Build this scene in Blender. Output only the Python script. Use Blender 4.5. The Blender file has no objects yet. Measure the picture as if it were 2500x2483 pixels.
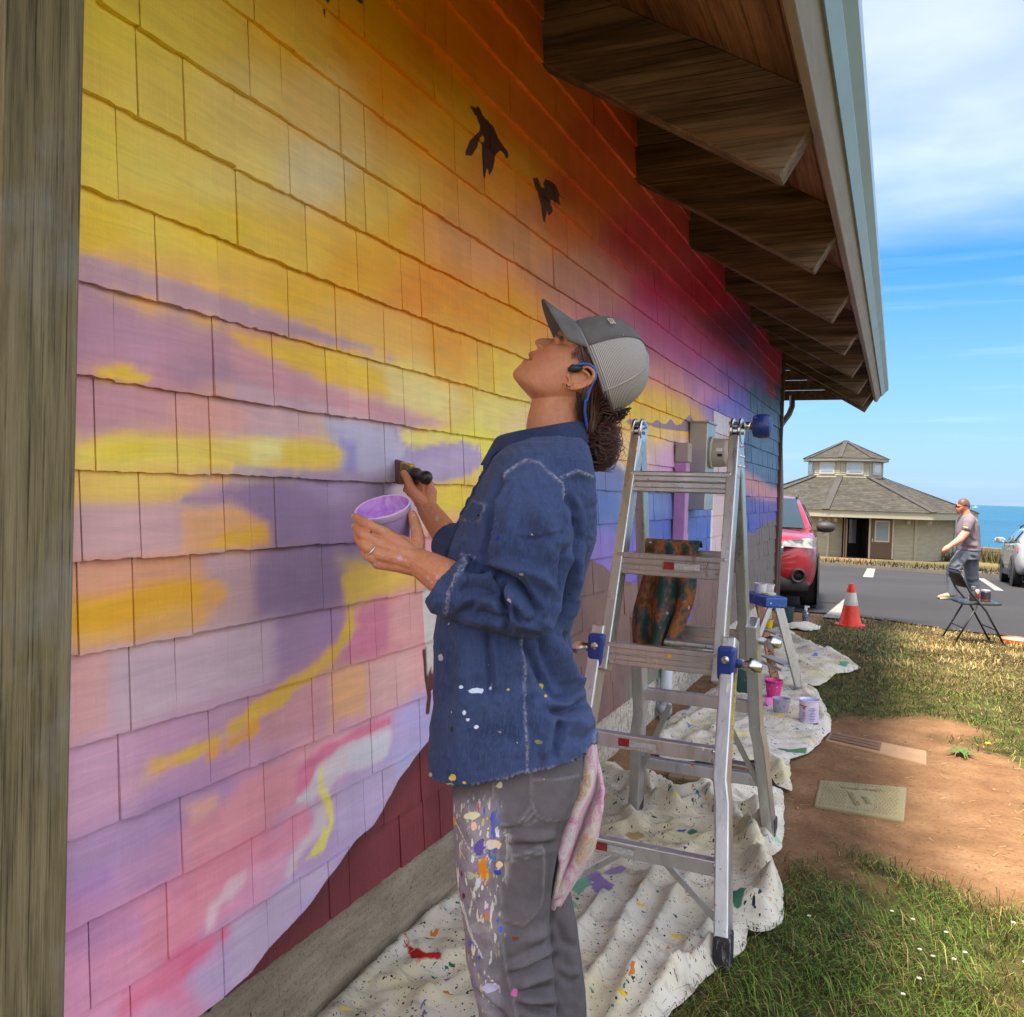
import bpy, bmesh, math, random
import numpy as np
from math import radians, sin, cos, tan, pi, atan2, sqrt
from mathutils import Vector, Matrix
random.seed(7); rng = np.random.default_rng(7)
SC = bpy.context.scene
COL = SC.collection

# ------------------------------------------------------------------ camera
F = 2100.0; CX, CY = 1250.0, 1241.5
YAW, PITCH, ROLL = radians(24.1), radians(-1.2), radians(1.77)
CAM = np.array([0.0, 0.0, 1.32])
fwd = np.array([-sin(YAW)*cos(PITCH), cos(YAW)*cos(PITCH), sin(PITCH)])
_r0 = np.array([cos(YAW), sin(YAW), 0.0]); _u0 = np.cross(_r0, fwd)
rgt = cos(ROLL)*_r0 + sin(ROLL)*_u0
upv = -sin(ROLL)*_r0 + cos(ROLL)*_u0
cam_d = bpy.data.cameras.new('camera'); cam = bpy.data.objects.new('camera', cam_d); COL.objects.link(cam)
cam_d.sensor_fit = 'HORIZONTAL'; cam_d.sensor_width = 36.0; cam_d.lens = 36.0*F/2500.0
cam_d.clip_start = 0.05; cam_d.clip_end = 60000.0
cam.matrix_world = Matrix(((rgt[0], upv[0], -fwd[0], CAM[0]), (rgt[1], upv[1], -fwd[1], CAM[1]), (rgt[2], upv[2], -fwd[2], CAM[2]), (0, 0, 0, 1)))
SC.camera = cam

# ------------------------------------------------------------------ sky, sun, exposure
SUN_DIR = Vector((-0.10, -0.37, 0.92)).normalized()
world = bpy.data.worlds.new('World'); SC.world = world; world.use_nodes = True
SUN_STRENGTH, SKY_STRENGTH, EXPOSURE = 1.0, 0.15, 3.65
def build_world():
    nt = world.node_tree; N = nt.nodes; L = nt.links; N.clear()
    out = N.new('ShaderNodeOutputWorld'); bg = N.new('ShaderNodeBackground'); L.new(bg.outputs[0], out.inputs[0])
    bg.inputs['Strength'].default_value = SKY_STRENGTH
    sky = N.new('ShaderNodeTexSky'); sky.sky_type = 'NISHITA'; sky.sun_disc = False
    sky.sun_elevation = math.asin(SUN_DIR.z); sky.sun_rotation = atan2(SUN_DIR.x, SUN_DIR.y)
    sky.air_density = 1.0; sky.dust_density = 0.0; sky.ozone_density = 2.0
    hs = N.new('ShaderNodeHueSaturation'); hs.inputs['Saturation'].default_value = 1.15; hs.inputs['Value'].default_value = 0.12
    tn = N.new('ShaderNodeMixRGB'); tn.blend_type = 'MULTIPLY'; tn.inputs[0].default_value = 1.0; tn.inputs[2].default_value = (.50, .80, 1.12, 1)
    L.new(sky.outputs[0], tn.inputs[1]); L.new(tn.outputs[0], hs.inputs['Color'])
    tc = N.new('ShaderNodeTexCoord'); sx = N.new('ShaderNodeSeparateXYZ'); L.new(tc.outputs['Generated'], sx.inputs[0])
    # flat cloud deck: project the view direction onto a high layer
    zc = N.new('ShaderNodeMath'); zc.operation = 'MAXIMUM'; zc.inputs[1].default_value = 0.03; L.new(sx.outputs['Z'], zc.inputs[0])
    dv = N.new('ShaderNodeVectorMath'); dv.operation = 'DIVIDE'; L.new(tc.outputs['Generated'], dv.inputs[0])
    cb = N.new('ShaderNodeCombineXYZ')
    for i in range(3): L.new(zc.outputs[0], cb.inputs[i])
    L.new(cb.outputs[0], dv.inputs[1])
    n1 = N.new('ShaderNodeTexNoise'); n1.inputs['Scale'].default_value = 0.55; n1.inputs['Detail'].default_value = 7; n1.inputs['Roughness'].default_value = 0.55
    n1.inputs['Distortion'].default_value = 0.35; L.new(dv.outputs[0], n1.inputs['Vector'])
    # cover rises with elevation; clear band above the sea
    mr = N.new('ShaderNodeMapRange'); mr.inputs['From Min'].default_value = 0.15; mr.inputs['From Max'].default_value = 0.36
    mr.inputs['To Min'].default_value = -0.62; mr.inputs['To Max'].default_value = 0.34; mr.interpolation_type = 'SMOOTHSTEP'
    L.new(sx.outputs['Z'], mr.inputs['Value'])
    # closed deck added over the unseen land to light the wall; it breaks up over the sea (+Y), where the clear band is
    hv = N.new('ShaderNodeCombineXYZ'); L.new(sx.outputs['X'], hv.inputs[0]); L.new(sx.outputs['Y'], hv.inputs[1])
    hn = N.new('ShaderNodeVectorMath'); hn.operation = 'NORMALIZE'; L.new(hv.outputs[0], hn.inputs[0]); hs_ = N.new('ShaderNodeSeparateXYZ'); L.new(hn.outputs[0], hs_.inputs[0])
    sea = N.new('ShaderNodeMapRange'); sea.interpolation_type = 'SMOOTHSTEP'; sea.inputs['From Min'].default_value = .45; sea.inputs['From Max'].default_value = .95; L.new(hs_.outputs['Y'], sea.inputs['Value'])
    lf = N.new('ShaderNodeMix'); lf.data_type = 'FLOAT'; lf.inputs[2].default_value = .30; L.new(sea.outputs[0], lf.inputs[0]); L.new(mr.outputs[0], lf.inputs[3])
    ad = N.new('ShaderNodeMath'); ad.operation = 'ADD'; L.new(n1.outputs['Fac'], ad.inputs[0]); L.new(lf.outputs[0], ad.inputs[1])
    cr = N.new('ShaderNodeMapRange'); cr.inputs['From Min'].default_value = 0.20; cr.inputs['From Max'].default_value = 0.86; cr.interpolation_type = 'SMOOTHSTEP'
    L.new(ad.outputs[0], cr.inputs['Value'])
    th = N.new('ShaderNodeMapRange'); th.inputs['To Min'].default_value = 1.0; th.inputs['To Max'].default_value = .30; L.new(sea.outputs[0], th.inputs['Value'])
    cm = N.new('ShaderNodeMath'); cm.operation = 'MULTIPLY'; L.new(cr.outputs[0], cm.inputs[0]); L.new(th.outputs[0], cm.inputs[1]); cr = cm
    # thin low streaks close to the horizon
    mp = N.new('ShaderNodeMapping'); mp.inputs['Scale'].default_value = (2.2, 2.2, 46.0); L.new(tc.outputs['Generated'], mp.inputs[0])
    n2 = N.new('ShaderNodeTexNoise'); n2.inputs['Scale'].default_value = 1.3; n2.inputs['Detail'].default_value = 4; L.new(mp.outputs[0], n2.inputs['Vector'])
    c2 = N.new('ShaderNodeMapRange'); c2.inputs['From Min'].default_value = 0.55; c2.inputs['From Max'].default_value = 0.80; c2.inputs['To Max'].default_value = 0.12
    L.new(n2.outputs['Fac'], c2.inputs['Value'])
    mx = N.new('ShaderNodeMath'); mx.operation = 'MAXIMUM'; L.new(cr.outputs[0], mx.inputs[0]); L.new(c2.outputs[0], mx.inputs[1])
    n3 = N.new('ShaderNodeTexNoise'); n3.inputs['Scale'].default_value = 1.6; n3.inputs['Detail'].default_value = 6; L.new(dv.outputs[0], n3.inputs['Vector'])
    ccol = N.new('ShaderNodeValToRGB'); ccol.color_ramp.elements[0].position = 0.32; ccol.color_ramp.elements[1].position = 0.7
    ccol.color_ramp.elements[0].color = (.72, .88, 1.16, 1); ccol.color_ramp.elements[1].color = (1.42, 1.52, 1.72, 1)
    L.new(n3.outputs['Fac'], ccol.inputs[0])
    # blue haze low over the sea
    hz = N.new('ShaderNodeMapRange'); hz.inputs['From Min'].default_value = 0.0; hz.inputs['From Max'].default_value = 0.26; hz.inputs['To Min'].default_value = 0.92; hz.inputs['To Max'].default_value = 0.0
    L.new(sx.outputs['Z'], hz.inputs['Value'])
    hr = N.new('ShaderNodeMixRGB'); hr.inputs[2].default_value = (.20, .34, .55, 1); L.new(hz.outputs[0], hr.inputs[0]); L.new(hs.outputs[0], hr.inputs[1])
    # cloud a little brighter overhead than at the horizon
    gz_ = N.new('ShaderNodeMapRange'); gz_.inputs['From Min'].default_value = 0; gz_.inputs['From Max'].default_value = 1; gz_.inputs['To Min'].default_value = .8; gz_.inputs['To Max'].default_value = 1.0; L.new(sx.outputs['Z'], gz_.inputs['Value'])
    cg = N.new('ShaderNodeVectorMath'); cg.operation = 'SCALE'; L.new(ccol.outputs[0], cg.inputs[0]); L.new(gz_.outputs[0], cg.inputs['Scale'])
    m = N.new('ShaderNodeMixRGB'); L.new(mx.outputs[0], m.inputs[0]); L.new(hr.outputs[0], m.inputs[1]); L.new(cg.outputs[0], m.inputs[2])
    L.new(m.outputs[0], bg.inputs['Color'])
build_world()
sun_d = bpy.data.lights.new('sun', 'SUN'); sun_d.energy = SUN_STRENGTH; sun_d.angle = radians(11.0); sun_d.color = (1.0, 0.975, 0.93)
sun = bpy.data.objects.new('sun', sun_d); COL.objects.link(sun)
sun.rotation_euler = (-SUN_DIR).to_track_quat('-Z', 'Y').to_euler()
cy = SC.cycles; cy.max_bounces = 6; cy.diffuse_bounces = 3; cy.glossy_bounces = 3; cy.transmission_bounces = 4; cy.transparent_max_bounces = 6
cy.caustics_reflective = False; cy.caustics_refractive = False; cy.use_adaptive_sampling = True; cy.adaptive_threshold = 0.015; cy.use_denoising = True
world.cycles.sampling_method = 'MANUAL'; world.cycles.sample_map_resolution = 512
vs = SC.view_settings; vs.view_transform = 'Standard'; vs.look = 'None'; vs.gamma = 1.0; vs.exposure = EXPOSURE; vs.use_curve_mapping = False
vs.use_white_balance = True; vs.white_balance_temperature = 7400; vs.white_balance_tint = 14

# ------------------------------------------------------------------ measuring helpers (photo pixel + distance -> point in the place)
def at(px, py, d):
    return CAM + (fwd + rgt*((px-CX)/F) - upv*((py-CY)/F))*d
def ray(px, py):
    return fwd + rgt*((px-CX)/F) - upv*((py-CY)/F)
def at_x(px, py, x):
    r = ray(px, py); return CAM + r*((x-CAM[0])/r[0])
def at_y(px, py, y):
    r = ray(px, py); return CAM + r*((y-CAM[1])/r[1])
def proj(P):
    P = np.asarray(P, float) - CAM; d = P@fwd
    return CX + F*(P@rgt)/d, CY - F*(P@upv)/d, d
def sstep(a, b, x):
    t = np.clip((np.asarray(x, float)-a)/(b-a), 0, 1); return t*t*(3-2*t)
def vnoise(x, y, seed=0):
    x = np.asarray(x, float); y = np.asarray(y, float)
    xi = np.floor(x).astype(np.int64); yi = np.floor(y).astype(np.int64); fx = x-xi; fy = y-yi
    fx = fx*fx*(3-2*fx); fy = fy*fy*(3-2*fy)
    def h(a, b):
        n = (a*374761393 + b*668265263 + seed*144269504) & 0x7fffffff
        n = ((n ^ (n >> 13))*1274126177) & 0x7fffffff
        return ((n ^ (n >> 16)) & 0xffff)/65535.0
    return (h(xi, yi)*(1-fx)+h(xi+1, yi)*fx)*(1-fy) + (h(xi, yi+1)*(1-fx)+h(xi+1, yi+1)*fx)*fy
def fnoise(x, y, seed=0, oct=4):
    s = 0; a = .5; f = 1
    for i in range(oct): s = s + a*vnoise(np.asarray(x)*f, np.asarray(y)*f, seed+i*17); a *= .5; f *= 2.03
    return s
def lot_z(y): return 0.2625-0.0397*np.asarray(y, float)
def gz(x, y):
    y = np.asarray(y, float); x = np.asarray(x, float)
    k = sstep(5.0, 11.5, y)
    z = (1-k)*0.0 + k*lot_z(y)
    n = (fnoise(x*1.3, y*1.3, 3)-.47)*.05*(1-sstep(9.5, 11.5, y))*sstep(-1.25, -.6, x)
    return z+n-.012
def on_ground(px, py, h=0.0):
    r = ray(px, py); t = 1.0
    for i in range(60):
        P = CAM+r*t; z = float(gz(P[0], P[1]))+h
        t = t+0.8*((CAM[2]-z)/(-r[2])-t)
    P = CAM+r*t
    return np.array([P[0], P[1], float(gz(P[0], P[1]))+h])
def on_lot(px, py, h=0.0):
    r = ray(px, py); t = (0.2625+h-CAM[2]+0.0397*CAM[1])/(r[2]+0.0397*r[1]); return CAM+r*t
def lin(c):
    c = np.asarray(c, float)/255.0
    return np.where(c <= .04045, c/12.92, ((c+.055)/1.055)**2.4)
def rgb(r, g, b): return tuple(float(v) for v in lin((r, g, b)))+(1.0,)

# ------------------------------------------------------------------ mesh helpers
class MB:
    def __init__(self): self.v = []; self.f = []; self.m = []
    def add(self, vs, fs, mi=0):
        o = len(self.v); self.v += [tuple(float(c) for c in p) for p in vs]; self.f += [tuple(i+o for i in f) for f in fs]; self.m += [mi]*len(fs); return self
    def box(self, c, s, R=None, mi=0, bevel=0):
        c = np.asarray(c, float); h = np.asarray(s, float)/2
        P = np.array([[x, y, z] for x in (-1, 1) for y in (-1, 1) for z in (-1, 1)])*h
        if R is not None: P = P@np.asarray(R).T
        return self.add(P+c, [(0, 1, 3, 2), (4, 6, 7, 5), (0, 4, 5, 1), (2, 3, 7, 6), (0, 2, 6, 4), (1, 5, 7, 3)], mi)
    def hexa(self, P, mi=0):   # 8 points: bottom loop 0-3, top loop 4-7
        return self.add(P, [(3, 2, 1, 0), (4, 5, 6, 7), (0, 1, 5, 4), (1, 2, 6, 5), (2, 3, 7, 6), (3, 0, 4, 7)], mi)
    def beam(self, a, b, w, h, up=(0, 0, 1), mi=0, w2=None, h2=None):
        a = np.asarray(a, float); b = np.asarray(b, float); d = b-a; d = d/np.linalg.norm(d)
        s = np.cross(d, np.asarray(up, float)); s /= np.linalg.norm(s); u = np.cross(s, d)
        w2 = w if w2 is None else w2; h2 = h if h2 is None else h2
        P = [a-s*w/2-u*h/2, a+s*w/2-u*h/2, a+s*w/2+u*h/2, a-s*w/2+u*h/2, b-s*w2/2-u*h2/2, b+s*w2/2-u*h2/2, b+s*w2/2+u*h2/2, b-s*w2/2+u*h2/2]
        return self.add(P, [(0, 3, 2, 1), (4, 5, 6, 7), (0, 1, 5, 4), (1, 2, 6, 5), (2, 3, 7, 6), (3, 0, 4, 7)], mi)
    def prism(self, poly, ext, mi=0):  # poly: list of 3-D points, ext: vector
        n = len(poly); P = [np.asarray(p, float) for p in poly]; Q = [p+np.asarray(ext, float) for p in P]
        fs = [tuple(range(n))[::-1], tuple(range(n, 2*n))]+[(i, (i+1) % n, n+(i+1) % n, n+i) for i in range(n)]
        return self.add(P+Q, fs, mi)
    def tube(self, pts, r, n=10, cap=True, mi=0, ell=None):
        pts = [np.asarray(p, float) for p in pts]; m = len(pts)
        rs = r if hasattr(r, '__len__') else [r]*m
        t0 = pts[1]-pts[0]; t0 /= np.linalg.norm(t0)
        a = np.array([0, 0, 1.0]) if abs(t0[2]) < .9 else np.array([1.0, 0, 0])
        s = np.cross(t0, a); s /= np.linalg.norm(s)
        V = []
        for i in range(m):
            if i == 0: t = pts[1]-pts[0]
            elif i == m-1: t = pts[-1]-pts[-2]
            else: t = pts[i+1]-pts[i-1]
            t = t/(np.linalg.norm(t)+1e-12); s = s-t*(s@t); s /= np.linalg.norm(s)+1e-12; u = np.cross(t, s)
            for k in range(n):
                an = 2*pi*k/n; V.append(pts[i]+rs[i]*(cos(an)*s+sin(an)*u))
        fs = [(i*n+k, i*n+(k+1) % n, (i+1)*n+(k+1) % n, (i+1)*n+k) for i in range(m-1) for k in range(n)]
        if cap: fs += [tuple(range(n))[::-1], tuple(range((m-1)*n, m*n))]
        return self.add(V, fs, mi)
    def lathe(self, prof, c=(0, 0, 0), n=24, R=None, mi=0, cap=True):  # prof: (r, z)
        V = []; c = np.asarray(c, float)
        for r, z in prof:
            for k in range(n): V.append((r*cos(2*pi*k/n), r*sin(2*pi*k/n), z))
        V = np.array(V, float)
        if R is not None: V = V@np.asarray(R).T
        m = len(prof)
        fs = [(i*n+k, i*n+(k+1) % n, (i+1)*n+(k+1) % n, (i+1)*n+k) for i in range(m-1) for k in range(n)]
        if cap: fs += [tuple(range(n))[::-1], tuple(range((m-1)*n, m*n))]
        return self.add(V+c, fs, mi)
    def loft(self, rings, mi=0, cap=True, closed=True):
        n = len(rings[0]); V = [p for r in rings for p in r]; m = len(rings)
        fs = [(i*n+k, i*n+(k+1) % n, (i+1)*n+(k+1) % n, (i+1)*n+k) for i in range(m-1) for k in range(n if closed else n-1)]
        if cap and closed: fs += [tuple(range(n))[::-1], tuple(range((m-1)*n, m*n))]
        return self.add(V, fs, mi)
    def grid(self, G, mi=0):   # G: rows x cols x 3
        G = np.asarray(G, float); r, c = G.shape[:2]
        return self.add(G.reshape(-1, 3), [(i*c+j, i*c+j+1, (i+1)*c+j+1, (i+1)*c+j) for i in range(r-1) for j in range(c-1)], mi)
    def quad(self, a, b, c, d, mi=0): return self.add([a, b, c, d], [(0, 1, 2, 3)], mi)
    def mesh(self, name):
        me = bpy.data.meshes.new(name); me.from_pydata(self.v, [], self.f); me.update(); return me
    def build(self, name, mat, parent=None, smooth=False, bevel=0.0, seg=2, fixn=True, auto=None):
        me = self.mesh(name)
        if fixn:
            bm = bmesh.new(); bm.from_mesh(me); bmesh.ops.recalc_face_normals(bm, faces=bm.faces[:]); bm.to_mesh(me); bm.free()
        mats = mat if isinstance(mat, (list, tuple)) else [mat]
        for m in mats: me.materials.append(m)
        if len(mats) > 1: me.polygons.foreach_set('material_index', self.m)
        if smooth: me.polygons.foreach_set('use_smooth', [True]*len(me.polygons))
        o = link(name, me, parent)
        if bevel:
            b = o.modifiers.new('bevel', 'BEVEL'); b.width = bevel; b.segments = seg; b.limit_method = 'ANGLE'; b.angle_limit = radians(40)
        if auto is not None: sharp(me, auto)
        return o
def sharp(me, deg=35):
    me.polygons.foreach_set('use_smooth', [True]*len(me.polygons))
    me.set_sharp_from_angle(angle=radians(deg))
def link(name, me, parent=None):
    o = bpy.data.objects.new(name, me); COL.objects.link(o)
    if parent is not None: adopt(o, parent)
    return o
def wloc(p):
    v = Vector((0, 0, 0))
    while p is not None: v = v+p.location; p = p.parent
    return v
def adopt(o, parent):     # child geometry is given in world metres
    o.parent = parent; o.location = Vector(o.location)-wloc(parent)
def thing(name, label, cat, loc=(0, 0, 0), group=None):
    o = bpy.data.objects.new(name, None); o.empty_display_size = .1; COL.objects.link(o); o.location = Vector([float(c) for c in loc])
    return tag(o, label, cat, group)
def tag(o, label, cat, group=None):
    o['label'] = label; o['category'] = cat
    if group: o['group'] = group
    return o
def struct(o): o['kind'] = 'structure'; return o
def rot_to(x, y=None):  # matrix with columns = given axes
    x = np.asarray(x, float); x = x/np.linalg.norm(x); y = np.asarray(y, float); y = y-x*(x@y); y /= np.linalg.norm(y)
    return np.stack([x, y, np.cross(x, y)], 1)
def inside(poly, X, Y):
    poly = np.asarray(poly, float); X = np.asarray(X, float); Y = np.asarray(Y, float); r = np.zeros(X.shape, bool)
    x0, y0 = poly[-1]
    for x1, y1 in poly:
        c = ((y1 > Y) != (y0 > Y)) & (X < (x0-x1)*(Y-y1)/((y0-y1)+1e-12)+x1); r ^= c; x0, y0 = x1, y1
    return r
def dist_poly(pts, X, Y, closed=False, with_t=False):
    P = np.asarray(pts, float); best = np.full(np.shape(X), 1e9); bt = np.zeros(np.shape(X)); n = len(P)
    for i in range(n if closed else n-1):
        a = P[i]; b = P[(i+1) % n]; d = b-a; L2 = d@d+1e-12
        t = np.clip(((X-a[0])*d[0]+(Y-a[1])*d[1])/L2, 0, 1)
        q = np.hypot(X-a[0]-t*d[0], Y-a[1]-t*d[1]); k = q < best
        best = np.where(k, q, best); bt = np.where(k, (i+t)/max(1, n-1), bt)
    return (best, bt) if with_t else best

# ------------------------------------------------------------------ material helpers
def mesh_text(to, name, mat, parent):
    mw = to.matrix_world.copy(); dg = bpy.context.evaluated_depsgraph_get(); dg.update(); me = bpy.data.meshes.new_from_object(to.evaluated_get(dg)); me.transform(to.evaluated_get(dg).matrix_world); bpy.data.objects.remove(to); me.materials.clear(); me.materials.append(mat); return link(name, me, parent)
class NT:
    def __init__(self, name):
        self.mat = bpy.data.materials.new(name); self.mat.use_nodes = True; self.t = self.mat.node_tree; self.N = self.t.nodes
        self.N.clear(); self.out = self.N.new('ShaderNodeOutputMaterial'); self.b = self.N.new('ShaderNodeBsdfPrincipled')
        self.t.links.new(self.b.outputs[0], self.out.inputs[0]); self._tc = None
    def L(self, a, b): self.t.links.new(a, b)
    def set(self, sock, v):
        s = self.b.inputs[sock]
        if hasattr(v, 'links') or hasattr(v, 'is_linked'): self.L(v, s)
        else: s.default_value = v
    def tc(self, k='Object'):
        if self._tc is None: self._tc = self.N.new('ShaderNodeTexCoord')
        return self._tc.outputs[k]
    def map(self, scale=(1, 1, 1), rot=(0, 0, 0), loc=(0, 0, 0), src=None):
        m = self.N.new('ShaderNodeMapping'); m.inputs['Scale'].default_value = scale; m.inputs['Rotation'].default_value = rot; m.inputs['Location'].default_value = loc
        self.L(src if src is not None else self.tc(), m.inputs[0]); return m.outputs[0]
    def noise(self, vec, scale=5, detail=4, rough=.55, dist=0, out='Fac'):
        n = self.N.new('ShaderNodeTexNoise'); n.inputs['Scale'].default_value = scale; n.inputs['Detail'].default_value = detail
        n.inputs['Roughness'].default_value = rough; n.inputs['Distortion'].default_value = dist; self.L(vec, n.inputs['Vector']); return n.outputs[out]
    def vor(self, vec, scale=5, rnd=1, feature='F1', out='Distance'):
        n = self.N.new('ShaderNodeTexVoronoi'); n.feature = feature; n.inputs['Scale'].default_value = scale; n.inputs['Randomness'].default_value = rnd
        self.L(vec, n.inputs['Vector']); return n if out is None else n.outputs[out]
    def wave(self, vec, scale=5, dist=2, detail=2, dscale=1, direction='X', typ='BANDS'):
        n = self.N.new('ShaderNodeTexWave'); n.wave_type = typ; n.bands_direction = direction; n.inputs['Scale'].default_value = scale
        n.inputs['Distortion'].default_value = dist; n.inputs['Detail'].default_value = detail; n.inputs['Detail Scale'].default_value = dscale
        self.L(vec, n.inputs['Vector']); return n.outputs['Fac']
    def ramp(self, fac, stops, interp='LINEAR'):
        n = self.N.new('ShaderNodeValToRGB'); e = n.color_ramp.elements; n.color_ramp.interpolation = interp
        while len(e) < len(stops): e.new(0.5)
        for i, (p, c) in enumerate(stops):
            e[i].position = p; e[i].color = c if hasattr(c, '__len__') else (c, c, c, 1)
        self.L(fac, n.inputs[0]); return n.outputs[0]
    def mr(self, v, a, b, c=0, d=1, smooth=False):
        n = self.N.new('ShaderNodeMapRange'); n.inputs['From Min'].default_value = a; n.inputs['From Max'].default_value = b
        n.inputs['To Min'].default_value = c; n.inputs['To Max'].default_value = d
        if smooth: n.interpolation_type = 'SMOOTHSTEP'
        self.L(v, n.inputs['Value']); return n.outputs[0]
    def mix(self, fac, a, b, mode='MIX'):
        n = self.N.new('ShaderNodeMixRGB'); n.blend_type = mode
        for s, v in zip(n.inputs, (fac, a, b)):
            if hasattr(v, 'links') or hasattr(v, 'is_linked'): self.L(v, s)
            elif hasattr(v, '__len__'): s.default_value = v
            elif s.type == 'RGBA': s.default_value = (v, v, v, 1)
            else: s.default_value = v
        return n.outputs[0]
    def math(self, op, a, b=None, clamp=False):
        n = self.N.new('ShaderNodeMath'); n.operation = op; n.use_clamp = clamp
        for s, v in zip(n.inputs, (a, b)):
            if v is None: continue
            if hasattr(v, 'links') or hasattr(v, 'is_linked'): self.L(v, s)
            else: s.default_value = v
        return n.outputs[0]
    def attr(self, name, out='Color'):
        n = self.N.new('ShaderNodeAttribute'); n.attribute_name = name; return n.outputs[out]
    def objrand(self): return self.N.new('ShaderNodeObjectInfo').outputs['Random']
    def sep(self, v):
        n = self.N.new('ShaderNodeSeparateXYZ'); self.L(v, n.inputs[0]); return n.outputs
    def bump(self, h, strength=.3, dist=.005, normal=None):
        n = self.N.new('ShaderNodeBump'); n.inputs['Strength'].default_value = strength; n.inputs['Distance'].default_value = dist
        self.L(h, n.inputs['Height'])
        if normal is not None: self.L(normal, n.inputs['Normal'])
        self.L(n.outputs[0], self.b.inputs['Normal']); return n.outputs[0]
    def splat(self, base, vec, scale, colors, lo=.12, hi=.34, dens=.5, warp=.25, seed=0.0):
        """flicked paint: voronoi cells, only some filled, each its own colour and size"""
        w = self.noise(vec, scale*1.7, 2, .5, out='Color')
        m = self.N.new('ShaderNodeMixRGB'); m.blend_type = 'LINEAR_LIGHT'; m.inputs[0].default_value = warp/scale
        self.L(vec, m.inputs[1]); self.L(w, m.inputs[2])
        mp = self.map((1, 1, 1), loc=(seed, seed*.7, seed*1.3), src=m.outputs[0])
        v = self.vor(mp, scale, 1, out=None)
        s = self.N.new('ShaderNodeSeparateColor'); self.L(v.outputs['Color'], s.inputs[0])
        thr = self.mr(s.outputs[0], 0, 1, lo, hi)
        on = self.math('LESS_THAN', s.outputs[1], dens)
        d = self.math('SUBTRACT', thr, v.outputs['Distance']); f = self.math('MULTIPLY', self.mr(d, 0, .03), on)
        n = len(colors); c = self.ramp(s.outputs[2], [(i/n, k) for i, k in enumerate(colors)], 'CONSTANT')
        return self.mix(f, base, c), f
def flat(name, col, rough=.6, metal=0.0, var=.12, scale=12, bump=0.0, bscale=60, spec=.5, stretch=(1, 1, 1), coat=0):
    n = NT(name); v = n.map(stretch)
    f = n.noise(v, scale, 5, .6)
    c = n.mix(n.mr(f, .3, .7), tuple(x*(1-var) for x in col[:3])+(1,), tuple(min(1, x*(1+var)) for x in col[:3])+(1,))
    n.set('Base Color', c); n.set('Metallic', metal); n.set('Specular IOR Level', spec)
    n.set('Roughness', n.mr(n.noise(v, scale*2.3, 3), .2, .8, max(.02, rough-.1), min(1, rough+.1)))
    if coat: n.set('Coat Weight', coat); n.set('Coat Roughness', .05)
    if bump: n.bump(n.noise(v, bscale, 4, .6), bump, .01)
    return n.mat
def glass_mat(name, tint=(.05, .07, .08, 1), rough=.04):
    n = NT(name); n.set('Base Color', tint); n.set('Roughness', rough); n.set('Specular IOR Level', .9); n.set('Coat Weight', .6); n.set('Coat Roughness', .02); return n.mat
M = {}

# ================================================================== setting: ground, lot, sea
def lawn_edge(x): return np.interp(x, [-40, -1.3, -.35, .5, 1.21, 3, 12, 60], [12.9, 12.53, 12.45, 11.75, 11.42, 10.9, 9.6, 4.0])
def gp(pts, h=0.0): return [on_ground(a, b, h)[:2] for a, b in pts]
DIRT = gp([(1880, 1860), (1936, 1813), (2026, 1752), (2188, 1752), (2311, 1807), (2447, 1859), (2560, 1920), (2560, 2230), (2382, 2182), (2246, 2150), (2110, 2085), (2150, 2130), (2225, 2185), (2150, 2190), (2026, 2150), (1940, 2120), (1870, 2125), (1700, 2200), (1600, 2000), (1700, 1800)])
DIRT2 = gp([(2160, 1752), (2260, 1745), (2360, 1775), (2420, 1800), (2360, 1815), (2250, 1790)])
def dirt_amount(x, y):
    w = (fnoise(x*5, y*5, 11)-.47)*.34
    s = np.where(inside(DIRT, x, y), 1, -1)*dist_poly(DIRT, x, y, True)
    s2 = np.where(inside(DIRT2, x, y), 1, -1)*dist_poly(DIRT2, x, y, True)
    d = np.maximum(s, s2)+w
    d = np.maximum(d, -.82-x+w*.6)           # bare strip along the foundation
    return sstep(-.10, .10, d)
xs = np.unique(np.concatenate([np.linspace(-90, -6, 15), np.linspace(-6, -1.5, 10), np.arange(-1.5, 3.2, .035), np.linspace(3.3, 8, 26), np.linspace(8, 120, 24)]))
ys = np.unique(np.concatenate([np.linspace(-60, -2, 12), np.linspace(-1.5, 1.4, 12), np.arange(1.5, 9, .035), np.arange(9, 13, .1), np.linspace(13, 58, 30), np.linspace(59, 74, 12)]))
X, Y = np.meshgrid(xs, ys)
Z = gz(X, Y)
Z = Z+(fnoise(X*9, Y*9, 5)-.47)*.012*(Y < 10)*(Y > .5)
Z = Z-sstep(60, 73, Y)*11.5+np.where((Y > 50) & (Y < 62), (fnoise(X*.5, Y*.5, 9)-.4)*.9*sstep(50, 58, Y), 0)
g = MB(); g.grid(np.stack([X, Y, Z], -1))
n = NT('soil_and_turf')
d = n.attr('dirt', 'Fac'); w = n.tc()
soil = n.ramp(n.noise(w, 3.2, 8, .65), [(.25, rgb(100, 71, 49)), (.5, rgb(130, 97, 68)), (.75, rgb(156, 122, 90))])
soil = n.mix(n.mr(n.noise(w, 60, 3, .6), .55, .75), soil, rgb(88, 60, 38))
peb = n.vor(w, 55, 1); soil = n.mix(n.mr(peb, .10, .14, .55, 0), soil, rgb(146, 122, 95))
turf = n.ramp(n.noise(w, 7, 6, .6), [(.3, rgb(46, 46, 22)), (.5, rgb(72, 66, 35)), (.72, rgb(96, 87, 50))])
far = n.mr(n.sep(n.tc())[1], 44, 50)
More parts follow.
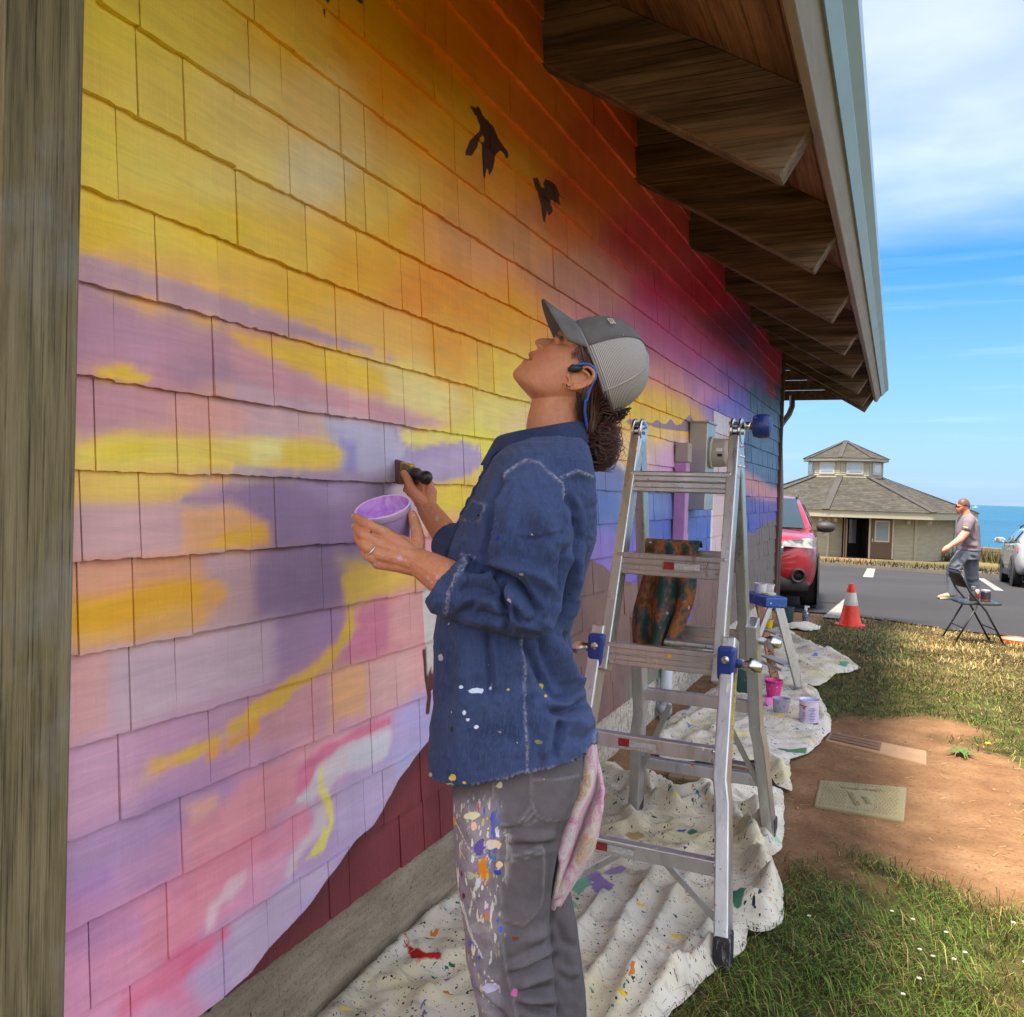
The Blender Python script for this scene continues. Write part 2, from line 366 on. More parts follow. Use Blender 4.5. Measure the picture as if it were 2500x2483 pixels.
farc = n.ramp(n.noise(w, .8, 6, .6), [(.3, rgb(89, 81, 51)), (.55, rgb(109, 98, 68)), (.75, rgb(72, 74, 42))])
n.set('Base Color', n.mix(far, n.mix(d, turf, soil), farc)); n.set('Roughness', .95); n.set('Specular IOR Level', .15)
n.bump(n.math('ADD', n.noise(w, 45, 6, .7), n.math('MULTIPLY', n.noise(w, 9, 3), 1.6)), .9, .012)
M['ground'] = n.mat
ground = struct(g.build('ground', M['ground'], smooth=True, fixn=False))
a = ground.data.attributes.new('dirt', 'FLOAT', 'POINT'); a.data.foreach_set('value', dirt_amount(X.ravel(), Y.ravel()).astype(np.float32))

# asphalt lot
n = NT('asphalt'); w = n.tc()
c = n.ramp(n.noise(w, .35, 5, .6), [(.3, rgb(40, 40, 41)), (.7, rgb(51, 50, 50))])
c = n.mix(n.mr(n.noise(w, 90, 2), .45, .75, 0, .4), c, rgb(64, 63, 63))
crack = n.vor(n.map((.35, .35, .35)), 1, 1, 'DISTANCE_TO_EDGE'); c = n.mix(n.mr(crack, 0, .008, .6, 0), c, rgb(37, 37, 38))
c = n.mix(n.mr(n.noise(n.map((.25, 1.6, 1)), 1.2, 4), .55, .72, 0, .35), c, rgb(52, 52, 52))
n.set('Base Color', c); n.set('Roughness', .9); n.set('Specular IOR Level', .25); n.bump(n.noise(w, 160, 2), .4, .006)
M['asphalt'] = n.mat
kA, kB = on_lot(2005, 1380)[:2], on_lot(2435, 1411)[:2]
kdir = (kB-kA)/np.linalg.norm(kB-kA); kn = np.array([-kdir[1], kdir[0]])
def far_line(x): return kA[1]+(x-kA[0])*kdir[1]/kdir[0]
lx = np.concatenate([np.linspace(-40, -3, 12), np.linspace(-2.8, 3, 30), np.linspace(3.5, 45, 16)])
G = []
for x in lx:
    y0 = float(lawn_edge(x))+.05*math.sin(x*7)+.03*math.sin(x*17+1); y1 = max(y0+1, float(far_line(x)))
    G.append([(x, y, float(lot_z(y))+.006) for y in np.linspace(y0, y1, 26)])
lot = MB(); lot.grid(G); struct(lot.build('parking_lot', M['asphalt'], smooth=True, fixn=False))
# pale kerb line, dry verge and path beyond the lot
M['kerb'] = flat('kerb_concrete', rgb(93, 88, 80), .9, var=.15, scale=3, bump=.2)
M['path'] = flat('path_concrete', rgb(80, 75, 69), .9, var=.12, scale=1.5, bump=.2)
def strip(name, o0, o1, h0, h1, mat, xr=(-34, 30), n=40):
    b = MB(); xs_ = np.linspace(xr[0], xr[1], n); rows = []
    for o, h in ((o0, None), (o0, h0), (o1, h1), (o1, None)):
        rows.append([(x+kn[0]*o, far_line(x)+kn[1]*o, float(lot_z(far_line(x)+kn[1]*o))+(h if h is not None else -.1)) for x in xs_])
    b.grid(rows); return struct(b.build(name, mat, fixn=False))
strip('kerb', 0.0, .16, .11, .11, M['kerb'])
strip('path', 2.1, 4.2, .05, .05, M['path'])
# painted bay markings
M['lotpaint'] = flat('worn_white_road_paint', rgb(126, 124, 119), .8, var=.12, scale=8)
def marking(a, b, w):
    a = on_lot(*a, .012); b = on_lot(*b, .012); m = MB(); d = (b-a); d /= np.linalg.norm(d); s = np.array([d[1], -d[0], 0])*w/2
    m.quad(a-s, a+s, b+s, b-s); return struct(m.build('bay_marking', M['lotpaint'], fixn=False))
marking((2119, 1409), (2127, 1388), .13*2); marking((2395, 1412), (2440, 1442), .18); marking((2028, 1508), (2078, 1462), .20)
# sea
n = NT('sea_water'); w = n.tc()
c = n.ramp(n.noise(n.map((.004, .02, 1)), 1.0, 6, .6), [(.3, rgb(12, 66, 92)), (.7, rgb(24, 88, 112))])
n.set('Base Color', c); n.set('Roughness', .35); n.set('Specular IOR Level', .25)
n.bump(n.noise(n.map((.05, .25, 1)), 1.0, 6, .7), 1.0, 2.0)
s = MB(); s.grid([[(x, y, -14.0) for x in np.linspace(-26000, 26000, 9)] for y in (62, 200, 800, 3000, 12000, 55000)])
struct(s.build('sea', n.mat, fixn=False))

# ================================================================== painted building
WX = -1.27
bld = thing('shingled_building', 'long wooden building with a sunset mural painted over its shingled side', 'building', (WX, 1.0, 0))
def wood(name, dark, mid, light, axis='Z', scale=1.0, blotch=None, bump=.5, rough=.75, knots=True):
    n = NT(name); s = {'X': (.6, 9, 9), 'Y': (9, .6, 9), 'Z': (9, 9, .6)}[axis]; v = n.map(tuple(q*scale for q in s))
    wrp = n.noise(n.map(tuple(q*.45*scale for q in s)), 1.5, 3, out='Color')
    vv = n.mix(.35, v, wrp, 'LINEAR_LIGHT')
    k = n.noise(vv, 2.2, 6, .65); fine = n.noise(n.map(tuple(q*(7 if q*1 > 1 else 1.2)*scale for q in s)), 2.0, 5, .7)
    c = n.ramp(k, [(.28, dark), (.48, mid), (.7, light)])
    c = n.mix(n.mr(fine, .52, .68), c, tuple(x*.42 for x in dark[:3])+(1,))
    if blotch: c = n.mix(n.mr(n.noise(n.map((1.4, 1.4, 1.4)), 2.2, 5, .6), .52, .70, 0, .75), c, blotch)
    if knots:
        kd = n.vor(n.map(tuple((2.2 if q > 1 else .9)*scale for q in s)), 1.3, 1); c = n.mix(n.mr(kd, .03, .075, .85, 0), c, tuple(x*.3 for x in dark[:3])+(1,))
    n.set('Base Color', c); n.set('Roughness', rough); n.set('Specular IOR Level', .3)
    n.bump(n.math('SUBTRACT', n.math('MULTIPLY', k, .5), fine), bump, .006); return n
M['post'] = wood('weathered_post', rgb(82, 74, 57), rgb(127, 114, 83), rgb(153, 139, 107), 'Z', 2.2, rgb(144, 146, 139), bump=.8).mat
M['rafter'] = wood('stained_rafter', rgb(56, 45, 36), rgb(104, 86, 69), rgb(146, 124, 102), 'X', 1.0, None, bump=.6).mat
M['soffit'] = wood('stained_soffit', rgb(70, 48, 36), rgb(128, 94, 72), rgb(162, 126, 98), 'Y', 1.0, rgb(106, 82, 66), bump=.5).mat
M['fascia'] = flat('taupe_fascia_paint', rgb(142, 138, 134), .7, var=.10, scale=6, bump=.15, stretch=(6, .6, 6))
M['flash'] = flat('pale_metal_edge', rgb(150, 182, 200), .4, .0, var=.06, scale=3, spec=.6)
M['roof'] = flat('roof_top', rgb(120, 116, 106), .9, scale=8, bump=.4)
M['backing'] = flat('dark_joint_paint', rgb(96, 50, 30), .9)  # dark red-brown paint of the backing seen in the shingle joints
M['trim'] = flat('dark_corner_trim', rgb(92, 66, 62), .7, var=.15, bump=.2)
M['cream'] = flat('cream_paint', rgb(214, 206, 180), .7)

# --- foundation
n = NT('board_formed_concrete'); w = n.tc()
c = n.ramp(n.noise(n.map((3, 1.2, 5)), 2.2, 7, .65), [(.25, rgb(104, 94, 80)), (.5, rgb(146, 134, 116)), (.75, rgb(178, 166, 146))])
hol = n.vor(n.map((1, 1, 1)), 9, 1); hm = n.mr(hol, .05, .085, 1, 0); c = n.mix(hm, c, rgb(58, 52, 46))
c = n.mix(n.mr(n.noise(w, 120, 3), .55, .7, 0, .6), c, rgb(92, 82, 68))
pale = n.mr(n.sep(w)[1], 3.2, 4.6); spk = n.mr(n.noise(w, 46, 4, .7), .42, .52)
c = n.mix(n.math('MULTIPLY', pale, spk), c, rgb(196, 192, 182))
c, _ = n.splat(c, n.map((1, 1, .45)), 42, [rgb(60, 60, 62), rgb(84, 70, 60), rgb(176, 120, 110)], .05, .2, .25)
n.set('Base Color', c); n.set('Roughness', .92); n.set('Specular IOR Level', .2)
n.bump(n.math('SUBTRACT', n.math('ADD', n.noise(w, 70, 6, .75), n.noise(n.map((1, 3, 24)), 3, 3)), n.math('MULTIPLY', hm, 1.5)), .7, .008)
M['concrete'] = n.mat
fo = MB(); fo.box((WX-.105, 5.6, -.14), (.206, 9.36, .742)); fo.build('foundation', M['concrete'], bld, bevel=.006)
# --- backing wall, with the shingles as its pieces
BASE, EXPO, NC = .235, .157, 19
wb = MB(); wb.box((WX-.098, 5.6, 1.85), (.19, 9.30, 3.2)); wall = wb.build('mural_wall', M['backing'], bld)
exec_mural = True

# ================================================================== the mural: colour as a painter laid it on the wall, placed by wall position
V2N = 2500/1932.0
MC = """180 60 240 208 84;350 60 238 204 92;550 60 232 182 70;700 60 232 158 22;850 60 236 138 8;950 60 228 118 36;180 150 230 202 92;300 180 228 206 104;450 180 226 204 128;620 200 232 196 130;750 170 236 154 26;850 250 236 168 50;
180 280 236 206 90;300 300 234 210 108;450 330 230 210 128;600 330 218 206 172;720 380 230 194 98;780 420 240 172 36;880 420 226 160 84;1000 450 218 156 112;1050 430 216 116 64;1100 350 208 98 62;1200 450 196 70 92;1250 560 204 60 116;1030 220 222 120 56;960 330 232 150 60;1120 250 204 92 62;
180 430 240 200 62;300 420 236 204 88;420 440 234 200 68;550 480 232 194 80;680 520 230 172 42;800 550 236 148 42;900 580 238 156 46;960 600 240 166 38;160 530 206 162 160;260 560 228 180 120;420 580 236 188 86;560 560 236 186 56;620 620 232 186 96;760 640 236 182 92;850 640 238 164 52;
200 620 184 134 166;170 700 196 140 160;400 660 186 138 164;470 650 218 156 128;540 680 238 190 68;630 690 238 194 72;700 720 238 210 150;780 700 240 210 130;850 680 240 176 70;920 700 242 194 78;980 720 242 204 96;320 690 196 140 166;300 640 190 140 170;
200 780 200 136 158;300 770 218 154 148;380 790 222 156 138;470 800 200 154 170;220 850 236 210 104;380 850 238 210 108;480 840 240 220 158;560 850 242 206 98;620 860 238 200 98;660 850 158 152 214;700 850 190 186 222;740 800 204 176 190;690 740 226 170 150;620 740 220 172 168;560 730 200 158 180;800 830 242 216 118;900 830 242 224 98;930 780 242 224 138;860 770 244 206 110;980 800 240 214 160;
200 920 230 192 122;300 920 232 186 108;200 1000 200 160 174;300 990 206 160 170;400 930 196 156 170;420 990 220 166 118;460 1000 232 176 78;520 950 142 118 162;600 960 136 114 160;650 960 136 122 174;680 940 158 148 200;620 920 158 128 180;760 960 200 176 200;850 960 240 208 90;830 1020 232 170 150;
200 1100 220 156 124;200 1170 230 172 78;330 1090 232 172 68;320 1150 226 172 118;420 1080 200 156 168;500 1100 148 122 170;570 1090 148 122 170;640 1090 158 122 170;680 1080 216 188 98;740 1080 226 192 98;720 1130 230 148 172;790 1150 230 158 170;
170 1260 222 168 168;260 1280 204 174 206;360 1260 208 178 210;450 1240 200 170 206;540 1200 174 138 192;600 1180 174 138 192;770 1180 232 152 170;700 1230 216 130 168;
180 1350 214 174 200;250 1450 204 160 202;330 1400 200 154 196;560 1340 200 150 188;660 1300 232 160 158;760 1260 230 172 170;790 1350 182 174 236;700 1330 222 160 188;
160 1530 204 154 202;300 1540 178 144 204;400 1500 190 150 202;500 1500 224 150 182;600 1420 232 168 190;720 1450 194 174 226;760 1440 184 174 236;500 1420 204 156 196;
150 1650 178 138 202;260 1640 180 144 202;380 1570 222 158 186;400 1620 236 158 186;460 1590 236 148 180;660 1560 184 160 218;720 1500 184 164 222;600 1540 206 170 214;
170 1760 200 144 198;240 1750 208 148 198;320 1720 240 158 190;400 1700 240 140 176;450 1690 226 158 200;500 1650 230 168 206;560 1680 186 170 228;620 1640 188 164 218;
160 1850 226 158 202;250 1820 236 158 196;350 1800 232 116 164;420 1770 204 160 206;500 1750 190 164 222;300 1860 238 136 180;400 1840 196 176 222;450 1800 194 174 222;280 1910 226 160 204;
1080 520 206 142 120;1130 560 204 136 130;1180 620 190 116 150;1260 600 196 78 136;1330 560 182 44 88;1300 660 204 100 160;1250 720 226 150 150;1230 780 242 190 72;1280 800 240 198 104;1330 750 212 140 190;1380 700 134 96 184;1400 640 96 66 140;1450 640 176 56 108;1400 760 108 104 204;1440 780 92 122 156;1430 850 78 114 158;1370 620 132 48 104;1180 760 240 182 80;1340 690 190 110 180;1360 790 150 120 210;1310 850 214 170 210;
1260 870 206 160 200;1200 860 232 196 140;1150 900 140 154 220;1140 950 112 146 220;1220 950 134 166 230;1300 950 124 158 232;1250 1000 104 132 228;1150 1050 172 144 236;1200 1060 152 124 240;1330 1000 90 130 224;1300 1080 120 110 236;1280 1130 120 112 238;1250 1180 118 110 240;1240 820 220 200 170;
1420 930 176 128 138;1440 960 196 126 124;1420 1000 84 106 220;1460 900 84 118 166;1440 1060 120 104 110"""
_mc = np.array([[float(t) for t in q.split()] for q in MC.replace('\n', '').split(';') if q.strip()])
MPX = _mc[:, :2]*V2N; MCOL = lin(_mc[:, 2:])
# strokes: native-pixel trace, half width, colour, softness, opacity
# soft-edged painted shapes: trace, edge softness, colour (A: upper left of the wall, B: lower left)
PA = [
 ([(48,35),(130,58),(280,102),(450,155),(620,212),(740,258),(820,290),(740,275),(620,250),(450,215),(280,160),(130,115),(48,105)],9,(190,150,170)),
 ([(45,112),(130,135),(185,160),(215,195),(225,250),(240,300),(200,320),(120,300),(48,330)],20,(188,142,170)),([(48,300),(140,296),(232,318),(232,356),(48,340)],22,(216,156,150)),([(85,318),(140,306),(215,320),(228,356),(150,347),(92,334)],7,(242,196,58)),
 ([(420,225),(520,250),(620,270),(790,315),(800,380),(720,365),(640,350),(560,300),(450,262)],12,(242,192,64)),([(240,288),(330,285),(430,300),(540,335),(530,372),(420,345),(300,350),(250,315)],14,(176,136,160)),
 ([(420,255),(520,290),(600,335),(720,380),(830,405),(950,445),(900,452),(760,435),(640,410),(540,385),(430,320)],12,(210,150,162)),([(430,345),(560,385),(660,400),(730,435),(640,428),(540,410),(430,385)],12,(200,166,186)),
 ([(800,320),(960,360),(1000,420),(940,440),(800,395)],20,(242,214,152)),([(50,345),(150,350),(270,385),(270,440),(150,450),(60,480)],24,(202,148,162)),([(270,385),(350,395),(460,410),(460,470),(350,475),(270,460)],20,(224,160,148)),([(460,410),(620,440),(640,480),(540,490),(460,470)],18,(210,168,172)),
 ([(48,510),(120,480),(250,482),(350,500),(450,490),(560,485),(680,495),(705,515),(690,545),(600,556),(450,550),(280,545),(120,545),(45,545)],14,(242,210,106)),([(80,505),(180,490),(240,505),(200,530),(100,530)],14,(244,204,68)),([(470,490),(540,485),(540,530),(470,540)],14,(244,226,166)),([(545,500),(630,500),(690,515),(640,540),(545,545)],12,(244,202,78)),
 ([(630,430),(720,440),(820,460),(860,520),(850,580),(700,585),(690,540),(705,510),(660,480)],12,(190,186,222)),([(680,480),(720,500),(720,560),(690,575),(695,530)],10,(152,146,208)),([(810,450),(830,480),(880,500),(840,505),(815,480)],7,(154,148,212)),([(430,560),(560,555),(690,560),(830,575),(700,585),(560,580)],9,(180,154,190)),
 ([(840,505),(920,495),(990,490),(1022,510),(1026,545),(1000,570),(930,588),(840,585),(820,550)],5,(172,154,208)),([(830,540),(900,530),(960,550),(900,580),(840,578)],12,(190,174,218)),([(822,462),(900,470),(990,480),(920,492),(850,500),(825,485)],6,(246,224,140)),
 ([(40,568),(290,572),(400,578),(320,615),(240,635),(140,635),(40,630)],16,(238,198,114)),([(40,640),(140,645),(290,640),(300,760),(40,770)],22,(208,166,172)),([(300,630),(400,605),(510,592),(800,592),(800,735),(640,735),(520,745),(505,690),(440,650),(380,640)],12,(152,126,168)),([(590,595),(760,592),(780,640),(650,640)],20,(166,146,188)),
 ([(300,660),(410,640),(500,690),(480,745),(300,755)],18,(224,170,132)),([(340,745),(410,710),(500,690),(510,720),(450,748)],9,(240,180,66)),([(870,600),(1060,595),(1060,640),(900,660)],16,(246,212,80)),([(880,670),(1060,650),(1060,690),(900,705)],16,(234,180,140)),([(880,720),(1060,700),(1060,760),(900,790)],16,(226,150,180)),
]
PB = [
 ([(75,30),(250,20),(385,10),(385,65),(250,80),(75,115)],18,(220,160,134)),([(75,200),(250,160),(385,140),(385,185),(250,205),(75,240)],16,(230,180,118)),([(75,120),(160,110),(250,85),(385,70),(385,130),(300,140),(250,150),(150,190),(75,200)],16,(240,174,58)),
 ([(385,15),(510,0),(510,160),(440,170),(430,100),(400,60)],18,(200,164,174)),([(385,60),(430,80),(440,110),(400,140)],14,(230,174,100)),([(510,0),(690,-20),(700,60),(710,125),(510,160)],16,(154,128,172)),([(700,60),(760,35),(840,40),(830,100),(715,125)],9,(230,196,98)),([(620,-60),(760,-70),(770,20),(640,10)],20,(150,126,172)),
 ([(65,240),(155,230),(155,420),(65,450)],18,(226,170,172)),([(160,230),(450,175),(550,160),(550,300),(300,380),(165,430)],22,(208,182,206)),([(550,155),(660,135),(640,230),(560,300)],20,(178,146,190)),
 ([(740,150),(815,115),(820,220),(740,250)],10,(214,128,164)),([(820,120),(895,100),(895,210),(820,220)],18,(234,168,164)),([(670,280),(770,260),(765,380),(675,410)],16,(232,178,140)),([(770,260),(865,230),(860,350),(770,380)],18,(226,176,172)),([(520,340),(670,290),(670,400),(520,470)],22,(216,156,170)),
 ([(735,125),(740,180),(700,250),(660,280),(600,330),(560,360),(520,385),(460,430),(390,470),(330,500),(250,525),(250,495),(330,470),(420,420),(515,345),(590,300),(650,260),(690,220),(715,170)],9,(240,194,74)),([(390,470),(460,430),(515,390),(515,420),(450,460),(390,490)],8,(244,172,72)),([(150,580),(250,500),(330,480),(250,545),(180,580)],16,(226,178,140)),
 ([(60,460),(240,420),(240,600),(60,660)],26,(206,162,200)),([(60,690),(165,640),(330,570),(330,640),(175,730),(60,790)],24,(182,150,200)),([(170,740),(330,660),(330,740),(175,820)],24,(196,150,196)),
 ([(340,650),(420,600),(520,520),(600,480),(605,590),(520,640),(430,680),(345,720)],22,(230,156,174)),([(420,600),(520,560),(525,640),(430,690)],16,(236,160,180)),([(340,600),(420,560),(420,600),(350,640)],12,(240,180,160)),
 ([(605,590),(615,540),(650,490),(700,460),(760,430),(820,410),(825,450),(800,490),(730,520),(690,540),(670,570),(640,585)],6,(218,210,228)),([(715,470),(780,440),(822,425),(815,480),(740,510),(715,515)],6,(212,212,238)),([(605,570),(610,520),(650,470),(720,430),(820,390),(825,408),(740,440),(660,490),(625,550)],7,(226,124,166)),
 ([(570,640),(620,600),(640,620),(630,660),(580,700),(500,740),(490,720),(560,680)],9,(238,152,184)),([(640,600),(672,600),(665,650),(620,700),(580,770),(570,760),(600,700),(640,650)],7,(220,202,222)),([(655,500),(665,560),(685,590),(692,640),(665,690),(620,730),(595,750),(615,725),(655,680),(675,640),(668,600),(645,560)],4,(240,232,128)),
 ([(250,870),(360,820),(360,740),(480,680),(480,760),(420,830),(360,910),(250,980)],18,(240,150,178)),([(385,880),(400,830),(440,780),(480,750),(480,780),(430,830),(400,890)],7,(232,198,218)),([(330,980),(360,930),(450,880),(440,900),(380,950),(330,1000)],10,(234,110,152)),([(180,1090),(200,1040),(320,960),(330,1000),(260,1050),(200,1100)],12,(240,126,166)),
 ([(450,870),(600,770),(660,740),(740,680),(600,840),(500,990),(455,1030)],14,(198,180,218)),([(690,560),(770,530),(830,490),(850,560),(760,660),(690,700)],14,(192,174,220)),([(830,470),(905,440),(910,470),(840,560)],10,(182,182,238)),
]
SHAPES = [([(146+1.0045*x, 586+1.0045*y) for x, y in q], sf, c) for q, sf, c in PA]+[([(98+1.0437*x, 1343+1.0437*y) for x, y in q], sf, c) for q, sf, c in PB]
ST = [
 # behind the woman and toward the corner
 ([(1050, 560), (1120, 600), (1180, 640)], 50, (214, 152, 128), .9, .5), ([(1560, 970), (1650, 1000), (1700, 1040)], 36, (246, 196, 70), .7, .85), ([(1500, 1000), (1600, 1040)], 30, (246, 202, 66), .7, .8),
 ([(1750, 1000), (1800, 1010)], 26, (126, 120, 222), .9, .7), ([(1700, 820), (1760, 850), (1800, 880)], 22, (186, 56, 120), .9, .6), ([(1620, 780), (1700, 830)], 40, (206, 96, 156), .9, .5),
 ([(1880, 880), (1893, 930), (1880, 980)], 16, (190, 56, 104), .6, .9),
 ([(1800, 1165), (1840, 1180), (1880, 1210)], 17, (198, 132, 132), .5, .95), ([(1800, 1230), (1840, 1245), (1885, 1250)], 26, (86, 104, 216), .6, .95), ([(1800, 1290), (1830, 1280)], 18, (88, 100, 220), .7, .9),
]
LAND = [(440, 2540), (501, 2483), (569, 2412), (611, 2376), (653, 2318), (705, 2266), (757, 2208), (793, 2156), (835, 2098), (867, 2053), (912, 2014), (932, 1982), (970, 1910), (996, 1872), (1035, 1823), (1061, 1794), (1120, 1700), (1200, 1600), (1300, 1480), (1400, 1380), (1442, 1365), (1480, 1385), (1502, 1414), (1520, 1412), (1545, 1424), (1580, 1412), (1620, 1420), (1628, 1505), (1640, 1518), (1662, 1510), (1684, 1520), (1694, 1470), (1704, 1412), (1730, 1400), (1760, 1370), (1790, 1345), (1811, 1329), (1826, 1300), (1840, 1302), (1862, 1280), (1892, 1268), (1960, 1268), (1960, 2700), (300, 2700)]
BIRD1 = [(1148, 260), (1154, 258), (1160, 265), (1163, 260), (1168, 260), (1174, 268), (1180, 282), (1196, 300), (1205, 310), (1215, 332), (1220, 345), (1228, 356), (1241, 373), (1242, 385), (1237, 388), (1233, 378), (1222, 367), (1214, 372), (1208, 376), (1204, 412), (1198, 420), (1194, 430), (1190, 412), (1186, 425), (1181, 438), (1177, 400), (1178, 350), (1184, 340), (1176, 330), (1168, 345), (1163, 365), (1154, 378), (1147, 380), (1134, 378), (1142, 355), (1152, 335), (1162, 326), (1172, 320), (1173, 305), (1163, 285), (1155, 272)]
BIRD2 = [(1299, 433), (1307, 436), (1311, 433), (1317, 440), (1321, 455), (1328, 460), (1326, 446), (1331, 437), (1340, 438), (1351, 448), (1361, 462), (1368, 476), (1378, 486), (1366, 478), (1364, 488), (1370, 502), (1352, 492), (1342, 486), (1350, 515), (1340, 530), (1336, 515), (1332, 545), (1328, 540), (1322, 520), (1318, 490), (1310, 465), (1303, 445)]
BIRD3 = [(793, -30), (812, -30), (812, 0), (806, 12), (802, 18), (797, 8)]
BIRD4 = [(787, 16), (794, 18), (796, 30), (793, 46), (789, 30)]
BIRD5 = [(850, -30), (880, -30), (886, 12), (868, -2)]
PANEL = [(1743, 1001), (1811, 1033), (1808, 1180), (1800, 1392), (1730, 1434), (1738, 1200)]
TREE = [(1030, 1436), (1062, 1432), (1066, 1590), (1056, 1640), (1044, 1640), (1036, 1560)]
BARK = [[(1036, 1440), (1040, 1520), (1046, 1570)], [(1052, 1470), (1050, 1540), (1058, 1580)], [(1036, 1590), (1042, 1660), (1048, 1700), (1044, 1740)], [(1050, 1600), (1054, 1680)]]
HILLS = [(1527, 1030), (1536, 1022), (1556, 1028), (1580, 1030), (1592, 1034), (1604, 1024), (1616, 1034), (1626, 1036), (1637, 1022), (1650, 1038), (1662, 1036), (1672, 1024), (1684, 1012), (1700, 1036), (1700, 1056), (1640, 1050), (1580, 1040), (1540, 1038)]
def poly_sd(poly, X, Y): return np.where(inside(poly, X, Y), 1, -1)*dist_poly(poly, X, Y, True)
def mural(P):
    """world points on the wall -> paint colour, colour of the crisp shapes, signed distance to them"""
    P = np.asarray(P, float); X, Y, D = proj(P); y, z = P[:, 1], P[:, 2]
    wx = (fnoise(y*3.1, z*6.0, 41)-.47)*46*np.clip(2.2/D, .3, 1.3); wy = (fnoise(y*3.7, z*5.0, 57)-.47)*36*np.clip(2.2/D, .3, 1.3)
    comb = (vnoise(y*34, z*5, 77)-.5)*13*np.clip(2.2/D, .25, 1.2)        # dry-brush edge
    Xw, Yw = X+wx*.8, Y+wy*.6
    col = np.zeros((len(P), 3)); wsum = np.zeros(len(P))
    for (a, b), c in zip(MPX, MCOL):
        d2 = ((Xw-a)*.72)**2+(Yw-b)**2; w = 1/(d2+26**2)**2.1
        wsum += w; col += w[:, None]*c
    col /= wsum[:, None]
    for q, sf, c in SHAPES:
        p0 = np.array(q); m = (X > p0[:, 0].min()-sf*3) & (X < p0[:, 0].max()+sf*3) & (Y > p0[:, 1].min()-sf*3) & (Y < p0[:, 1].max()+sf*3)
        if not m.any(): continue
        s = poly_sd(q, X[m]+wx[m]*.18, Y[m]+wy[m]*.18)+comb[m]*min(1.2, 6/sf+.4)+(fnoise(y[m]*11, z[m]*40, 15)-.47)*sf*1.3
        k = (.93*sstep(-sf*1.15, sf*1.15, s)*(.93+.14*vnoise(y[m]*7, z[m]*60, 19)))[:, None]; k = np.clip(k, 0, 1); col[m] = col[m]*(1-k)+lin(c)*k
    for pts, hw, c, soft, op in ST:
        p0 = np.array(pts); m = (X > p0[:, 0].min()-hw*3) & (X < p0[:, 0].max()+hw*3) & (Y > p0[:, 1].min()-hw*3) & (Y < p0[:, 1].max()+hw*3)
        if not m.any(): continue
        d, t = dist_poly(pts, X[m]+wx[m]*.35, Y[m]+wy[m]*.35, with_t=True); d = d+comb[m]*min(1, hw/22)
        soft = min(1.0, soft*1.35); k = op*.92*(1-sstep(hw*(1-soft), hw*(1+soft*.9), d)); k = k*(.9+.2*vnoise(y[m]*9, z[m]*90, 19))
        k = np.clip(k, 0, 1)[:, None]; col[m] = col[m]*(1-k)+lin(c)*k
    # broad mottling of the brushwork
    mt = (1.08+.24*(fnoise(y*3.3, z*17, 88, 3)-.44)+.09*(vnoise(y*17, z*4, 91)-.5))[:, None]; col = np.clip(col*mt, 0, .93)
    yl = sstep(.06, .25, np.minimum(col[:, 0], col[:, 1])-col[:, 2]); col[:, 1] *= 1-.11*yl; col[:, 2] *= 1-.32*yl; col = np.clip(col*(1+.10*yl)[:, None], 0, .95)
    bl = sstep(0, .2, col[:, 2]-col[:, 0])*(X > 1330)*(Y > 1050); col = col*(1-.42*bl)[:, None]
    pu = (col[:, 0] > col[:, 1])*sstep(-.05, .12, col[:, 2]-col[:, 1])*(X < 1400); col[:, 2] *= 1-.13*pu; col[:, 0] = np.minimum(col[:, 0]*(1+.05*pu), .93)
    up_ = sstep(2.0, 2.9, z)*sstep(2.2, 4.0, y); col = np.clip(col*(1+.35*up_)[:, None], 0, .93)      # paint lightened on the top courses to make up for the eave's shade
    # unfinished blue-grey upper corner runs ragged
    sd = poly_sd(LAND, X, Y+(fnoise(y*20, z*20, 5)-.47)*8); cb = np.zeros((len(P), 3))
    t = sstep(1050, 1320, X)[:, None]
    red = lin((112, 44, 50))+(lin((132, 58, 64))-lin((112, 44, 50)))*np.clip(fnoise(y*6, z*3, 23)*2-.4, 0, 1)[:, None]
    edge = np.clip(1-sd/34, 0, 1)[:, None]; red = red*(1-.55*edge)+lin((74, 34, 32))*.55*edge
    brn = lin((116, 84, 78))+(lin((134, 102, 90))-lin((116, 84, 78)))*np.clip(fnoise(y*4, z*4, 29)*2-.5, 0, 1)[:, None]
    grn = sstep(1500, 1580, X)*sstep(1600, 1680, Y+(fnoise(y*8, z*8, 31)-.47)*90)*(1-sstep(1640, 1700, X)); gmix = grn[:, None]*.85
    brn = brn*(1-gmix)+lin((98, 128, 112))*gmix
    far = sstep(1730, 1800, X)[:, None]; brn = brn*(1-far)+lin((112, 98, 90))*far
    cb = red*(1-t)+brn*t
    def put(s, c):
        nonlocal sd, cb
        k = (s > -3)[:, None] if np.ndim(c) == 1 else (s > -3)[:, None]
        cb = np.where(k & (s > sd)[:, None], c, cb); sd = np.maximum(sd, s)
    for b in (BIRD1, BIRD2, BIRD3, BIRD4, BIRD5):
        p0 = np.array(b); m = (X > p0[:, 0].min()-60) & (X < p0[:, 0].max()+60) & (Y > p0[:, 1].min()-60) & (Y < p0[:, 1].max()+60)
        s = np.full(len(P), -99.0)
        if m.any(): s[m] = poly_sd(b, X[m], Y[m])+(vnoise(y[m]*70, z[m]*14, 7)-.5)*4
        put(s, lin((84, 52, 46)))
    s = poly_sd(PANEL, X, Y); inner = (np.abs(dist_poly(PANEL, X, Y, True)) < 5) | (Y < 1060)
    put(s, np.where(inner[:, None], lin((222, 216, 226)), lin((218, 190, 190))))
    put(np.where((X < 1080) & (X > 1015), poly_sd(TREE, X, Y), -99), lin((222, 212, 206)))
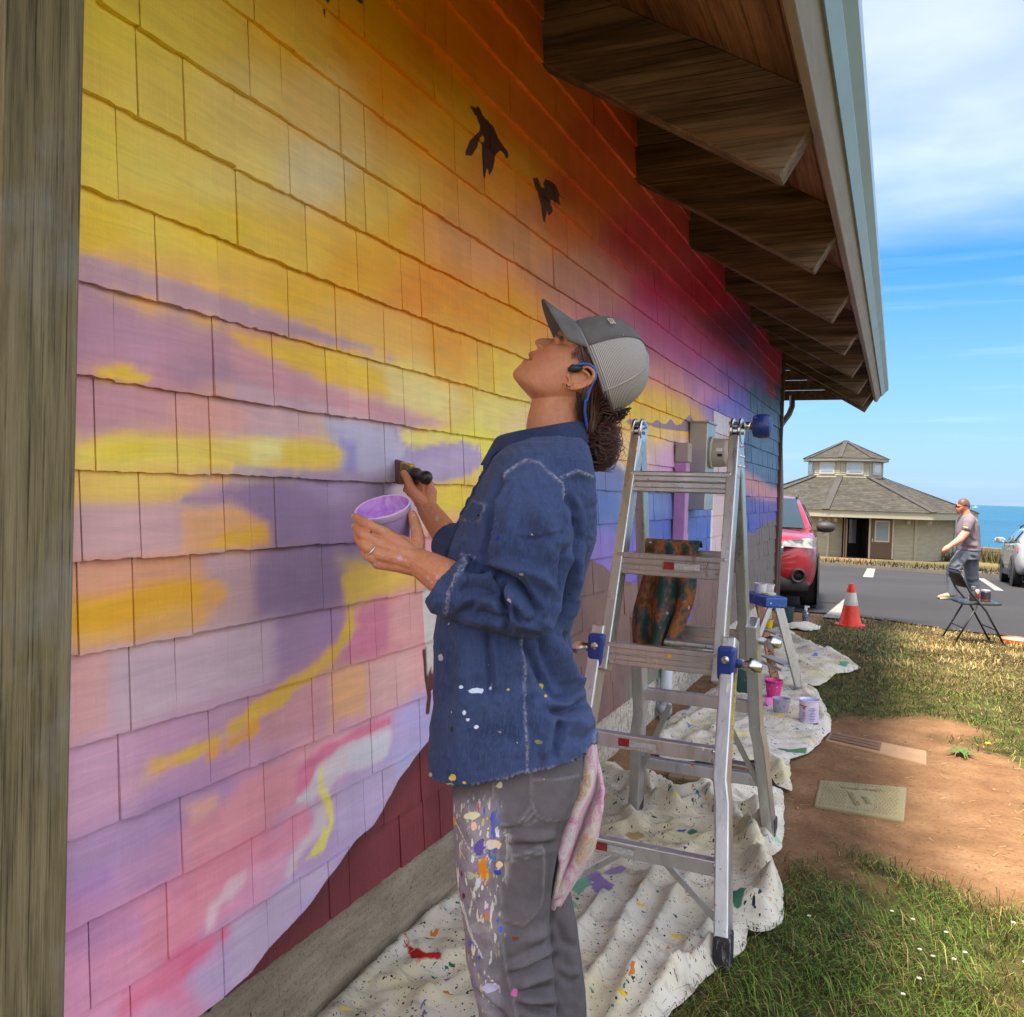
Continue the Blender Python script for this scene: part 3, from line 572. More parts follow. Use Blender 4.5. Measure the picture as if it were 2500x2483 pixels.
    for b in BARK: put(np.where((X < 1080) & (X > 1015), 5.0-dist_poly(b, X, Y), -99), lin((92, 46, 48)))
    s = np.where((Y < 1080) & (Y > 990), poly_sd(HILLS, X, Y), -99); hc = lin((160, 134, 152)); put(s, hc)
    # blue-grey underpainting at the far upper corner
    f = sstep(1822, 1840, X+(fnoise(y*3, z*10, 71)-.47)*50)*sstep(930, 985, Y+(fnoise(y*3, z*9, 73)-.47)*160)*(1-sstep(1140, 1180, Y)); col = col*(1-f[:, None])+lin((86, 118, 152))*f[:, None]
    return col, cb, sd
def mural_attr(me, P, k=None):
    c, cb, sd = mural(P); c = c if k is None else np.clip(c*k, 0, .95); n = len(P); o = np.ones((n, 1))
    for nm, v in (('Col', c), ('ColB', cb)):
        a = me.attributes.new(nm, 'FLOAT_COLOR', 'POINT'); a.data.foreach_set('color', np.hstack([v, o]).astype(np.float32).ravel())
    a = me.attributes.new('sd', 'FLOAT', 'POINT'); a.data.foreach_set('value', sd.astype(np.float32))
n = NT('mural_paint'); w = n.tc('Object')
geo = n.N.new('ShaderNodeNewGeometry').outputs['Position']
edge = n.math('ADD', n.attr('sd', 'Fac'), n.mr(n.noise(n.map((30, 90, 22), src=geo), 1, 3), 0, 1, -1.4, 1.4))
c = n.mix(n.mr(edge, -.8, .9), n.attr('Col'), n.attr('ColB'))
br = n.noise(n.map((9, 4.3, 47), (.22, 0, 0), src=geo), 1.0, 6, .68, 1.1); br2 = n.noise(n.map((9, 53, 4.1), (-.16, 0, 0), src=geo), 1.0, 5, .65, .8)
c = n.mix(1.0, c, n.mix(n.mr(br, .3, .72), (.88, .88, .89, 1), (1.09, 1.09, 1.08, 1)), 'MULTIPLY')
c = n.mix(1.0, c, n.mix(n.mr(br2, .3, .72), (.97, .97, .97, 1), (1.03, 1.03, 1.03, 1)), 'MULTIPLY')
lo = n.mr(n.noise(n.map((5, 5, 5), src=geo), 1, 3), .35, .65); n.set('Base Color', c); n.set('Roughness', n.mr(br, .3, .7, .42, .62)); n.set('Specular IOR Level', .35)
grain = n.noise(n.map((40, 117, 6.3), (.09, 0, 0), src=geo), 1.0, 5, .7, .7); pock = n.noise(n.map((1, 1, 1), src=geo), 240, 2, .5)
n.bump(n.math('ADD', n.math('ADD', n.math('MULTIPLY', grain, .8), n.math('MULTIPLY', br, .4)), n.math('MULTIPLY', pock, n.mr(lo, 0, 1, .1, .9))), .6, .003)
M['mural'] = n.mat
def shingle_geo(y0, y1, z0, r, cell):
    ny = max(2, int(round((y1-y0)/cell))); nz = max(3, int(round((EXPO+.03)/cell)))
    yy = np.linspace(y0, y1, ny+1); zz = np.linspace(0, EXPO+.03, nz+1)
    YY, ZZ = np.meshgrid(yy, zz); t = ZZ/(EXPO+.03)
    butt = .017+r.uniform(-.002, .0035); tilt = r.uniform(-.0022, .0022)
    XX = WX+butt*(1-t)+.003*t+tilt*((YY-y0)/(y1-y0)-.5)+.0012*np.sin(YY*37+r.uniform(0, 6))*(1-t)
    rag = (vnoise(YY*90, YY*0+z0*31, 3)-.5)*.005+r.uniform(-.0022, .0022)+r.uniform(-.006, .006)*(YY-.5*(y0+y1)); ZZ = z0+ZZ+rag*(1-t)**2
    front = np.stack([XX, YY, ZZ], -1); back = front.copy(); back[..., 0] = WX-.002
    n1 = ny+1; V = [front.reshape(-1, 3)]; Fc = [(i*n1+j, i*n1+j+1, (i+1)*n1+j+1, (i+1)*n1+j) for i in range(nz) for j in range(ny)]
    o = (nz+1)*n1
    bot = back[0]; lef = back[:, 0]; rig = back[:, -1]; V += [bot, lef, rig]
    Fc += [(o+j, o+j+1, j+1, j) for j in range(ny)]
    o2 = o+n1; Fc += [(i*n1, (i+1)*n1, o2+i+1, o2+i) for i in range(nz)]
    o3 = o2+nz+1; Fc += [(i*n1+ny, o3+i, o3+i+1, (i+1)*n1+ny) for i in range(nz)]
    return np.concatenate(V), Fc
def build_shingles():
    r = random.Random(11); items = []
    for k in range(NC):
        z0 = BASE+EXPO*k; y = .96-r.uniform(0, .2)
        while y < 10.24:
            wd = r.choice((.085, .11, .13, .15, .17, .19, .21, .24, .27))*r.uniform(.9, 1.1); y1 = min(y+wd, 10.24)
            if 10.24-y1 < .06: y1 = 10.24
            a = proj((WX, y, z0+.08)); b = proj((WX, y1, z0+.08)); c = proj((WX, (y+y1)/2, z0+EXPO)); d = proj((WX, (y+y1)/2, z0))
            vis = b[0] > 120 and -120 < c[1] and d[1] < 2600
            area = abs(b[0]-a[0])*abs(d[1]-c[1])*(1 if vis else 0)
            mx, my = (a[0]+b[0])/2, (c[1]+d[1])/2
            if 1120 < mx < 1470 and 1050 < my < 1900: area *= .02    # behind the painter
            items.append((area, y+.0013, y1-.0013, z0, r.random(), mx, my)); y = y1
    items.sort(key=lambda q: -q[0]); N1 = 298
    for i, (ar, y, y1, z0, s, mx, my) in enumerate(items[:N1]):
        fine = (1100 < mx < 1420 and 200 < my < 600) or (700 < mx < 950 and my < 120) or (600 < mx < 1100 and 1650 < my)
        V, Fc = shingle_geo(y, y1, z0, random.Random(s), .009 if fine else .0135)
        me = bpy.data.meshes.new('shingle'); me.from_pydata(V.tolist(), [], Fc); me.materials.append(M['mural']); me.update(); sharp(me, 35); mural_attr(me, V, .94+.11*s)
        link('shingle', me, wall)
    VV = []; FF = []; KK = []; o = 0
    for (ar, y, y1, z0, s, mx, my) in items[N1:]:
        if ar == 0 and mx < 100: continue
        V, Fc = shingle_geo(y, y1, z0, random.Random(s), .02 if (y < 6 or 1000 < my < 1500) else .03); VV.append(V); KK.append(np.full((len(V), 1), .94+.11*s)); FF += [tuple(q+o for q in f) for f in Fc]; o += len(V)
    V = np.concatenate(VV); me = bpy.data.meshes.new('shingle_field'); me.from_pydata(V.tolist(), [], FF); me.materials.append(M['mural']); me.update(); sharp(me, 35); mural_attr(me, V, np.concatenate(KK))
    q = link('shingle_field', me, wall); q['kind'] = 'stuff'
build_shingles()

# ================================================================== eave, post, corner
rd = np.array([.8555, -.5177]); rn = np.array([.5177, .8555]); T0 = np.array([-.394, 2.378])      # rafter direction, normal, tail corner (x, z)
def rp(s, h): q = T0-rd*s+rn*h; return q           # s metres up the slope from the tail, h above the rafter's underside
RY = [2.957, 4.20, 5.42, 6.665, 7.90, 9.12, 10.33, 11.02]
for y in RY:
    b = MB(); P = [rp(0, 0), rp(0, .285), rp(1.25, .285), rp(1.25, 0)]
    b.prism([(p[0], y, p[1]) for p in P], (0, .094, 0)); b.build('rafter', M['rafter'], bld, bevel=.005, seg=1)
# soffit boards running along the eave
for i in range(9):
    b = MB(); s0 = -.02+i*.142; s1 = s0+.138
    P = [rp(s0, .288), rp(s0+.004, .284), rp(s1-.004, .284), rp(s1, .288), rp(s1, .306), rp(s0, .306)]
    b.prism([(p[0], 1.2, p[1]) for p in P], (0, 9.96, 0)); b.build('soffit_board', M['soffit'], bld)
# blocking between the rafters above the shingles
for i in range(len(RY)-2):
    b = MB(); b.box((WX-.02, (RY[i]+.082+RY[i+1])/2, 3.165), (.04, RY[i+1]-RY[i]-.086, .26)); b.build('blocking', M['rafter'], bld)
b = MB(); P = [rp(-.04, .175), rp(-.04, .32), rp(-.002, .32), rp(-.002, .175)]; b.prism([(p[0], -1.0, p[1]) for p in P], (0, 12.2, 0)); b.build('fascia', M['fascia'], bld, bevel=.004, seg=1)
# folded metal roof edge
E = [(-.214, 2.578), (-.180, 2.618), (-.180, 2.626), (-.144, 2.652), (-.140, 2.700), (-.150, 2.700), (-.30, 2.765), (-.30, 2.66)]
b = MB(); b.prism([(x, -1.0, z) for x, z in E], (0, 12.22, 0)); b.build('metal_roof_edge', M['flash'], bld)
b = MB(); b.prism([(-.17, -1.0, 2.706), (-.17, -1.0, 2.722), (-4.2, -1.0, 5.16), (-4.2, -1.0, 5.10)], (0, 12.2, 0)); b.build('roof', M['roof'], bld)
b = MB(); b.prism([(-4.2, -1.0, 5.16), (-4.2, -1.0, 5.10), (-8.2, -1.0, 2.69), (-8.2, -1.0, 2.75)], (0, 12.2, 0)); b.build('far_roof', M['roof'], bld)
b = MB(); b.box((-4.3, 10.18, 1.5), (5.8, .12, 3.4)); b.box((-4.3, 1.06, 1.5), (5.8, .12, 3.4)); b.build('end_wall', M['trim'], bld)
for i in range(6):
    b = MB(); zb_ = 2.60+i*.125; xr_ = min(-.47, -.394-(zb_+.06-2.66)/.605); b.box(((-1.33+xr_)/2, 11.14, zb_), (xr_+1.33, .03, .119)); b.build('gable_board', M['soffit'], bld, bevel=.003, seg=1)
b = MB(); b.box((WX+.012, 10.275, 1.62), (.064, .066, 2.86)); b.build('corner_trim', M['trim'], bld, bevel=.003, seg=1)
M['spout'] = flat('brown_grey_downspout', rgb(112, 100, 94), .5, .1)
b = MB(); b.tube([at(1934, 968, 10.35), at(1934, 992, 10.30), at(1926, 1012, 10.26), at(1908, 1036, 10.2), at(1903, 1050, 10.18), (WX+.035, 10.36, 1.4), (WX+.035, 10.36, .1)], .034, 10); b.build('downspout', M['spout'], bld, smooth=True)
# near post
b = MB(); b.box((-1.27, .905, 1.6), (.14, .134, 3.8)); b.build('post', [M['post']], bld, bevel=.006)
b = MB(); b.box((-1.40, .875, 1.6), (.10, .06, 3.8)); b.build('post_trim', M['cream'], bld, bevel=.004)

# ================================================================== restroom building with cupola, far side of the lot
def restroom():
    D0 = 51.0; c0 = at(2057, 1300, D0); cx, cy = c0[0], c0[1]
    base = float(lot_z(cy-6))-.02
    k = D0/2100.0*.872; RW, RE, RC, RCE = 276*k, 332*k, 98*k, 112*k
    zl = lambda py, d=D0: float(at(2057, py, d)[2])
    zE0 = zl(1262, 45.5); zE1 = zE0+.36; zC0 = zl(1163, 48.8); zC1 = zl(1124, 48.8); zCE = zC1+.16; zA = zl(1077)
    # octagon angles measured from camera-right
    fx, fy = cx/math.hypot(cx, cy), cy/math.hypot(cx, cy); rx, ry = fy, -fx
    def pt(R, deg, z):
        a = radians(deg); return np.array([cx+R*(cos(a)*rx-sin(a)*fx), cy+R*(cos(a)*ry-sin(a)*fy), z])
    ANG = [7+45*i for i in range(8)]      # 7, 52, 97 face the camera
    R0 = thing('restroom_building', 'tan octagonal restroom with a windowed cupola across the lot', 'building', (cx, cy, base))
    sid = NT('tan_lap_siding'); z = sid.sep(sid.tc())[2]
    c = sid.mix(sid.mr(sid.noise(sid.map((1, 1, 6)), 1.5, 4), .3, .7), rgb(132, 130, 113), rgb(150, 145, 125)); sid.set('Base Color', c); sid.set('Roughness', .7); sid.set('Specular IOR Level', .3)
    sm = sid.mat; trim = flat('tan_trim_paint', rgb(147, 141, 124), .6); fas = flat('restroom_fascia', rgb(141, 138, 121), .6)
    rf = NT('asphalt_roof_shingles'); ob = rf.tc(); zz = rf.sep(ob)[2]
    q = rf.wave(rf.map((0, 0, 1)), 3.4, .25, 1, 3, 'Z'); nn = rf.noise(rf.map((3, 3, 9)), 1.3, 4, .6); cells = rf.vor(rf.map((2.0, 2.0, 7.2)), 1.0, 1, out='Color')
    c = rf.ramp(nn, [(.3, rgb(56, 55, 51)), (.55, rgb(70, 68, 62)), (.75, rgb(84, 81, 72))])
    sc_ = rf.N.new('ShaderNodeSeparateColor'); rf.L(cells, sc_.inputs[0]); c = rf.mix(1.0, c, rf.mix(sc_.outputs[0], (.78, .78, .78, 1), (1.12, 1.12, 1.10, 1)), 'MULTIPLY'); c = rf.mix(rf.mr(q, .0, .35, .55, 0), c, rgb(38, 37, 35)); rf.set('Base Color', c); rf.set('Roughness', .95); rf.set('Specular IOR Level', .1)
    rm = rf.mat; hip = flat('weathered_hip_cap', rgb(56, 54, 51), .95, var=.2, scale=2)
    # lapped siding: stepped courses on each wall face
    def clad(poly_a, poly_b, z0, z1, name, lap=.19):
        m = MB(); A, B = np.asarray(poly_a), np.asarray(poly_b); nrm = np.array([(B-A)[1], -(B-A)[0], 0]); nrm /= np.linalg.norm(nrm)
        if (A[:2]+nrm[:2]-np.array([cx, cy]))@(A[:2]-np.array([cx, cy])) < (A[:2]-np.array([cx, cy]))@(A[:2]-np.array([cx, cy])): nrm = -nrm
        z_ = z0
        while z_ < z1-.01:
            zt = min(z_+lap, z1); o = nrm*.03
            a0 = np.array([A[0], A[1], z_])+o; b0 = np.array([B[0], B[1], z_])+o; a1 = np.array([A[0], A[1], zt])+nrm*.004; b1 = np.array([B[0], B[1], zt])+nrm*.004
            m.quad(a0, b0, b1, a1); m.quad(np.array([A[0], A[1], z_]), np.array([B[0], B[1], z_]), b0, a0); z_ = zt
        return m.build(name, sm, R0, fixn=False)
    for i, a in enumerate(ANG):
        p, q_ = pt(RW, a, 0), pt(RW, a+45, 0)
        if i == 1:      # door face: siding left and right of the opening
            L = lambda t: p+(q_-p)*t
            clad(L(0), L(.245), base-.3, zE0+.2, 'siding'); clad(L(.84), L(1), base-.3, zE0+.2, 'siding'); clad(L(.245), L(.84), zE0-.02, zE0+.2, 'siding')
        else: clad(p, q_, base-.3, zE0+.2, 'siding')
        e = MB(); v = p-np.array([cx, cy, 0]); v[2] = 0; v /= np.linalg.norm(v); pc = p+v*.02; e.box((pc[0], pc[1], (base+zE0)/2), (.13, .13, zE0-base+.3)); e.build('corner_board', trim, R0)
    # fascia, soffit, roof planes, hip caps
    for i, a in enumerate(ANG):
        f = MB(); A, B = pt(RE, a, zE0), pt(RE, a+45, zE0); a2, b2 = pt(RE-.05, a, zE0), pt(RE-.05, a+45, zE0); h = np.array([0, 0, zE1-zE0])
        f.hexa([A, B, b2, a2, A+h, B+h, b2+h, a2+h]); f.build('eave_fascia', fas, R0)
        f = MB(); f.quad(A+(0, 0, .06), B+(0, 0, .06), pt(RW-.1, a+45, zE0+.06), pt(RW-.1, a, zE0+.06)); f.build('soffit', trim, R0, fixn=False)
        f = MB(); f.quad(pt(RE+.08, a, zE1), pt(RE+.08, a+45, zE1), pt(RC-.05, a+45, zC0), pt(RC-.05, a, zC0)); f.build('roof_plane', rm, R0, fixn=False)
        f = MB(); f.beam(pt(RE+.06, a, zE1+.03), pt(RC, a, zC0+.03), .34, .05); f.build('hip_cap', hip, R0)
        # cupola
        A, B = pt(RC, a, zC0-.05), pt(RC, a+45, zC0-.05); clad(A, B, zC0-.05, zC1, 'cupola_siding', .12)
        d = B-A; mid = (A+B)/2; W = np.linalg.norm(d)*.60; d = d/np.linalg.norm(d); o = (mid-np.array([cx, cy, mid[2]])); o /= np.linalg.norm(o); zw0, zw1 = zC0+.14, zC1-.06
        def pane(name, w, z0, z1, off, m_, par):
            g_ = MB(); P = [mid-d*w/2, mid+d*w/2, mid+d*w/2-o*.06, mid-d*w/2-o*.06]; P = [np.array([x[0], x[1], 0])+o*off for x in P]
            g_.hexa([x+(0, 0, z0) for x in P]+[x+(0, 0, z1) for x in P]); return g_.build(name, m_, par)
        wf = pane('cupola_window', W, zw0, zw1, .06, M.setdefault('whitepaint', flat('white_paint', rgb(155, 155, 152), .5, var=.05)), R0)
        gl = M.setdefault('skyglass', glass_mat('window_glass', (.16, .22, .27, 1), .08)); pane('pane', W-.26, zw0+.13, zw1-.13, .075, gl, wf)
        f = MB(); f.quad(pt(RCE, a, zC1), pt(RCE, a+45, zC1), pt(RCE, a+45, zCE), pt(RCE, a, zCE)); f.quad(pt(RCE, a, zC1), pt(RCE, a+45, zC1), pt(RC-.1, a+45, zC1), pt(RC-.1, a, zC1)); f.build('cupola_fascia', fas, R0, fixn=False)
        f = MB(); f.add([pt(RCE+.05, a, zCE), pt(RCE+.05, a+45, zCE), pt(0, 0, zA)], [(0, 1, 2)]); f.build('cupola_roof', rm, R0, fixn=False)
        f = MB(); f.beam(pt(RCE+.04, a, zCE+.02), pt(.05, a, zA+.02), .24, .04); f.build('cupola_hip', hip, R0)
    # doorway
    p, q_ = pt(RW, ANG[1], 0), pt(RW, ANG[2], 0); d = (q_-p); Lw = np.linalg.norm(d); d /= Lw; o = np.array([d[1], -d[0], 0]);
    if o@(p-np.array([cx, cy, 0])) < 0: o = -o
    zb = base; zt = zE0-.04
    def slab(name, t0, t1, z0, z1, off, th, m_, par=None):
        b_ = MB(); A = p+d*t0*Lw+o*off; B = p+d*t1*Lw+o*off; P = [A, B, B-o*th, A-o*th]; b_.hexa([np.array([x[0], x[1], z0]) for x in P]+[np.array([x[0], x[1], z1]) for x in P]); return b_.build(name, m_, par or R0)
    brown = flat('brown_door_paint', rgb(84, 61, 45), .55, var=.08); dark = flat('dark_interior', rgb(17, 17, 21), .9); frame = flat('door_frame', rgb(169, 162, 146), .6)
    dr = slab('door', .27, .515, zb, zt-.03, .06, .06, brown); slab('pane', .315, .455, zb+.95, zt-.16, .068, .03, M['skyglass'], dr); slab('pane_trim', .300, .470, zb+.88, zt-.09, .063, .02, frame, dr)
    slab('door_lever', .49, .505, zb+.86, zb+1.06, .14, .06, M.setdefault('chrome', flat('brushed_steel', rgb(164, 164, 164), .3, 1.0)), dr)
    slab('jamb', .515, .535, zb, zt, .05, .1, frame); slab('jamb', .80, .82, zb, zt, .05, .1, frame); slab('jamb', .25, .268, zb, zt, .05, .1, frame)
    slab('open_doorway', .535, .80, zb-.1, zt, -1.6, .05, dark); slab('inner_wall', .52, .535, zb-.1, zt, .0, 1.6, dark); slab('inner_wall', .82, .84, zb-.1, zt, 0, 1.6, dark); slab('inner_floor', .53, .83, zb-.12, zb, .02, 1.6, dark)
    slab('far_window', .58, .665, zb+.7, zt-.12, -1.5, .04, M['skyglass'])
    od = MB(); A = p+d*.80*Lw+o*.03; B = A+o*.86+d*.16; od.hexa([np.array([x[0], x[1], zb]) for x in (A, B, B+d*.05, A+d*.05)]+[np.array([x[0], x[1], zt-.04]) for x in (A, B, B+d*.05, A+d*.05)]); od.build('open_door', brown, R0)
    sg = slab('notice', .995, 1.045, zt-1.0, zt-.18, .05, .02, M['whitepaint'])
    rg = MB(); cc = p+d*1.02*Lw+o*.075; rg.tube([cc+np.array([0, 0, zt-.48])+.085*(cos(t)*d+np.array([0, 0, sin(t)])) for t in np.linspace(0, 2*pi, 17)], .012, 6); rg.tube([cc+d*.06+np.array([0, 0, zt-.54]), cc-d*.06+np.array([0, 0, zt-.42])], .012, 6); rg.build('prohibition_mark', flat('sign_ink', rgb(51, 51, 54), .6), sg)
    for t in (.10, .93, 1.10, -.14):
        l = MB(); cc = p+d*t*Lw+o*.18; l.box((cc[0], cc[1], zE0-.16), (.2, .2, .24)); l.build('wall_light', M['whitepaint'], R0, bevel=.05)
restroom()

# beach grass hummocks, far bank wall, little boat
n = NT('beach_grass'); n.set('Base Color', n.ramp(n.noise(n.tc(), 2.2, 3), [(.3, rgb(63, 61, 35)), (.7, rgb(92, 84, 56))])); n.set('Roughness', .9); n.set('Specular IOR Level', .1)
def tuft_field(name, x0, x1, y0, y1, cnt, h, mat, label, seed):
    r = np.random.default_rng(seed); bx = r.uniform(x0, x1, cnt); by = r.uniform(y0, y1, cnt); bz = np.array(lot_z(by))+np.where(by > 50, (fnoise(bx*.5, by*.5, 9)-.4)*.9*sstep(50, 58, by), 0)-.03
    an = r.uniform(0, 2*pi, cnt); hh = h*r.uniform(.5, 1.2, cnt); w = .03+hh*.03; le = r.uniform(.1, .45, cnt)*hh
    P = np.zeros((cnt, 3, 3)); dx, dy = np.cos(an), np.sin(an)
    P[:, 0] = np.stack([bx-dy*w, by+dx*w, bz], 1); P[:, 1] = np.stack([bx+dy*w, by-dx*w, bz], 1); P[:, 2] = np.stack([bx+dx*le, by+dy*le, bz+hh], 1)
    me = bpy.data.meshes.new(name); me.from_pydata(P.reshape(-1, 3).tolist(), [], [(3*i, 3*i+1, 3*i+2) for i in range(cnt)]); me.materials.append(mat); o = link(name, me); o['kind'] = 'stuff'; tag(o, label, 'grass'); return o
tuft_field('beach_grass', -14, 24, 52.5, 61, 9000, .75, n.mat, 'tall pale beach grass along the bluff above the sea', 4)
verge = NT('dry_verge_grass'); verge.set('Base Color', verge.ramp(verge.noise(verge.tc(), 1.1, 3), [(.3, rgb(49, 56, 24)), (.5, rgb(75, 64, 38)), (.7, rgb(85, 75, 49))])); verge.set('Roughness', .95)
def verge_field():
    r = np.random.default_rng(8); cnt = 9000; t = r.uniform(-20, 22, cnt); o = np.where(r.random(cnt) < .6, r.uniform(.25, 2.0, cnt), r.uniform(4.3, 6.5, cnt)); bx = t+kn[0]*o; by = far_line(t)+kn[1]*o; bz = lot_z(by)-.02+.02
    an = r.uniform(0, 2*pi, cnt); hh = r.uniform(.06, .26, cnt); w = .03; dx, dy = np.cos(an), np.sin(an)
    P = np.zeros((cnt, 3, 3)); P[:, 0] = np.stack([bx-dy*w, by+dx*w, bz], 1); P[:, 1] = np.stack([bx+dy*w, by-dx*w, bz], 1); P[:, 2] = np.stack([bx+dx*hh*.5, by+dy*hh*.5, bz+hh], 1)
    me = bpy.data.meshes.new('verge_grass'); me.from_pydata(P.reshape(-1, 3).tolist(), [], [(3*i, 3*i+1, 3*i+2) for i in range(cnt)]); me.materials.append(verge.mat); q = link('verge_grass', me); q['kind'] = 'stuff'; tag(q, 'patchy dry grass between the kerb and the restroom path', 'grass')
verge_field()
def bank_wall():
    R0 = thing('timber_bank_wall', 'low weathered timber retaining wall beside the restroom below the beach grass', 'wall', on_lot(2400, 1385))
    m = flat('bleached_timber', rgb(118, 106, 90), .9, var=.15, scale=1.2, stretch=(1, 1, 4))
    a, b = at(2334, 1370, 51.5), at(2600, 1392, 46)
    for i in range(4):
        q = MB(); h = i*.27; q.beam(a+(0, 0, h), b+(0, 0, h), .22, .25); q.build('timber', m, R0, bevel=.02, seg=1)
bank_wall()
def boat():
    c = at_y(2381, 1240, 1500.0); R0 = thing('fishing_boat', 'tiny white boat far out on the sea near the horizon', 'boat', c)
    wm = M['whitepaint']; b = MB(); L = 9.0; B = 2.6
    b.add([c+np.array(p) for p in [(-L/2, -B/2, 0), (L*.3, -B/2, 0), (L/2, 0, .3), (L*.3, B/2, 0), (-L/2, B/2, 0), (-L/2, -B/2, 1.3), (L*.3, -B/2, 1.5), (L*.58, 0, 1.9), (L*.3, B/2, 1.5), (-L/2, B/2, 1.3)]], [(0, 1, 6, 5), (1, 2, 7, 6), (2, 3, 8, 7), (3, 4, 9, 8), (4, 0, 5, 9), (5, 6, 7, 8, 9), (0, 4, 3, 2, 1)]); b.build('hull', wm, R0)
    b = MB(); b.box(c+np.array([.4, 0, 2.3]), (2.6, 1.9, 1.9)); b.build('cabin', wm, R0, bevel=.2)
boat()

# ================================================================== parked cars
def car(name, label, origin, heading, paint, L=4.6, W=1.84, H=1.70, style=0, glass=None):
    """origin: ground point under the middle of the front axle; heading: unit vector of the car's nose. Local s runs from the nose to the tail, t to the car's left, z up."""
    fwd_ = np.array([heading[0], heading[1], 0.0]); fwd_ /= np.linalg.norm(fwd_); lef = np.array([-fwd_[1], fwd_[0], 0.0]); o = np.asarray(origin, float)
    slope = np.array([0, 0, 0.0397])        # lot falls with y
    def P(s, t, z):
        q = o-fwd_*(s-.92)+lef*t; return np.array([q[0], q[1], o[2]-(q[1]-o[1])*.0397+z])
    R0 = thing(name, label, 'car', o)
    hw = W/2
    # side profile: s, sill z, belt z (shoulder), lower half width, shoulder half width
    ST_ = [(0.00, .48, .74, .52, .50), (.06, .34, .92, .72, .70), (.22, .26, 1.00, .86, .83), (.5, .25, 1.045, .91, .88), (.92, .25, 1.075, .92, .90), (1.35, .25, 1.10, .92, .905), (2.2, .25, 1.10, .92, .90), (3.2, .25, 1.12, .92, .90), (3.9, .27, 1.13, .92, .895), (4.3, .32, 1.12, .90, .86), (4.52, .40, 1.06, .84, .80), (L, .50, .98, .74, .72)]
    rings = []
    for s, zs, zb, w0, w1 in ST_:
        w0 *= hw/.92; w1 *= hw/.92; zm = zs+(zb-zs)*.55
        half = [(0, zs), (w0*.8, zs), (w0*.97, zs+.05), (w0, zm-.12), (w0*1.0, zm), (w1*1.0+.012, zb-.10), (w1, zb-.03), (w1*.95, zb), (w1*.7, zb+.025), (w1*.35, zb+.04), (0, zb+.045)]
        ring = [P(s, t, z) for t, z in half]+[P(s, -t, z) for t, z in half[::-1][1:-1]]; rings.append(ring)
    b = MB(); b.loft(rings); body = b.build('body', paint, R0)
    sd = body.modifiers.new('sub', 'SUBSURF'); sd.levels = 2; sd.render_levels = 2; sharp(body.data, 60)
    # greenhouse
    GH = [(1.22, 1.10, .80, .0), (1.55, 1.33, .74, 0), (1.95, 1.55, .66, 0), (2.25, 1.63, .63, 0), (2.9, 1.655, .62, 0), (3.5, 1.63, .61, 0), (4.0, 1.55, .60, 0), (4.25, 1.36, .66, 0), (4.42, 1.12, .74, 0)]
    sc = H/1.70
    gr = []
    for s, zt, wt, _ in GH:
        wb = .86*hw/.92; wt *= hw/.92; zb = 1.07; zt = zb+(zt-zb)*(H-1.07)/(1.655-1.07)*.985
        half = [(0, zb), (wb, zb), (wb*.985, zb+(zt-zb)*.25), (wt+(wb-wt)*.45, zb+(zt-zb)*.62), (wt*1.03, zt-.05*min(1, (zt-zb)*4)), (wt*.93, zt-.012), (wt*.5, zt+.012), (0, zt+.018)]
        gr.append([P(s, t, z) for t, z in half]+[P(s, -t, z) for t, z in half[::-1][1:-1]])
    b = MB(); b.loft(gr); ro = b.build('cabin', paint, R0); sd = ro.modifiers.new('sub', 'SUBSURF'); sd.levels = 2; sd.render_levels = 2; sharp(ro.data, 60)
    glass = glass or M.setdefault('carglass', glass_mat('car_glass', (.015, .03, .035, 1), .05))
    blk = M.setdefault('blackplastic', flat('black_plastic', rgb(44, 46, 50), .6, var=.1, scale=40)); rub = M.setdefault('rubber', flat('tyre_rubber', rgb(34, 34, 36), .85, var=.15, scale=30, bump=.2)); chrome = M.setdefault('alloy', flat('alloy_wheel', rgb(170, 172, 176), .3, .9, var=.06))
    def skin(name, pts, m_, off=.012, nu=8, nv=5, par=None):
        """curved panel: bilinear patch of (s,t,z) corners with an outward bulge"""
        A, B, C, D_ = [np.array(q, float) for q in pts]; G = []; nrm = None
        for v in np.linspace(0, 1, nv):
            row = []
            for u in np.linspace(0, 1, nu):
                q = (A*(1-u)+B*u)*(1-v)+(D_*(1-u)+C*u)*v; row.append(q)
            G.append(row)
        G = np.array(G); n_ = np.cross(B-A, D_-A); n_ /= np.linalg.norm(n_)
        if n_@((A+B+C+D_)/4-np.array([2.3, 0, .75])) < 0: n_ = -n_
        U, V = np.meshgrid(np.linspace(-1, 1, nu), np.linspace(-1, 1, nv)); G = G+n_*(off+.02*((1-U**2)*(1-V**2)))[..., None]
        m = MB(); m.grid([[P(*q) for q in row] for row in G]); return m.build(name, m_, par or R0, smooth=True, fixn=False)
    hs = hw/.92; zt = H-.05
    wsh = skin('windshield', [(1.27, -.74*hs, 1.12), (1.27, .74*hs, 1.12), (2.0, .585*hs, zt-.06), (2.0, -.585*hs, zt-.06)], glass, .03, 12, 6)
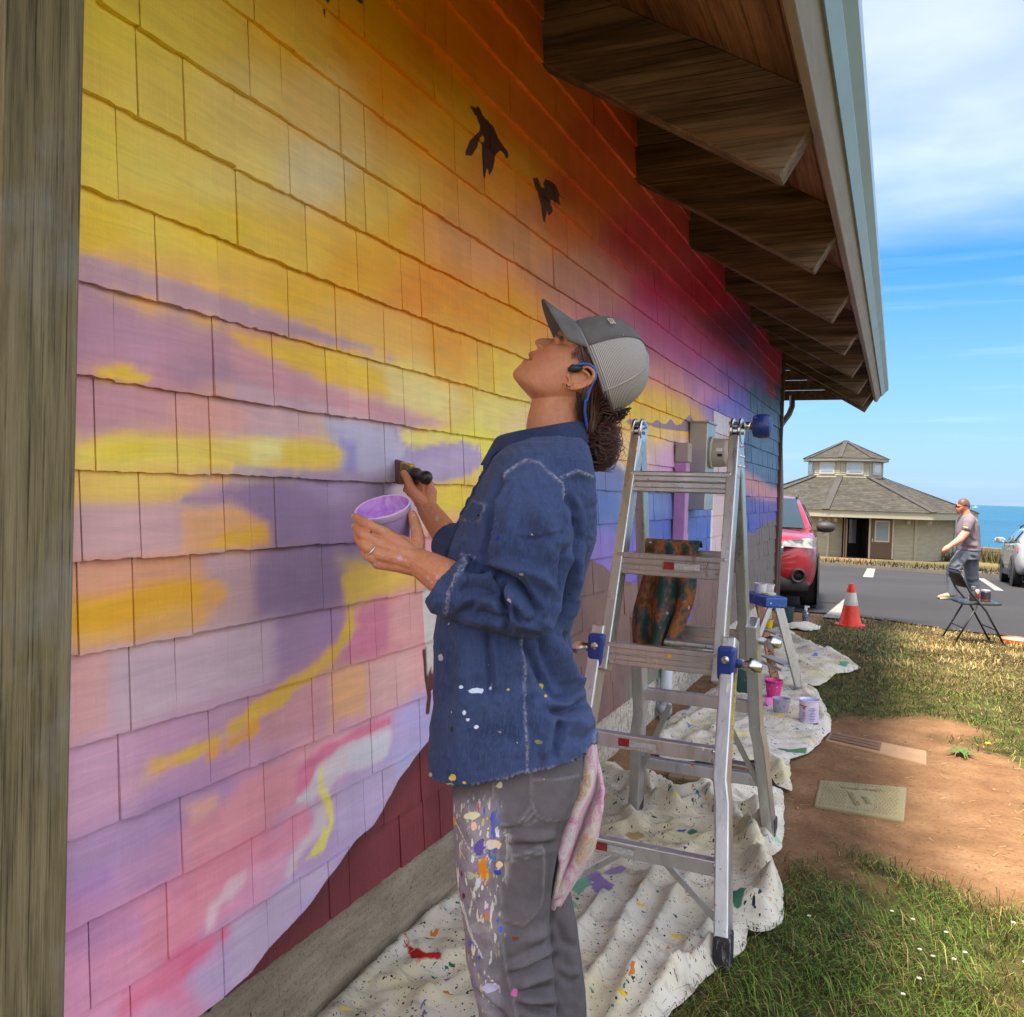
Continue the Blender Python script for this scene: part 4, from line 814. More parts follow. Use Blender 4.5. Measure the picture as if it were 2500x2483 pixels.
    for sg in (1, -1):
        side = [(1.62, sg*.86*hs, 1.13), (2.62, sg*.87*hs, 1.14), (2.62, sg*.665*hs, zt-.08), (2.16, sg*.675*hs, zt-.10)]; skin('front_side_window', side, glass, .028)
        side = [(2.70, sg*.87*hs, 1.14), (3.62, sg*.87*hs, 1.16), (3.55, sg*.665*hs, zt-.10), (2.70, sg*.665*hs, zt-.08)]; skin('rear_side_window', side, glass, .028)
        # mirror
        m = MB(); c = np.array([1.62, sg*(hw+.115), 1.16]); 
        V = []; 
        for i in range(9):
            ph = -pi/2+pi*i/8
            for j in range(12):
                th = 2*pi*j/12; V.append(P(c[0]+.075*cos(ph)*cos(th)*(1.2 if cos(th) < 0 else .7), c[1]+.135*sin(ph), c[2]+.085*cos(ph)**.7*sin(th)+.015))
        m.add(V, [(i*12+j, i*12+(j+1) % 12, (i+1)*12+(j+1) % 12, (i+1)*12+j) for i in range(8) for j in range(12)]); mi = m.build('mirror', blk if style == 0 else paint, R0, smooth=True)
        m = MB(); m.beam(P(1.62, sg*(hw-.06), 1.10), P(1.62, sg*(hw+.05), 1.13), .05, .04); m.build('stalk', blk, mi)
        m = MB(); m.quad(P(1.672, sg*(hw+.01), 1.11), P(1.672, sg*(hw+.225), 1.125), P(1.672, sg*(hw+.215), 1.235), P(1.672, sg*(hw+.03), 1.23)); m.build('mirror_glass', flat('mirror_silver', rgb(200, 210, 215), .08, 1), mi, fixn=False)
        # roof rail
        m = MB(); m.tube([P(2.05, sg*.60*hs, zt-.02), P(2.2, sg*.605*hs, zt+.03), P(2.9, sg*.61*hs, zt+.06), P(3.5, sg*.60*hs, zt+.04), P(3.85, sg*.59*hs, zt)], .022, 8); m.build('roof_rail', blk, R0, smooth=True)
        # wheels
        for s in (.92, .92+2.66*L/4.6):
            c = P(s, sg*(hw-.11), .345); wl = bpy.data.objects.new('wheel', None); COL.objects.link(wl); wl.location = Vector(c); adopt(wl, R0)
            R = rot_to(fwd_, np.array([0, 0, 1.0])); R = np.stack([fwd_, np.array([0, 0, 1.0]), lef*sg], 1)
            m = MB(); m.lathe([(.22, -.11), (.30, -.115), (.335, -.10), (.345, -.06), (.345, .06), (.335, .10), (.30, .115), (.235, .11), (.225, .07)], c, 32, R); m.build('tyre', rub, wl, auto=50)
            m = MB(); m.lathe([(.232, .085), (.225, .105), (.21, .09), (.20, .04)], c, 32, R, cap=False)
            for k in range(10):
                a_ = 2*pi*k/10+(.12 if k % 2 else -.12); e = R@np.array([cos(a_), sin(a_), 0]); ax = lef*sg; m.beam(c+ax*.085+e*.04, c+ax*.075+e*.215, .03, .02, ax)
            m.lathe([(.06, .06), (.06, .095), (.03, .105)], c, 16, R); m.build('rim', chrome, wl)
            m = MB(); m.lathe([(.21, .0), (.21, .035)], c, 24, R); m.build('brake_disc', blk, wl)
            # arch cladding
            m = MB(); G = []
            for a_ in np.linspace(-.12*pi, 1.12*pi, 20):
                row = []
                for r_, of in ((.375, .02), (.385, .03), (.445, .03), (.455, .012)): row.append(P(s-cos(a_)*r_, sg*(hw+of-.004), .345+sin(a_)*r_))
                G.append(row)
            m.grid(G); m.build('arch_trim', blk, R0, fixn=False, smooth=True)
            m = MB(); m.lathe([(.375, 0), (.375, .005)], P(s, sg*(hw-.001), .345), 24, R); m.build('wheel_well', M.setdefault('voidblack', flat('wheel_well', rgb(12, 12, 13), 1)), R0)
        m = MB(); m.beam(P(1.3, sg*(hw+.004), .33), P(3.2, sg*(hw+.004), .33), .02, .13); m.build('sill_trim', blk, R0, bevel=.008)
        for s in (2.45, 3.45):
            m = MB(); m.beam(P(s, sg*(hw+.012), .93), P(s+.2, sg*(hw+.012), .94), .02, .035); m.build('door_handle', paint, R0, bevel=.008)
        m = MB()
        for s in (1.55, 2.66, 3.55): m.beam(P(s, sg*(hw-.005), .40), P(s+.02, sg*(hw-.008), 1.08), .006, .012)
        m.build('door_gap', M['voidblack'], R0)
        if style == 0:
            lens = M.setdefault('lamp_lens', None) or NT('headlamp_lens')
            if isinstance(lens, NT):
                lens.set('Base Color', lens.ramp(lens.noise(lens.tc(), 5, 2), [(.42, rgb(60, 60, 58)), (.5, rgb(120, 120, 116)), (.62, rgb(150, 150, 146))])); lens.set('Roughness', .12); lens.set('Coat Weight', 1.0); M['lamp_lens'] = lens = lens.mat
            hl = skin('headlight', [(.02, sg*.40, .815), (.20, sg*.845*hs, .80), (.34, sg*.865*hs, .955), (.12, sg*.44, .90)], lens, .085, 8, 5)
            fl = MB(); c = P(.03, sg*.66*hs, .47); Rf = np.stack([lef, np.array([0, 0, 1.0]), fwd_], 1); fl.lathe([(.105, -.06), (.10, .03), (.07, .02), (.066, -.02)], c, 24, Rf); fl.build('fog_lamp', blk, R0, smooth=True)
            m = MB(); m.lathe([(.06, -.02), (.05, .0), (.02, .012)], c, 20, Rf); m.build('fog_lens', M['voidblack'], R0)
    if style == 0:
        m = MB(); G = []
        for t in np.linspace(-.80*hs, .80*hs, 17):
            u = abs(t)/(.8*hs); zz = .44+(.16*max(0, 1-u*1.8) if u < .55 else 0); s = -.03+.22*u**3
            G.append([P(s+.10, t, .24), P(s-.005, t, .27), P(s-.012, t, zz-.06), P(s+.02, t, zz)])
        m.grid(G); m.build('lower_bumper', blk, R0, smooth=True, fixn=False)
        m = MB(); m.box(P(.01, 0, .80), (.0, .0, .0)); 
        g_ = MB(); g_.grid([[P(.0+.05*abs(t)**2, t, .76), P(-.01+.05*abs(t)**2, t, .84), P(.05+.05*abs(t)**2, t, .88)] for t in np.linspace(-.45, .45, 9)]); g_.build('grille', M.setdefault('greyplastic', flat('grille_grey', rgb(110, 112, 115), .35, .6)), R0, smooth=True, fixn=False)
    else:
        m = MB(); G = [[P(L-.14+.02, t, .28), P(L+.015, t, .36), P(L+.02, t, .56), P(L-.02, t, .62)] for t in np.linspace(-.74*hs, .74*hs, 9)]; m.grid(G); m.build('rear_bumper', blk, R0, smooth=True, fixn=False)
        for sg in (1, -1): skin('tail_light', [(4.25, sg*.885*hs, .86), (4.6, sg*.66*hs, .86), (4.56, sg*.66*hs, 1.0), (4.2, sg*.885*hs, 1.0)], flat('tail_lamp_red', rgb(150, 24, 22), .15, coat=1), .03)
    u = MB(); u.hexa([P(.4, -hw*.8, .16), P(4.2, -hw*.8, .16), P(4.2, hw*.8, .16), P(.4, hw*.8, .16), P(.4, -hw*.8, .34), P(4.2, -hw*.8, .34), P(4.2, hw*.8, .34), P(.4, hw*.8, .34)]); u.build('underbody', M['voidblack'], R0)
    return R0
def carpaint(name, c, flake=.0):
    n = NT(name); n.set('Base Color', n.mix(n.mr(n.noise(n.tc(), 3, 3), .3, .7), tuple(x*.92 for x in c[:3])+(1,), c)); n.set('Roughness', .35); n.set('Metallic', flake); n.set('Coat Weight', 1.0); n.set('Coat Roughness', .04); return n.mat
car('red_car', 'red compact SUV parked nose toward us past the building corner', on_lot(1905, 1487)+np.array([-.50, .62, 0]), (.10, -1.0), carpaint('red_metallic_paint', rgb(158, 14, 34), .25), style=0)
_a, _b = on_lot(2453, 1421), on_lot(2492, 1437); _h = (_a-_b)[:2]; _h = _h/np.linalg.norm(_h); _l = np.array([-_h[1], _h[0]])
_o = np.array([_a[0]-_l[0]*.81, _a[1]-_l[1]*.81, 0]); _o[2] = float(lot_z(_o[1]))+.01
car('white_car', 'white hatchback parked at the right edge beyond the folding chair', _o, _h, carpaint('white_pearl_paint', rgb(158, 161, 162)), H=1.58, style=1)

# ================================================================== canvas drop cloths
SPL = [rgb(34, 62, 54), rgb(30, 34, 60), rgb(226, 186, 66), rgb(66, 52, 74), rgb(58, 96, 84), rgb(70, 104, 170), rgb(40, 40, 42), rgb(214, 150, 140), rgb(128, 96, 158), rgb(196, 120, 54), rgb(40, 110, 84), rgb(24, 26, 30)]
n = NT('paint_flecked_canvas'); w = n.tc()
c = n.ramp(n.noise(w, 2.6, 5, .6), [(.25, rgb(182, 172, 146)), (.5, rgb(206, 200, 186)), (.75, rgb(218, 214, 204))])
c = n.mix(n.mr(n.noise(n.map((1, 1, 1), loc=(3, 7, 1)), 1.7, 4), .52, .70, 0, .65), c, rgb(208, 196, 140))
c = n.mix(n.mr(n.noise(n.map((1, 1, 1), loc=(9, 2, 4)), 3.1, 5, .6), .58, .72, 0, .55), c, rgb(150, 134, 108))
c = n.mix(n.mr(n.noise(n.map((1.0, 3.5, 1), (0, 0, .9), loc=(1, 4, 9)), 5.5, 6, .7), .54, .66, 0, .5), c, rgb(120, 112, 104))
c = n.mix(n.mr(n.noise(n.map((1, 1, 1), loc=(5, 12, 4)), 2.1, 5, .6), .56, .70, 0, .5), c, rgb(186, 196, 206))
w2 = n.map((1, 1, 0)); c, _ = n.splat(c, w2, 150, SPL, .06, .36, .42, .6, 13.0); c, _ = n.splat(c, w2, 80, SPL, .05, .34, .45, .6, 1.0)
c, _ = n.splat(c, n.map((1, .5, 0), (0, 0, .7)), 44, SPL, .05, .34, .38, .8, 4.0)
c, _ = n.splat(c, w2, 17, [rgb(222, 186, 70), rgb(46, 92, 80), rgb(120, 98, 150), rgb(70, 70, 74), rgb(206, 190, 120), rgb(90, 128, 180), rgb(200, 150, 130)], .06, .32, .26, .9, 9.0)
c = n.mix(n.mr(n.math('ADD', n.attr('sd', 'Fac'), n.mr(n.noise(w, 60, 3), 0, 1, -.005, .005)), -.002, .003), c, n.attr('Col'))
n.set('Base Color', c); n.set('Roughness', .85); n.set('Specular IOR Level', .25)
weave = n.math('ADD', n.wave(n.map((1, 0, 0)), 260, 0, 0), n.wave(n.map((0, 1, 0)), 260, 0, 0, direction='Y'))
n.bump(n.math('ADD', n.math('MULTIPLY', weave, .10), n.noise(w, 38, 5, .6)), .45, .006)
M['canvas'] = n.mat
def drop_cloth(name, label, px_poly, ridges, seed, patches=(), cell=.016, amp=1.0):
    poly = np.array(gp(px_poly)); x0, y0 = poly.min(0)-.02; x1, y1 = poly.max(0)+.02
    nx = int((x1-x0)/cell)+2; ny = int((y1-y0)/cell)+2
    XX, YY = np.meshgrid(x0+np.arange(nx)*cell, y0+np.arange(ny)*cell)
    ins = inside(poly, XX, YY)
    # densify the boundary and pull the outermost vertices onto it
    B = []
    for i in range(len(poly)):
        a, b = poly[i], poly[(i+1) % len(poly)]; k = max(2, int(np.linalg.norm(b-a)/cell))
        for t in np.arange(k)/k: B.append(a+(b-a)*t)
    B = np.array(B); B = B+(np.stack([fnoise(B[:, 0]*6, B[:, 1]*6, seed), fnoise(B[:, 0]*6+9, B[:, 1]*6, seed+1)], 1)-.47)*.05
    quad = np.zeros((ny-1, nx-1), bool); cxm = (XX[:-1, :-1]+XX[1:, 1:])/2; cym = (YY[:-1, :-1]+YY[1:, 1:])/2; quad = inside(B, cxm, cym)
    used = np.zeros((ny, nx), bool); used[:-1, :-1] |= quad; used[1:, :-1] |= quad; used[:-1, 1:] |= quad; used[1:, 1:] |= quad
    cnt = np.zeros((ny, nx)); 
    for dy in (0, 1):
        for dx in (0, 1): cnt[dy:ny-1+dy, dx:nx-1+dx] += quad
    bd = used & (cnt < 4)
    bi = np.argwhere(bd)
    for (i, j) in bi:
        d = (B[:, 0]-XX[i, j])**2+(B[:, 1]-YY[i, j])**2; k = d.argmin()
        if d[k] < (cell*1.8)**2: XX[i, j], YY[i, j] = B[k]
    edge = dist_poly(B[::2], XX, YY, True)
    H = .007+.013*amp*np.abs(fnoise(XX*16+2*fnoise(XX*5, YY*5, seed+21), YY*11, seed+22)-.47)*2+.015*amp*(1-np.abs(2*fnoise(XX*3.3+1.5*fnoise(XX*4, YY*4, seed+23), YY*5.5, seed+24)-.94))**9+.012*amp*(1-np.abs(2*fnoise(XX*5.3+2*fnoise(XX*3, YY*3, seed+33), YY*4.1+2*fnoise(XX*3+7, YY*3, seed+35), seed+34)-.94))**10+.016*amp*np.clip(fnoise(XX*4.5, YY*4.5, seed+3)-.36, 0, 1)*2+.010*amp*np.abs(fnoise(XX*9+3*fnoise(XX*3, YY*3, seed+4), YY*5, seed+5)-.47)*2
    for pts, wd, h in ridges:
        P2 = np.array(gp(pts)); wob = (fnoise(XX*7, YY*7, seed+8)-.47)*wd*1.2
        d, t = dist_poly(P2, XX, YY, with_t=True); d = np.abs(d+wob); prof = np.exp(-(d/wd)**2)*.55+np.exp(-(d/(wd*.38)))*.55
        H = H+h*prof*(.55+.45*np.sin(t*pi))*(.7+.6*fnoise(XX*5, YY*5, seed+9))
    H = H*sstep(-.02, .045, edge)+.003
    ZZ = gz(XX, YY)+H+.012
    idx = -np.ones((ny, nx), int); sel = np.argwhere(used); idx[used] = np.arange(len(sel))
    V = np.stack([XX[used], YY[used], ZZ[used]], 1)
    q = np.argwhere(quad); Fc = np.stack([idx[q[:, 0], q[:, 1]], idx[q[:, 0], q[:, 1]+1], idx[q[:, 0]+1, q[:, 1]+1], idx[q[:, 0]+1, q[:, 1]]], 1)
    me = bpy.data.meshes.new(name); me.from_pydata(V.tolist(), [], Fc.tolist()); me.materials.append(M['canvas']); me.polygons.foreach_set('use_smooth', [True]*len(me.polygons)); me.update()
    sd = np.full(len(V), -1.0); cc = np.zeros((len(V), 4)); cc[:, 3] = 1
    for pp, col in patches:
        P2 = np.array(gp(pp)); s = np.where(inside(P2, V[:, 0], V[:, 1]), 1, -1)*dist_poly(P2, V[:, 0], V[:, 1], True); k = s > sd
        sd = np.where(k, s, sd); cc[k & (s > -.03), :3] = lin(col)
    a = me.attributes.new('Col', 'FLOAT_COLOR', 'POINT'); a.data.foreach_set('color', cc.astype(np.float32).ravel()); a = me.attributes.new('sd', 'FLOAT', 'POINT'); a.data.foreach_set('value', sd.astype(np.float32))
    o = link(name, me); tag(o, label, 'drop cloth'); return o
def blob_px(cx, cy, rx, ry, seed, k=14):
    r = random.Random(seed); return [(cx+rx*cos(2*pi*i/k)*r.uniform(.6, 1.25), cy+ry*sin(2*pi*i/k)*r.uniform(.6, 1.25)) for i in range(k)]
NEAR = [(640, 2620), (815, 2452), (940, 2335), (1061, 2222), (1180, 2120), (1300, 2020), (1420, 1925), (1452, 1880), (1500, 1868), (1540, 1900), (1600, 1935), (1660, 1950), (1740, 1945), (1800, 1950), (1860, 1930), (1908, 1938), (1914, 1985), (1918, 2050), (1900, 2085), (1876, 2110), (1896, 2160), (1916, 2230), (1912, 2270), (1870, 2292), (1836, 2290), (1820, 2330), (1770, 2372), (1700, 2430), (1650, 2480), (1560, 2620)]
drop_cloth('drop_cloth', 'large paint-flecked canvas drop cloth under the woman and tall ladder', NEAR, [
    ([(1470, 2560), (1560, 2380), (1640, 2230), (1700, 2140)], .022, .035), ([(1370, 2540), (1480, 2360), (1560, 2220), (1600, 2140)], .018, .028), ([(1300, 2440), (1400, 2320), (1470, 2220)], .02, .022), ([(1560, 2520), (1680, 2360), (1760, 2240)], .024, .04),
    ([(1480, 1905), (1560, 1945), (1660, 1975), (1760, 1965), (1850, 1950)], .05, .085), ([(1450, 1930), (1540, 1975), (1640, 2000), (1740, 1985)], .03, .05), ([(1780, 2010), (1820, 2080), (1850, 2160), (1880, 2240)], .04, .07), ([(1840, 2000), (1870, 2080), (1890, 2150), (1900, 2230)], .03, .06), ([(1800, 2230), (1850, 2250), (1890, 2270)], .03, .07), ([(1780, 1990), (1850, 2010), (1900, 2000)], .03, .055),
    ([(1640, 2430), (1720, 2370), (1790, 2310)], .03, .045), ([(900, 2460), (1000, 2400), (1120, 2360)], .025, .022), ([(1080, 2440), (1000, 2500)], .02, .02), ([(830, 2475), (950, 2365), (1060, 2265), (1150, 2185)], .016, .03), ([(1500, 2300), (1570, 2220), (1640, 2120)], .015, .02), ([(1420, 1960), (1500, 1990), (1560, 2040)], .03, .05), ([(1560, 1930), (1600, 1990), (1680, 2010)], .025, .06), ([(1700, 1940), (1740, 2000), (1800, 2030)], .022, .055), ([(1850, 2040), (1900, 2060)], .025, .06), ([(1800, 2120), (1860, 2180), (1900, 2200)], .022, .05), ([(1820, 2060), (1860, 2130)], .018, .05), ([(1860, 2210), (1905, 2240)], .02, .06), ([(1340, 2360), (1440, 2260), (1520, 2160)], .012, .018), ([(1420, 2460), (1520, 2330), (1600, 2210)], .012, .02), ([(1620, 2460), (1700, 2390), (1780, 2290)], .014, .03)],
    21, [([(983, 2336), (998, 2340), (1010, 2354), (1030, 2361), (1060, 2363), (1076, 2375), (1075, 2389), (1040, 2392), (1018, 2396), (1004, 2386), (998, 2364), (988, 2348)], (176, 36, 34)), (blob_px(1040, 2319, 7, 4, 1), (150, 40, 44)), (blob_px(1060, 2318, 8, 4, 2), (150, 40, 44)),
         (blob_px(1405, 2175, 46, 34, 3), (112, 176, 150)), (blob_px(1470, 2195, 34, 20, 4), (138, 112, 164)), (blob_px(1450, 2165, 30, 16, 14), (140, 116, 166)), (blob_px(1500, 2150, 30, 10, 5), (150, 130, 176)), (blob_px(1385, 2240, 24, 18, 6), (120, 180, 156)), (blob_px(1800, 2230, 22, 20, 7), (62, 110, 92)), (blob_px(1655, 2205, 16, 6, 8), (140, 116, 170)), (blob_px(1690, 2060, 14, 6, 9), (48, 104, 84)), (blob_px(1665, 2055, 14, 3, 10), (70, 74, 150)), (blob_px(1890, 2070, 20, 8, 11), (150, 190, 160)), (blob_px(1545, 2060, 30, 10, 12), (168, 138, 96)), (blob_px(1230, 2400, 16, 8, 13), (214, 180, 80)), (blob_px(1840, 2165, 6, 5, 15), (222, 176, 60)), (blob_px(1562, 2220, 10, 5, 16), (222, 190, 70))])
MID = [(1590, 1812), (1640, 1760), (1690, 1725), (1760, 1670), (1830, 1640), (1900, 1660), (1960, 1672), (1990, 1690), (2012, 1722), (2034, 1776), (2028, 1795), (1988, 1838), (1926, 1862), (1930, 1900), (1935, 1944), (1900, 1930), (1872, 1900), (1850, 1862), (1800, 1872), (1740, 1866), (1680, 1870), (1610, 1858), (1596, 1838)]
drop_cloth('drop_cloth', 'pale drop cloth beneath the pink and white paint tubs', MID, [([(1600, 1830), (1680, 1780), (1760, 1720)], .04, .045), ([(1640, 1850), (1740, 1800), (1840, 1770)], .03, .03), ([(1860, 1850), (1900, 1880), (1920, 1920)], .03, .04), ([(1950, 1690), (1990, 1730), (2015, 1780)], .03, .03), ([(1700, 1740), (1800, 1700)], .03, .03)],
    33, [(blob_px(1870, 1715, 26, 8, 21), (226, 150, 190)), (blob_px(1905, 1765, 8, 5, 22), (226, 180, 80)), ([(1895, 1838), (1930, 1842), (1970, 1840), (1968, 1848), (1930, 1852), (1900, 1846)], (74, 124, 84)), (blob_px(1800, 1815, 40, 6, 23), (224, 212, 150)), (blob_px(1680, 1735, 12, 8, 24), (110, 130, 190))])
FARC = [(1770, 1640), (1820, 1590), (1880, 1545), (1905, 1533), (1940, 1552), (1972, 1580), (2012, 1592), (2050, 1605), (2104, 1636), (2082, 1646), (2040, 1652), (2000, 1682), (1975, 1680), (1930, 1668), (1870, 1660), (1820, 1655)]
drop_cloth('drop_cloth', 'pale drop cloth beneath the small blue-topped step ladder, its corner on the lawn', FARC, [([(1900, 1545), (1950, 1575), (2010, 1605), (2060, 1620)], .06, .05), ([(1850, 1600), (1930, 1620), (2000, 1650)], .05, .04), ([(1960, 1590), (1990, 1605)], .06, .05)], 47, [(blob_px(2060, 1632, 16, 6, 31), (96, 150, 124)), (blob_px(1990, 1610, 10, 4, 32), (104, 126, 200))], cell=.03)
drop_cloth('canvas_scrap', 'small folded scrap of canvas on the grass by the speckled bottle', [(1912, 1531), (1945, 1526), (1985, 1528), (2004, 1533), (2000, 1541), (1975, 1545), (1945, 1540), (1920, 1538)], [([(1930, 1534), (1990, 1536)], .08, .05)], 52, [], cell=.04)

# ================================================================== aluminium multi-position ladder
def splat_metal(name, base, rough, metal, cols, dens=.25, scale=38, lo=.04, hi=.26):
    n = NT(name); v = n.tc(); c = n.mix(n.mr(n.noise(n.map((6, 6, 1.2)), 4, 5), .3, .7), tuple(x*.82 for x in base[:3])+(1,), base)
    c, f1 = n.splat(c, n.map((1, 1, .5)), scale, cols, lo, hi, dens, .5, 2.0); c, f2 = n.splat(c, v, scale*3.2, cols, lo, hi*.9, dens*.8, .4, 5.0)
    f = n.math('MAXIMUM', f1, f2); n.set('Base Color', c); n.set('Metallic', n.math('MULTIPLY', n.math('SUBTRACT', 1.0, f), metal)); n.set('Roughness', n.mr(n.noise(n.map((30, 30, 3)), 2, 4), .3, .7, rough-.08, rough+.14)); n.bump(n.math('ADD', n.math('MULTIPLY', f, 1.5), n.noise(v, 90, 3)), .12, .004); return n.mat
PAINTS = [rgb(214, 212, 206), rgb(66, 52, 110), rgb(220, 170, 60), rgb(60, 60, 64), rgb(206, 200, 190), rgb(90, 60, 50), rgb(170, 176, 186), rgb(200, 110, 60)]
M['alu'] = splat_metal('painted_flecked_aluminium', rgb(206, 206, 208), .34, .92, PAINTS)
M['alu2'] = splat_metal('brushed_aluminium', rgb(190, 190, 190), .32, .95, PAINTS, .12, 30)
M['bluepl'] = flat('blue_plastic', rgb(22, 52, 128), .4, var=.08, scale=30)
M['steel'] = flat('zinc_steel', rgb(196, 196, 196), .22, 1.0, var=.1, scale=30)
n = NT('paint_smeared_rubber'); c = n.mix(n.mr(n.noise(n.map((30, 30, 8)), 2, 4, .7), .55, .68), rgb(34, 30, 34), rgb(150, 146, 150)); n.set('Base Color', c); n.set('Roughness', .7); M['foot'] = n.mat
def ladder():
    L0 = thing('extension_ladder', 'tall paint-spattered aluminium A-frame ladder standing behind the woman', 'ladder', (-.665, 2.93, 0))
    XC = -.665; HT = 1.545; yt = 2.925
    yF = lambda z: yt-(yt-2.43)*(HT-z)/HT
    yR = lambda z: yt+(3.425-yt)*(HT-z)/HT
    hwid = lambda z: np.interp(z, [0, .50, .9, 1.55], [.262, .200, .192, .168])
    def zl(py, f):      # height where a level across the ladder sits, from a photo row near its right rail
        for z in np.linspace(1.6, -.1, 900):
            if proj((XC+.1, f(z), z))[1] > py: return z
    rows = [zl(p, yF) for p in (1178, 1385, 1612, 1828, 2092)]
    for sgn in (-1, 1):
        for f, nm in ((yF, 'front'), (yR, 'rear')):
            q = 1 if f is yF else -1
            zi = rows[2]-.06
            # inner rail, top
            b = MB(); A = np.array([XC+sgn*hwid(HT), f(HT-.03), HT-.03]); B = np.array([XC+sgn*(hwid(zi)-.012), f(zi), zi]); b.beam(A, B, .034, .068, (0, 1, 0)); b.build('inner_rail', M['alu2'], L0, bevel=.004)
            # outer rail with the flared foot
            b = MB(); zt_, zb_ = rows[2]+.075, .48
            p0 = np.array([XC+sgn*(hwid(zt_)+.017), f(zt_), zt_]); p1 = np.array([XC+sgn*(hwid(zb_)+.017), f(zb_), zb_]); p2 = np.array([XC+sgn*(hwid(.42)+.022), f(.42), .42]); p3 = np.array([XC+sgn*.265, f(.035), .035])
            ring = []
            for p in (p0, p1, p2, p3):
                dd = np.array([0, f(0)-f(1), -1.0]); dd /= np.linalg.norm(dd); nn = np.cross(dd, [1.0, 0, 0]); nn /= np.linalg.norm(nn); w, h = .021, .041
                ring.append([p+np.array([-w, 0, 0])-nn*h, p+np.array([w, 0, 0])-nn*h, p+np.array([w, 0, 0])+nn*h, p+np.array([-w, 0, 0])+nn*h])
            b.loft(ring); b.build('outer_rail', M['alu'], L0, bevel=.005)
            b = MB(); b.hexa([p3+np.array([x, y, z]) for x, y, z in ((-.024, -.042, -.032), (.024, -.042, -.032), (.024, .042, -.032), (-.024, .042, -.032), (-.023, -.04, .06), (.023, -.04, .06), (.023, .04, .06), (-.023, .04, .06))]); b.build('foot', M['foot'], L0, bevel=.008)
            # rungs handled once per side
            if sgn == 1:
                for i, z in enumerate(rows):
                    w = hwid(z)-.004 if i < 3 else float(np.interp(z, [0, .42, .5], [.268, .215, .205])); dirn = q
                    b = MB(); y = f(z); N_ = np.array([0, 0, 1.0])
                    hgt = .062 if i < 3 else .046
                    a_, c_ = np.array([XC-w, y-q*.012, z]), np.array([XC+w, y-q*.012, z])
                    if i < 3:
                        for k, (dz, hh, dp) in enumerate(((.0, .066, .024), (.026, .018, .032), (.0, .008, .030), (-.027, .018, .034))): b.beam(a_+(0, 0, dz), c_+(0, 0, dz), dp, hh)
                    else:
                        b.beam(a_, c_, .034, hgt)
                    rg = b.build('rung', M['alu2'] if i < 3 else M['alu'], L0, bevel=.004)
                    if i >= 3:
                        for s2 in (-1, 1):
                            for dz in (.013, -.013):
                                r_ = MB(); r_.lathe([(.006, 0), (.006, .004), (.002, .006)], (XC+s2*(w-.012), y-q*.03, z+dz), 10, np.array([[1, 0, 0], [0, 0, -q], [0, 1, 0]])); r_.build('rivet', M['steel'], rg)
                    if q == 1 and i in (1, 3, 4):      # safety labels
                        x = XC+(-.02 if i == 1 else -.10 if i == 3 else -.13); t = MB(); yy = y-.012-.0195; t.quad((x, yy, z-.012), (x+.035, yy, z-.012), (x+.035, yy, z+.012), (x, yy, z+.012)); t.build('warning_mark', M.setdefault('lab_red', flat('red_black_label', rgb(132, 34, 36), .4, var=.5, scale=160)), rg, fixn=False)
                        t = MB(); t.quad((x+.036, yy, z-.010), (x+.12, yy, z-.010), (x+.12, yy, z+.010), (x+.036, yy, z+.010)); t.build('warning_print', M.setdefault('lab_txt', flat('small_print_label', rgb(168, 168, 168), .4, var=.55, scale=220, stretch=(1, 1, 2))), rg, fixn=False)
        # hinge disc, top
        c = np.array([XC+sgn*.168, yt, HT-.005]); R = np.array([[0, 0, 1.0], [1, 0, 0], [0, 1, 0]])
        b = MB()
        for o in (-.018, .008): b.lathe([(.040, 0), (.044, .003), (.044, .009), (.040, .012)], c+np.array([o, 0, 0]), 24, R)
        b.lathe([(.012, -.024), (.012, .026)], c, 12, R); hg = b.build('hinge', M['steel'], L0, auto=30)
        for k in range(3):
            b = MB(); a_ = .5+k*.7; b.lathe([(.006, -.024), (.006, .024)], c+np.array([0, .028*cos(a_), .028*sin(a_)]), 8, R); b.build('hinge_pin', M['steel'], hg)
        for f, q in ((yF, -1), (yR, 1)):
            b = MB(); b.beam(c+np.array([sgn*-.004, q*.012, -.03]), (XC+sgn*.172, f(HT-.16), HT-.16), .034, .044, (0, 1, 0)); pl = b.build('hinge_plate', M['alu2'], L0, bevel=.003)
            for k in range(3):
                t = HT-.055-k*.033
                for e in (-1, 1):
                    b = MB(); b.lathe([(.0045, 0), (.002, .003)], (XC+sgn*.172+sgn*.017, f(t)+e*.011, t), 8, np.array([[0, 0, sgn], [1, 0, 0], [0, 1, 0]])); b.build('rivet', M['steel'], pl)
        # lock collar at the third rung, front, and release tab
        z = rows[2]
        for f, q in ((yF, 1), (yR, -1)):
            if q == -1 and sgn == -1: continue
            if q == 1:
                b = MB(); p = np.array([XC+sgn*(hwid(z)+.014), f(z)-.014, z+.002]); b.box(p, (.052, .072, .115)); cl = b.build('lock_collar', M['bluepl'], L0, bevel=.010)
                b = MB(); b.lathe([(.012, 0), (.012, .004), (.004, .007)], p+np.array([0, -.037, .02]), 12, np.array([[1, 0, 0], [0, 0, -1], [0, 1, 0]])); b.build('collar_rivet', M['steel'], cl)
            p = np.array([XC+sgn*(hwid(z)+.03), f(z), z+.005]); b = MB(); b.tube([p, p+np.array([sgn*.03, 0, 0]), p+np.array([sgn*.05, 0, -.002]), p+np.array([sgn*.085, 0, -.006])], [.013, .016, .024, .014], 12); b.build('lock_tab', M['steel'], L0, smooth=True)
